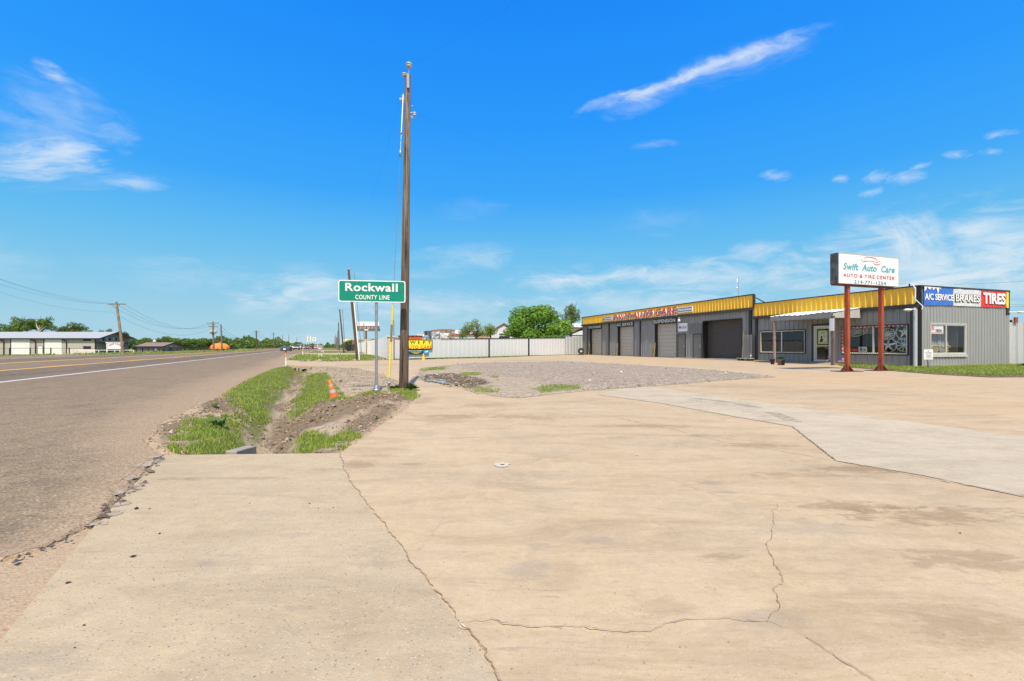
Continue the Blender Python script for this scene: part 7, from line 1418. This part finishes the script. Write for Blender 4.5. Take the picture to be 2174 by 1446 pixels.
# ------------------------------------------------------------------ grass, clods, stones
def blades(name, pts, hs, m, label, seed=1, w=.007, cat='grass', lean=.35):
    rg = np.random.default_rng(seed); n = len(pts); P = np.asarray(pts, float); h = np.asarray(hs)[:, None] if not np.isscalar(hs) else np.full((n, 1), hs); h = h * rg.uniform(.5, 1.35, (n, 1))
    a = rg.uniform(0, 2 * np.pi, n); d = np.stack([np.cos(a), np.sin(a), np.zeros(n)], 1); s = np.stack([-np.sin(a), np.cos(a), np.zeros(n)], 1); ww = (w * rg.uniform(.6, 1.5, n))[:, None]; l = rg.uniform(.05, 1., (n, 1)) * lean * 2
    up = np.array([0, 0, 1.]); p1 = P + up * h * .55 + d * h * l * .3; p2 = P + up * h * (1 - .25 * l) + d * h * l
    V = np.stack([P - s * ww, P + s * ww, p1 + s * ww * .8, p1 - s * ww * .8, p2], 1).reshape(-1, 3); k = np.arange(n) * 5
    F4 = np.stack([k, k + 1, k + 2, k + 3], 1); F3 = np.stack([k + 3, k + 2, k + 4], 1)
    me = bpy.data.meshes.new(name); me.from_pydata(V.tolist(), [], F4.tolist() + F3.tolist()); me.materials.append(m); o = link(bpy.data.objects.new(name, me)); return tag(o, label, cat, kind='stuff')
def scatter(polys, dens, seed, zf, clump=1.2, th=-.1, minw=None):
    rg = np.random.default_rng(seed); out = []
    for p in polys:
        A = np.array(p); lo, hi = A.min(0), A.max(0); n = int((hi - lo).prod() * dens); q = rg.uniform(lo, hi, (n, 2)); dd = inpoly(q[:, 0], q[:, 1], p); f = np.array([noise.fractal(Vector((a * clump, b * clump, seed)), 1, 2, 3) for a, b in q]); q = q[(dd > -.12) & (f > th - np.clip(dd, -.1, .3))]; out.append(q)
    q = np.concatenate(out); return np.column_stack([q, zf(q[:, 0], q[:, 1])])
def ditch(P, half=.2, y0=0, y1=99):
    o = RN.x * P[:, 0] + RN.y * P[:, 1]; oc = -.66 - .012 * (P[:, 1] - 5) + .10 * np.sin(P[:, 1] * .9 + 1) + .05 * np.sin(P[:, 1] * 2.7); w = half * (1 + .5 * np.sin(P[:, 1] * 2.1)); return P[~((np.abs(o - oc) < w) & (P[:, 1] > y0) & (P[:, 1] < y1))]
g1 = ditch(scatter([GR[0], GR[1], GR[3]], 1300, 3, island_z, 2.2, -.08), .24, 0, 22); blades('verge_grass', g1, .055 * np.ones(len(g1)), M['grass'], 'bright green grass on both banks of the drainage ditch', 1, .006)
g2 = ditch(scatter([GR[2], GR[4]], 4600, 5, island_z, 3.2, -.02), .24); blades('verge_grass', g2, .055 * np.ones(len(g2)), M['grass'], 'clumps of grass at the near end of the ditch beside the slab', 2, .0035)
g3 = scatter([GR[5], GR[6]], 3200, 7, island_z, 2.5, -.1); blades('verge_grass', g3, .05 * np.ones(len(g3)), M['grass'], 'tufts of grass round the foot of the tall pole and the sign post', 3, .005)
g4 = scatter([ISLAND], 110, 9, island_z, 1.8, .12); blades('dry_grass_wisps', g4, .05 * np.ones(len(g4)), M['dry'], 'scattered dry grass wisps on the bare soil of the verge', 4, .004)
# weeds at the pole foot and tall tuft by the wing wall
def weed(name, label, base, n, L, m, seed, cat='weed', wide=.25):
    rg = random.Random(seed); mb = MB()
    for k in range(n):
        a = rg.uniform(0, 6.28); l = L * rg.uniform(.5, 1.2); t = rg.uniform(.2, 1.0); q = Vector((math.cos(a) * t, math.sin(a) * t, 1 - .45 * t)).normalized(); s = q.cross(Vector((0, 0, 1))).normalized() * l * wide * .3; b = Vector((rg.gauss(0, L * .15), rg.gauss(0, L * .15), 0)); mid = b + q * l * .6; tip = b + q * l + Vector((0, 0, -l * .3)); mb.add([b, mid + s, tip, mid - s], [(0, 1, 2, 3)])
    o = mb.build(name, m); o.location = base; return tag(o, label, cat)
for i, (px, py, L, n, lab, wd) in enumerate(((872, 829, .22, 60, 'dark leafy weed at the right foot of the tall pole', .9), (838, 828, .18, 46, 'leafy weed at the left foot of the tall pole', .8), (464, 905, .2, 46, 'tall grass tuft on the left bank near the slab', .25), (2168, 779, .3, 30, 'dark weed by the corrugated fence at the right edge', .6), (455, 880, .12, 30, 'small tuft above the near left grass patch', .3), (800, 893, .08, 20, 'little tuft on the soil at the slab edge', .3), (724, 812, .1, 26, 'small green weed on the sandy soil behind the cone', .4))):
    g = G(px, py); z = float(island_z(np.array([g.x]), np.array([g.y]))[0]) if px < 890 else 0; weed('weed', lab, (g.x, g.y, max(z, -.02)), n, L, mat('weed_leaf%d' % i, (.045, .11, .025) if i in (0, 3) else (.09, .19, .03), .5, var=.5), i, wide=wd)
gd = ditch(scatter([GR[0], GR[1], GR[3], GR[2]], 420, 33, island_z, 1.6, .0), .2); blades('dry_grass_wisps', gd, .05 * np.ones(len(gd)), M['dry'], 'yellowed blades mixed through the ditch bank grass', 33, .004)
# far verge grass
VG2 = W2([(613, 763), (636, 752.5), (720, 754.5), (775, 753), (822, 758.5), (832, 762.5), (760, 765), (700, 766.5), (650, 765.5)]); zf0 = lambda x, y: np.full(len(x), -.06)
g5 = scatter([VG2], 55, 11, zf0, .35, -.3); blades('verge_grass', g5, .16 * np.ones(len(g5)), M['grass'], 'grass on the verge beyond the concrete driveway', 5, .03)
g6 = scatter([W2([(838, 762.5), (1000, 759.5), (1225, 752.6), (1225, 751.9), (1000, 757.6), (838, 760.5)])], 60, 12, zf0, .5, -.4); blades('fence_grass', g6, .14 * np.ones(len(g6)), M['grass'], 'thin strip of grass along the foot of the white fence', 6, .02)
# lawn strip in front of the office
LAWN = W2([(1772, 773), (1800, 776), (1880, 777.5), (1955, 780.5), (2040, 778), (2141, 774.5), (2300, 770), (2420, 775), (2300, 803), (2174, 801), (2100, 801.5), (2000, 796), (1930, 791), (1870, 785.5), (1800, 780.5)])
sh = sheet('lawn_soil', rough_line(LAWN + [LAWN[0]], .3, .06, 4)[:-1], .012, mat('lawn_soil', (.16, .115, .075), .95, var=.4, vs_=8, bump=1.2, bs=12, objc=False)); 
LAW2 = W2([(1774, 773), (1800, 776), (1880, 777.5), (1955, 780.5), (2040, 778), (2141, 774.5), (2300, 770), (2420, 775), (2300, 796), (2174, 796), (2100, 797.5), (2000, 793.5), (1930, 789.5), (1870, 784.5), (1800, 779.5)])
zl = lambda x, y: np.full(len(x), .01); g7 = scatter([LAW2], 420, 13, zl, .9, -.3); blades('lawn_grass', g7, .085 * np.ones(len(g7)), M['grass'], 'short grass strip in front of the office wall and banners', 7, .012); g8 = scatter([LAWN], 90, 14, zl, .9, -.1); blades('dry_grass_wisps', g8, .06 * np.ones(len(g8)), M['dry'], 'dry grass edge of the lawn strip by the workshop', 8, .012)
g9 = scatter(GRP[:5], 260, 15, lambda x, y: np.full(len(x), .03), 1.6, .05); blades('lot_weeds_grass', g9, .045 * np.ones(len(g9)), M['grass'], 'patchy grass growing through the gravel of the lot', 9, .010)
# left roadside grass strip
g10 = scatter([W2([(-60, 756.2), (200, 753.8), (300, 751.6), (420, 749), (545, 744.5), (560, 742.4), (400, 746.5), (290, 749.5), (100, 753.2), (-60, 754.6)])], 9, 16, lambda x, y: np.array([gz(a, b) for a, b in zip(x, y)]) - .06, .12, -.2); blades('roadside_grass', g10, .3 * np.ones(len(g10)), M['grass'], 'rough grass along the far side of the road', 10, .05)
# clods and stones
def chunks(name, P, size, m, label, seed, cat, flat=.7):
    rg = np.random.default_rng(seed); n = len(P); base = np.array([[1, 0, 0], [0, 1, 0], [-1, 0, 0], [0, -1, 0], [0, 0, 1], [0, 0, -1], [.6, .6, .5], [-.6, .5, .55], [.5, -.6, .5]], float)[:6]
    V = base[None] * (1 + rg.normal(size=(n, 6, 1)) * .3); V = V + rg.normal(size=V.shape) * .18; V[:, :, 2] *= flat; s = size * rg.lognormal(0, .5, (n, 1, 1)); a = rg.uniform(0, 6.28, n); c, sn = np.cos(a)[:, None], np.sin(a)[:, None]; x = V[:, :, 0] * c - V[:, :, 1] * sn; y = V[:, :, 0] * sn + V[:, :, 1] * c; V = np.stack([x, y, V[:, :, 2]], -1) * s + P[:, None, :] + np.array([0, 0, 1]) * s * .25
    fc = np.array([[0, 1, 4], [1, 2, 4], [2, 3, 4], [3, 0, 4], [1, 0, 5], [2, 1, 5], [3, 2, 5], [0, 3, 5]]); Fq = (fc[None] + (np.arange(n) * 6)[:, None, None]).reshape(-1, 3); o = np_mesh(name, V.reshape(-1, 3), Fq, m); return tag(o, label, cat, kind='stuff')
c1 = scatter(MU, 480, 21, island_z, 2.2, .0); chunks('soil_clods', c1, .010, M['clod'], 'dark clods of dug soil along the ditch banks', 1, 'soil')
c2 = scatter([ISLAND], 120, 22, island_z, 1.5, .1); chunks('soil_clods', c2, .009, M['clod'], 'small dry crumbs of soil over the verge', 2, 'soil')
c3 = scatter(MUDP, 90, 23, lambda x, y: np.full(len(x), .015), 1.5, -.05); chunks('soil_clods', c3, .018, M['clod'], 'dark muddy clods in the wet patch of the lot', 3, 'soil')
c4 = scatter([GV], 26, 24, lambda x, y: np.full(len(x), .02), 1., -.5); chunks('loose_gravel', c4, .013, M['stone'], 'loose pale stones of the gravel patch', 4, 'gravel')
c5 = scatter([W2([(838, 764), (690, 767), (640, 768), (640, 764), (760, 763), (830, 759)])], 30, 25, lambda x, y: np.full(len(x), -.02), .5, .15); chunks('soil_clods', c5, .05, M['clod'], 'reddish soil clods along the front of the farther verge', 5, 'soil')
# asphalt crumbs along the broken edge, pebbles on the slabs
ep = rough_line(W2([(-20, 1205), (95, 1165), (190, 1118), (232, 1090), (260, 1062), (300, 1018), (345, 970)]), .01, .05, 31); rg = np.random.default_rng(7); ep = np.array(ep); ep = ep[rg.random(len(ep)) < .5] + rg.normal(size=(1, 2)) * 0; ep = ep + rg.normal(size=ep.shape) * .03
chunks('asphalt_crumbs', np.column_stack([ep, np.full(len(ep), .0)]), .010, mat('crumb_grey', (.13, .105, .085), .9, var=.4), 'crumbled asphalt along the broken road edge', 7, 'gravel')
q = rg.uniform([-14, .9], [12, 14], (150, 2)); inn = np.array([not (-13 < x < -1.7 and y > 4.6) for x, y in q]); q = q[inn & (q[:, 0] > -3.2)]; chunks('slab_pebbles', np.column_stack([q, np.full(len(q), .002)]), .0036, M['pebd'], 'small dark pebbles scattered over the concrete', 8, 'gravel')
q = rg.uniform([-3.2, 1.2], [-1.2, 3.2], (40, 2)); q = q[(q[:, 0] > -2.2 - .56 * (q[:, 1] - 1.9))]; chunks('slab_pebbles', np.column_stack([q, np.full(len(q), .002)]), .0045, M['pebd'], 'dark pebbles near the lower left corner of the slab', 9, 'gravel')
q = rg.uniform([-5.5, 1.], [-1.6, 4.6], (2600, 2)); e = -3.56 + -.56 * 0; q = q[(q[:, 0] < -1.0 - .555 * q[:, 1])]; q = q[(offr(q[:, 0], q[:, 1]) > np.interp(alr(q[:, 0], q[:, 1]), [w[1] for w in E], [w[0] for w in E]))]; chunks('dirt_stones', np.column_stack([q, np.full(len(q), -.05)]), .008, M['stone'], 'loose stones in the sandy gap beside the broken asphalt', 10, 'gravel')
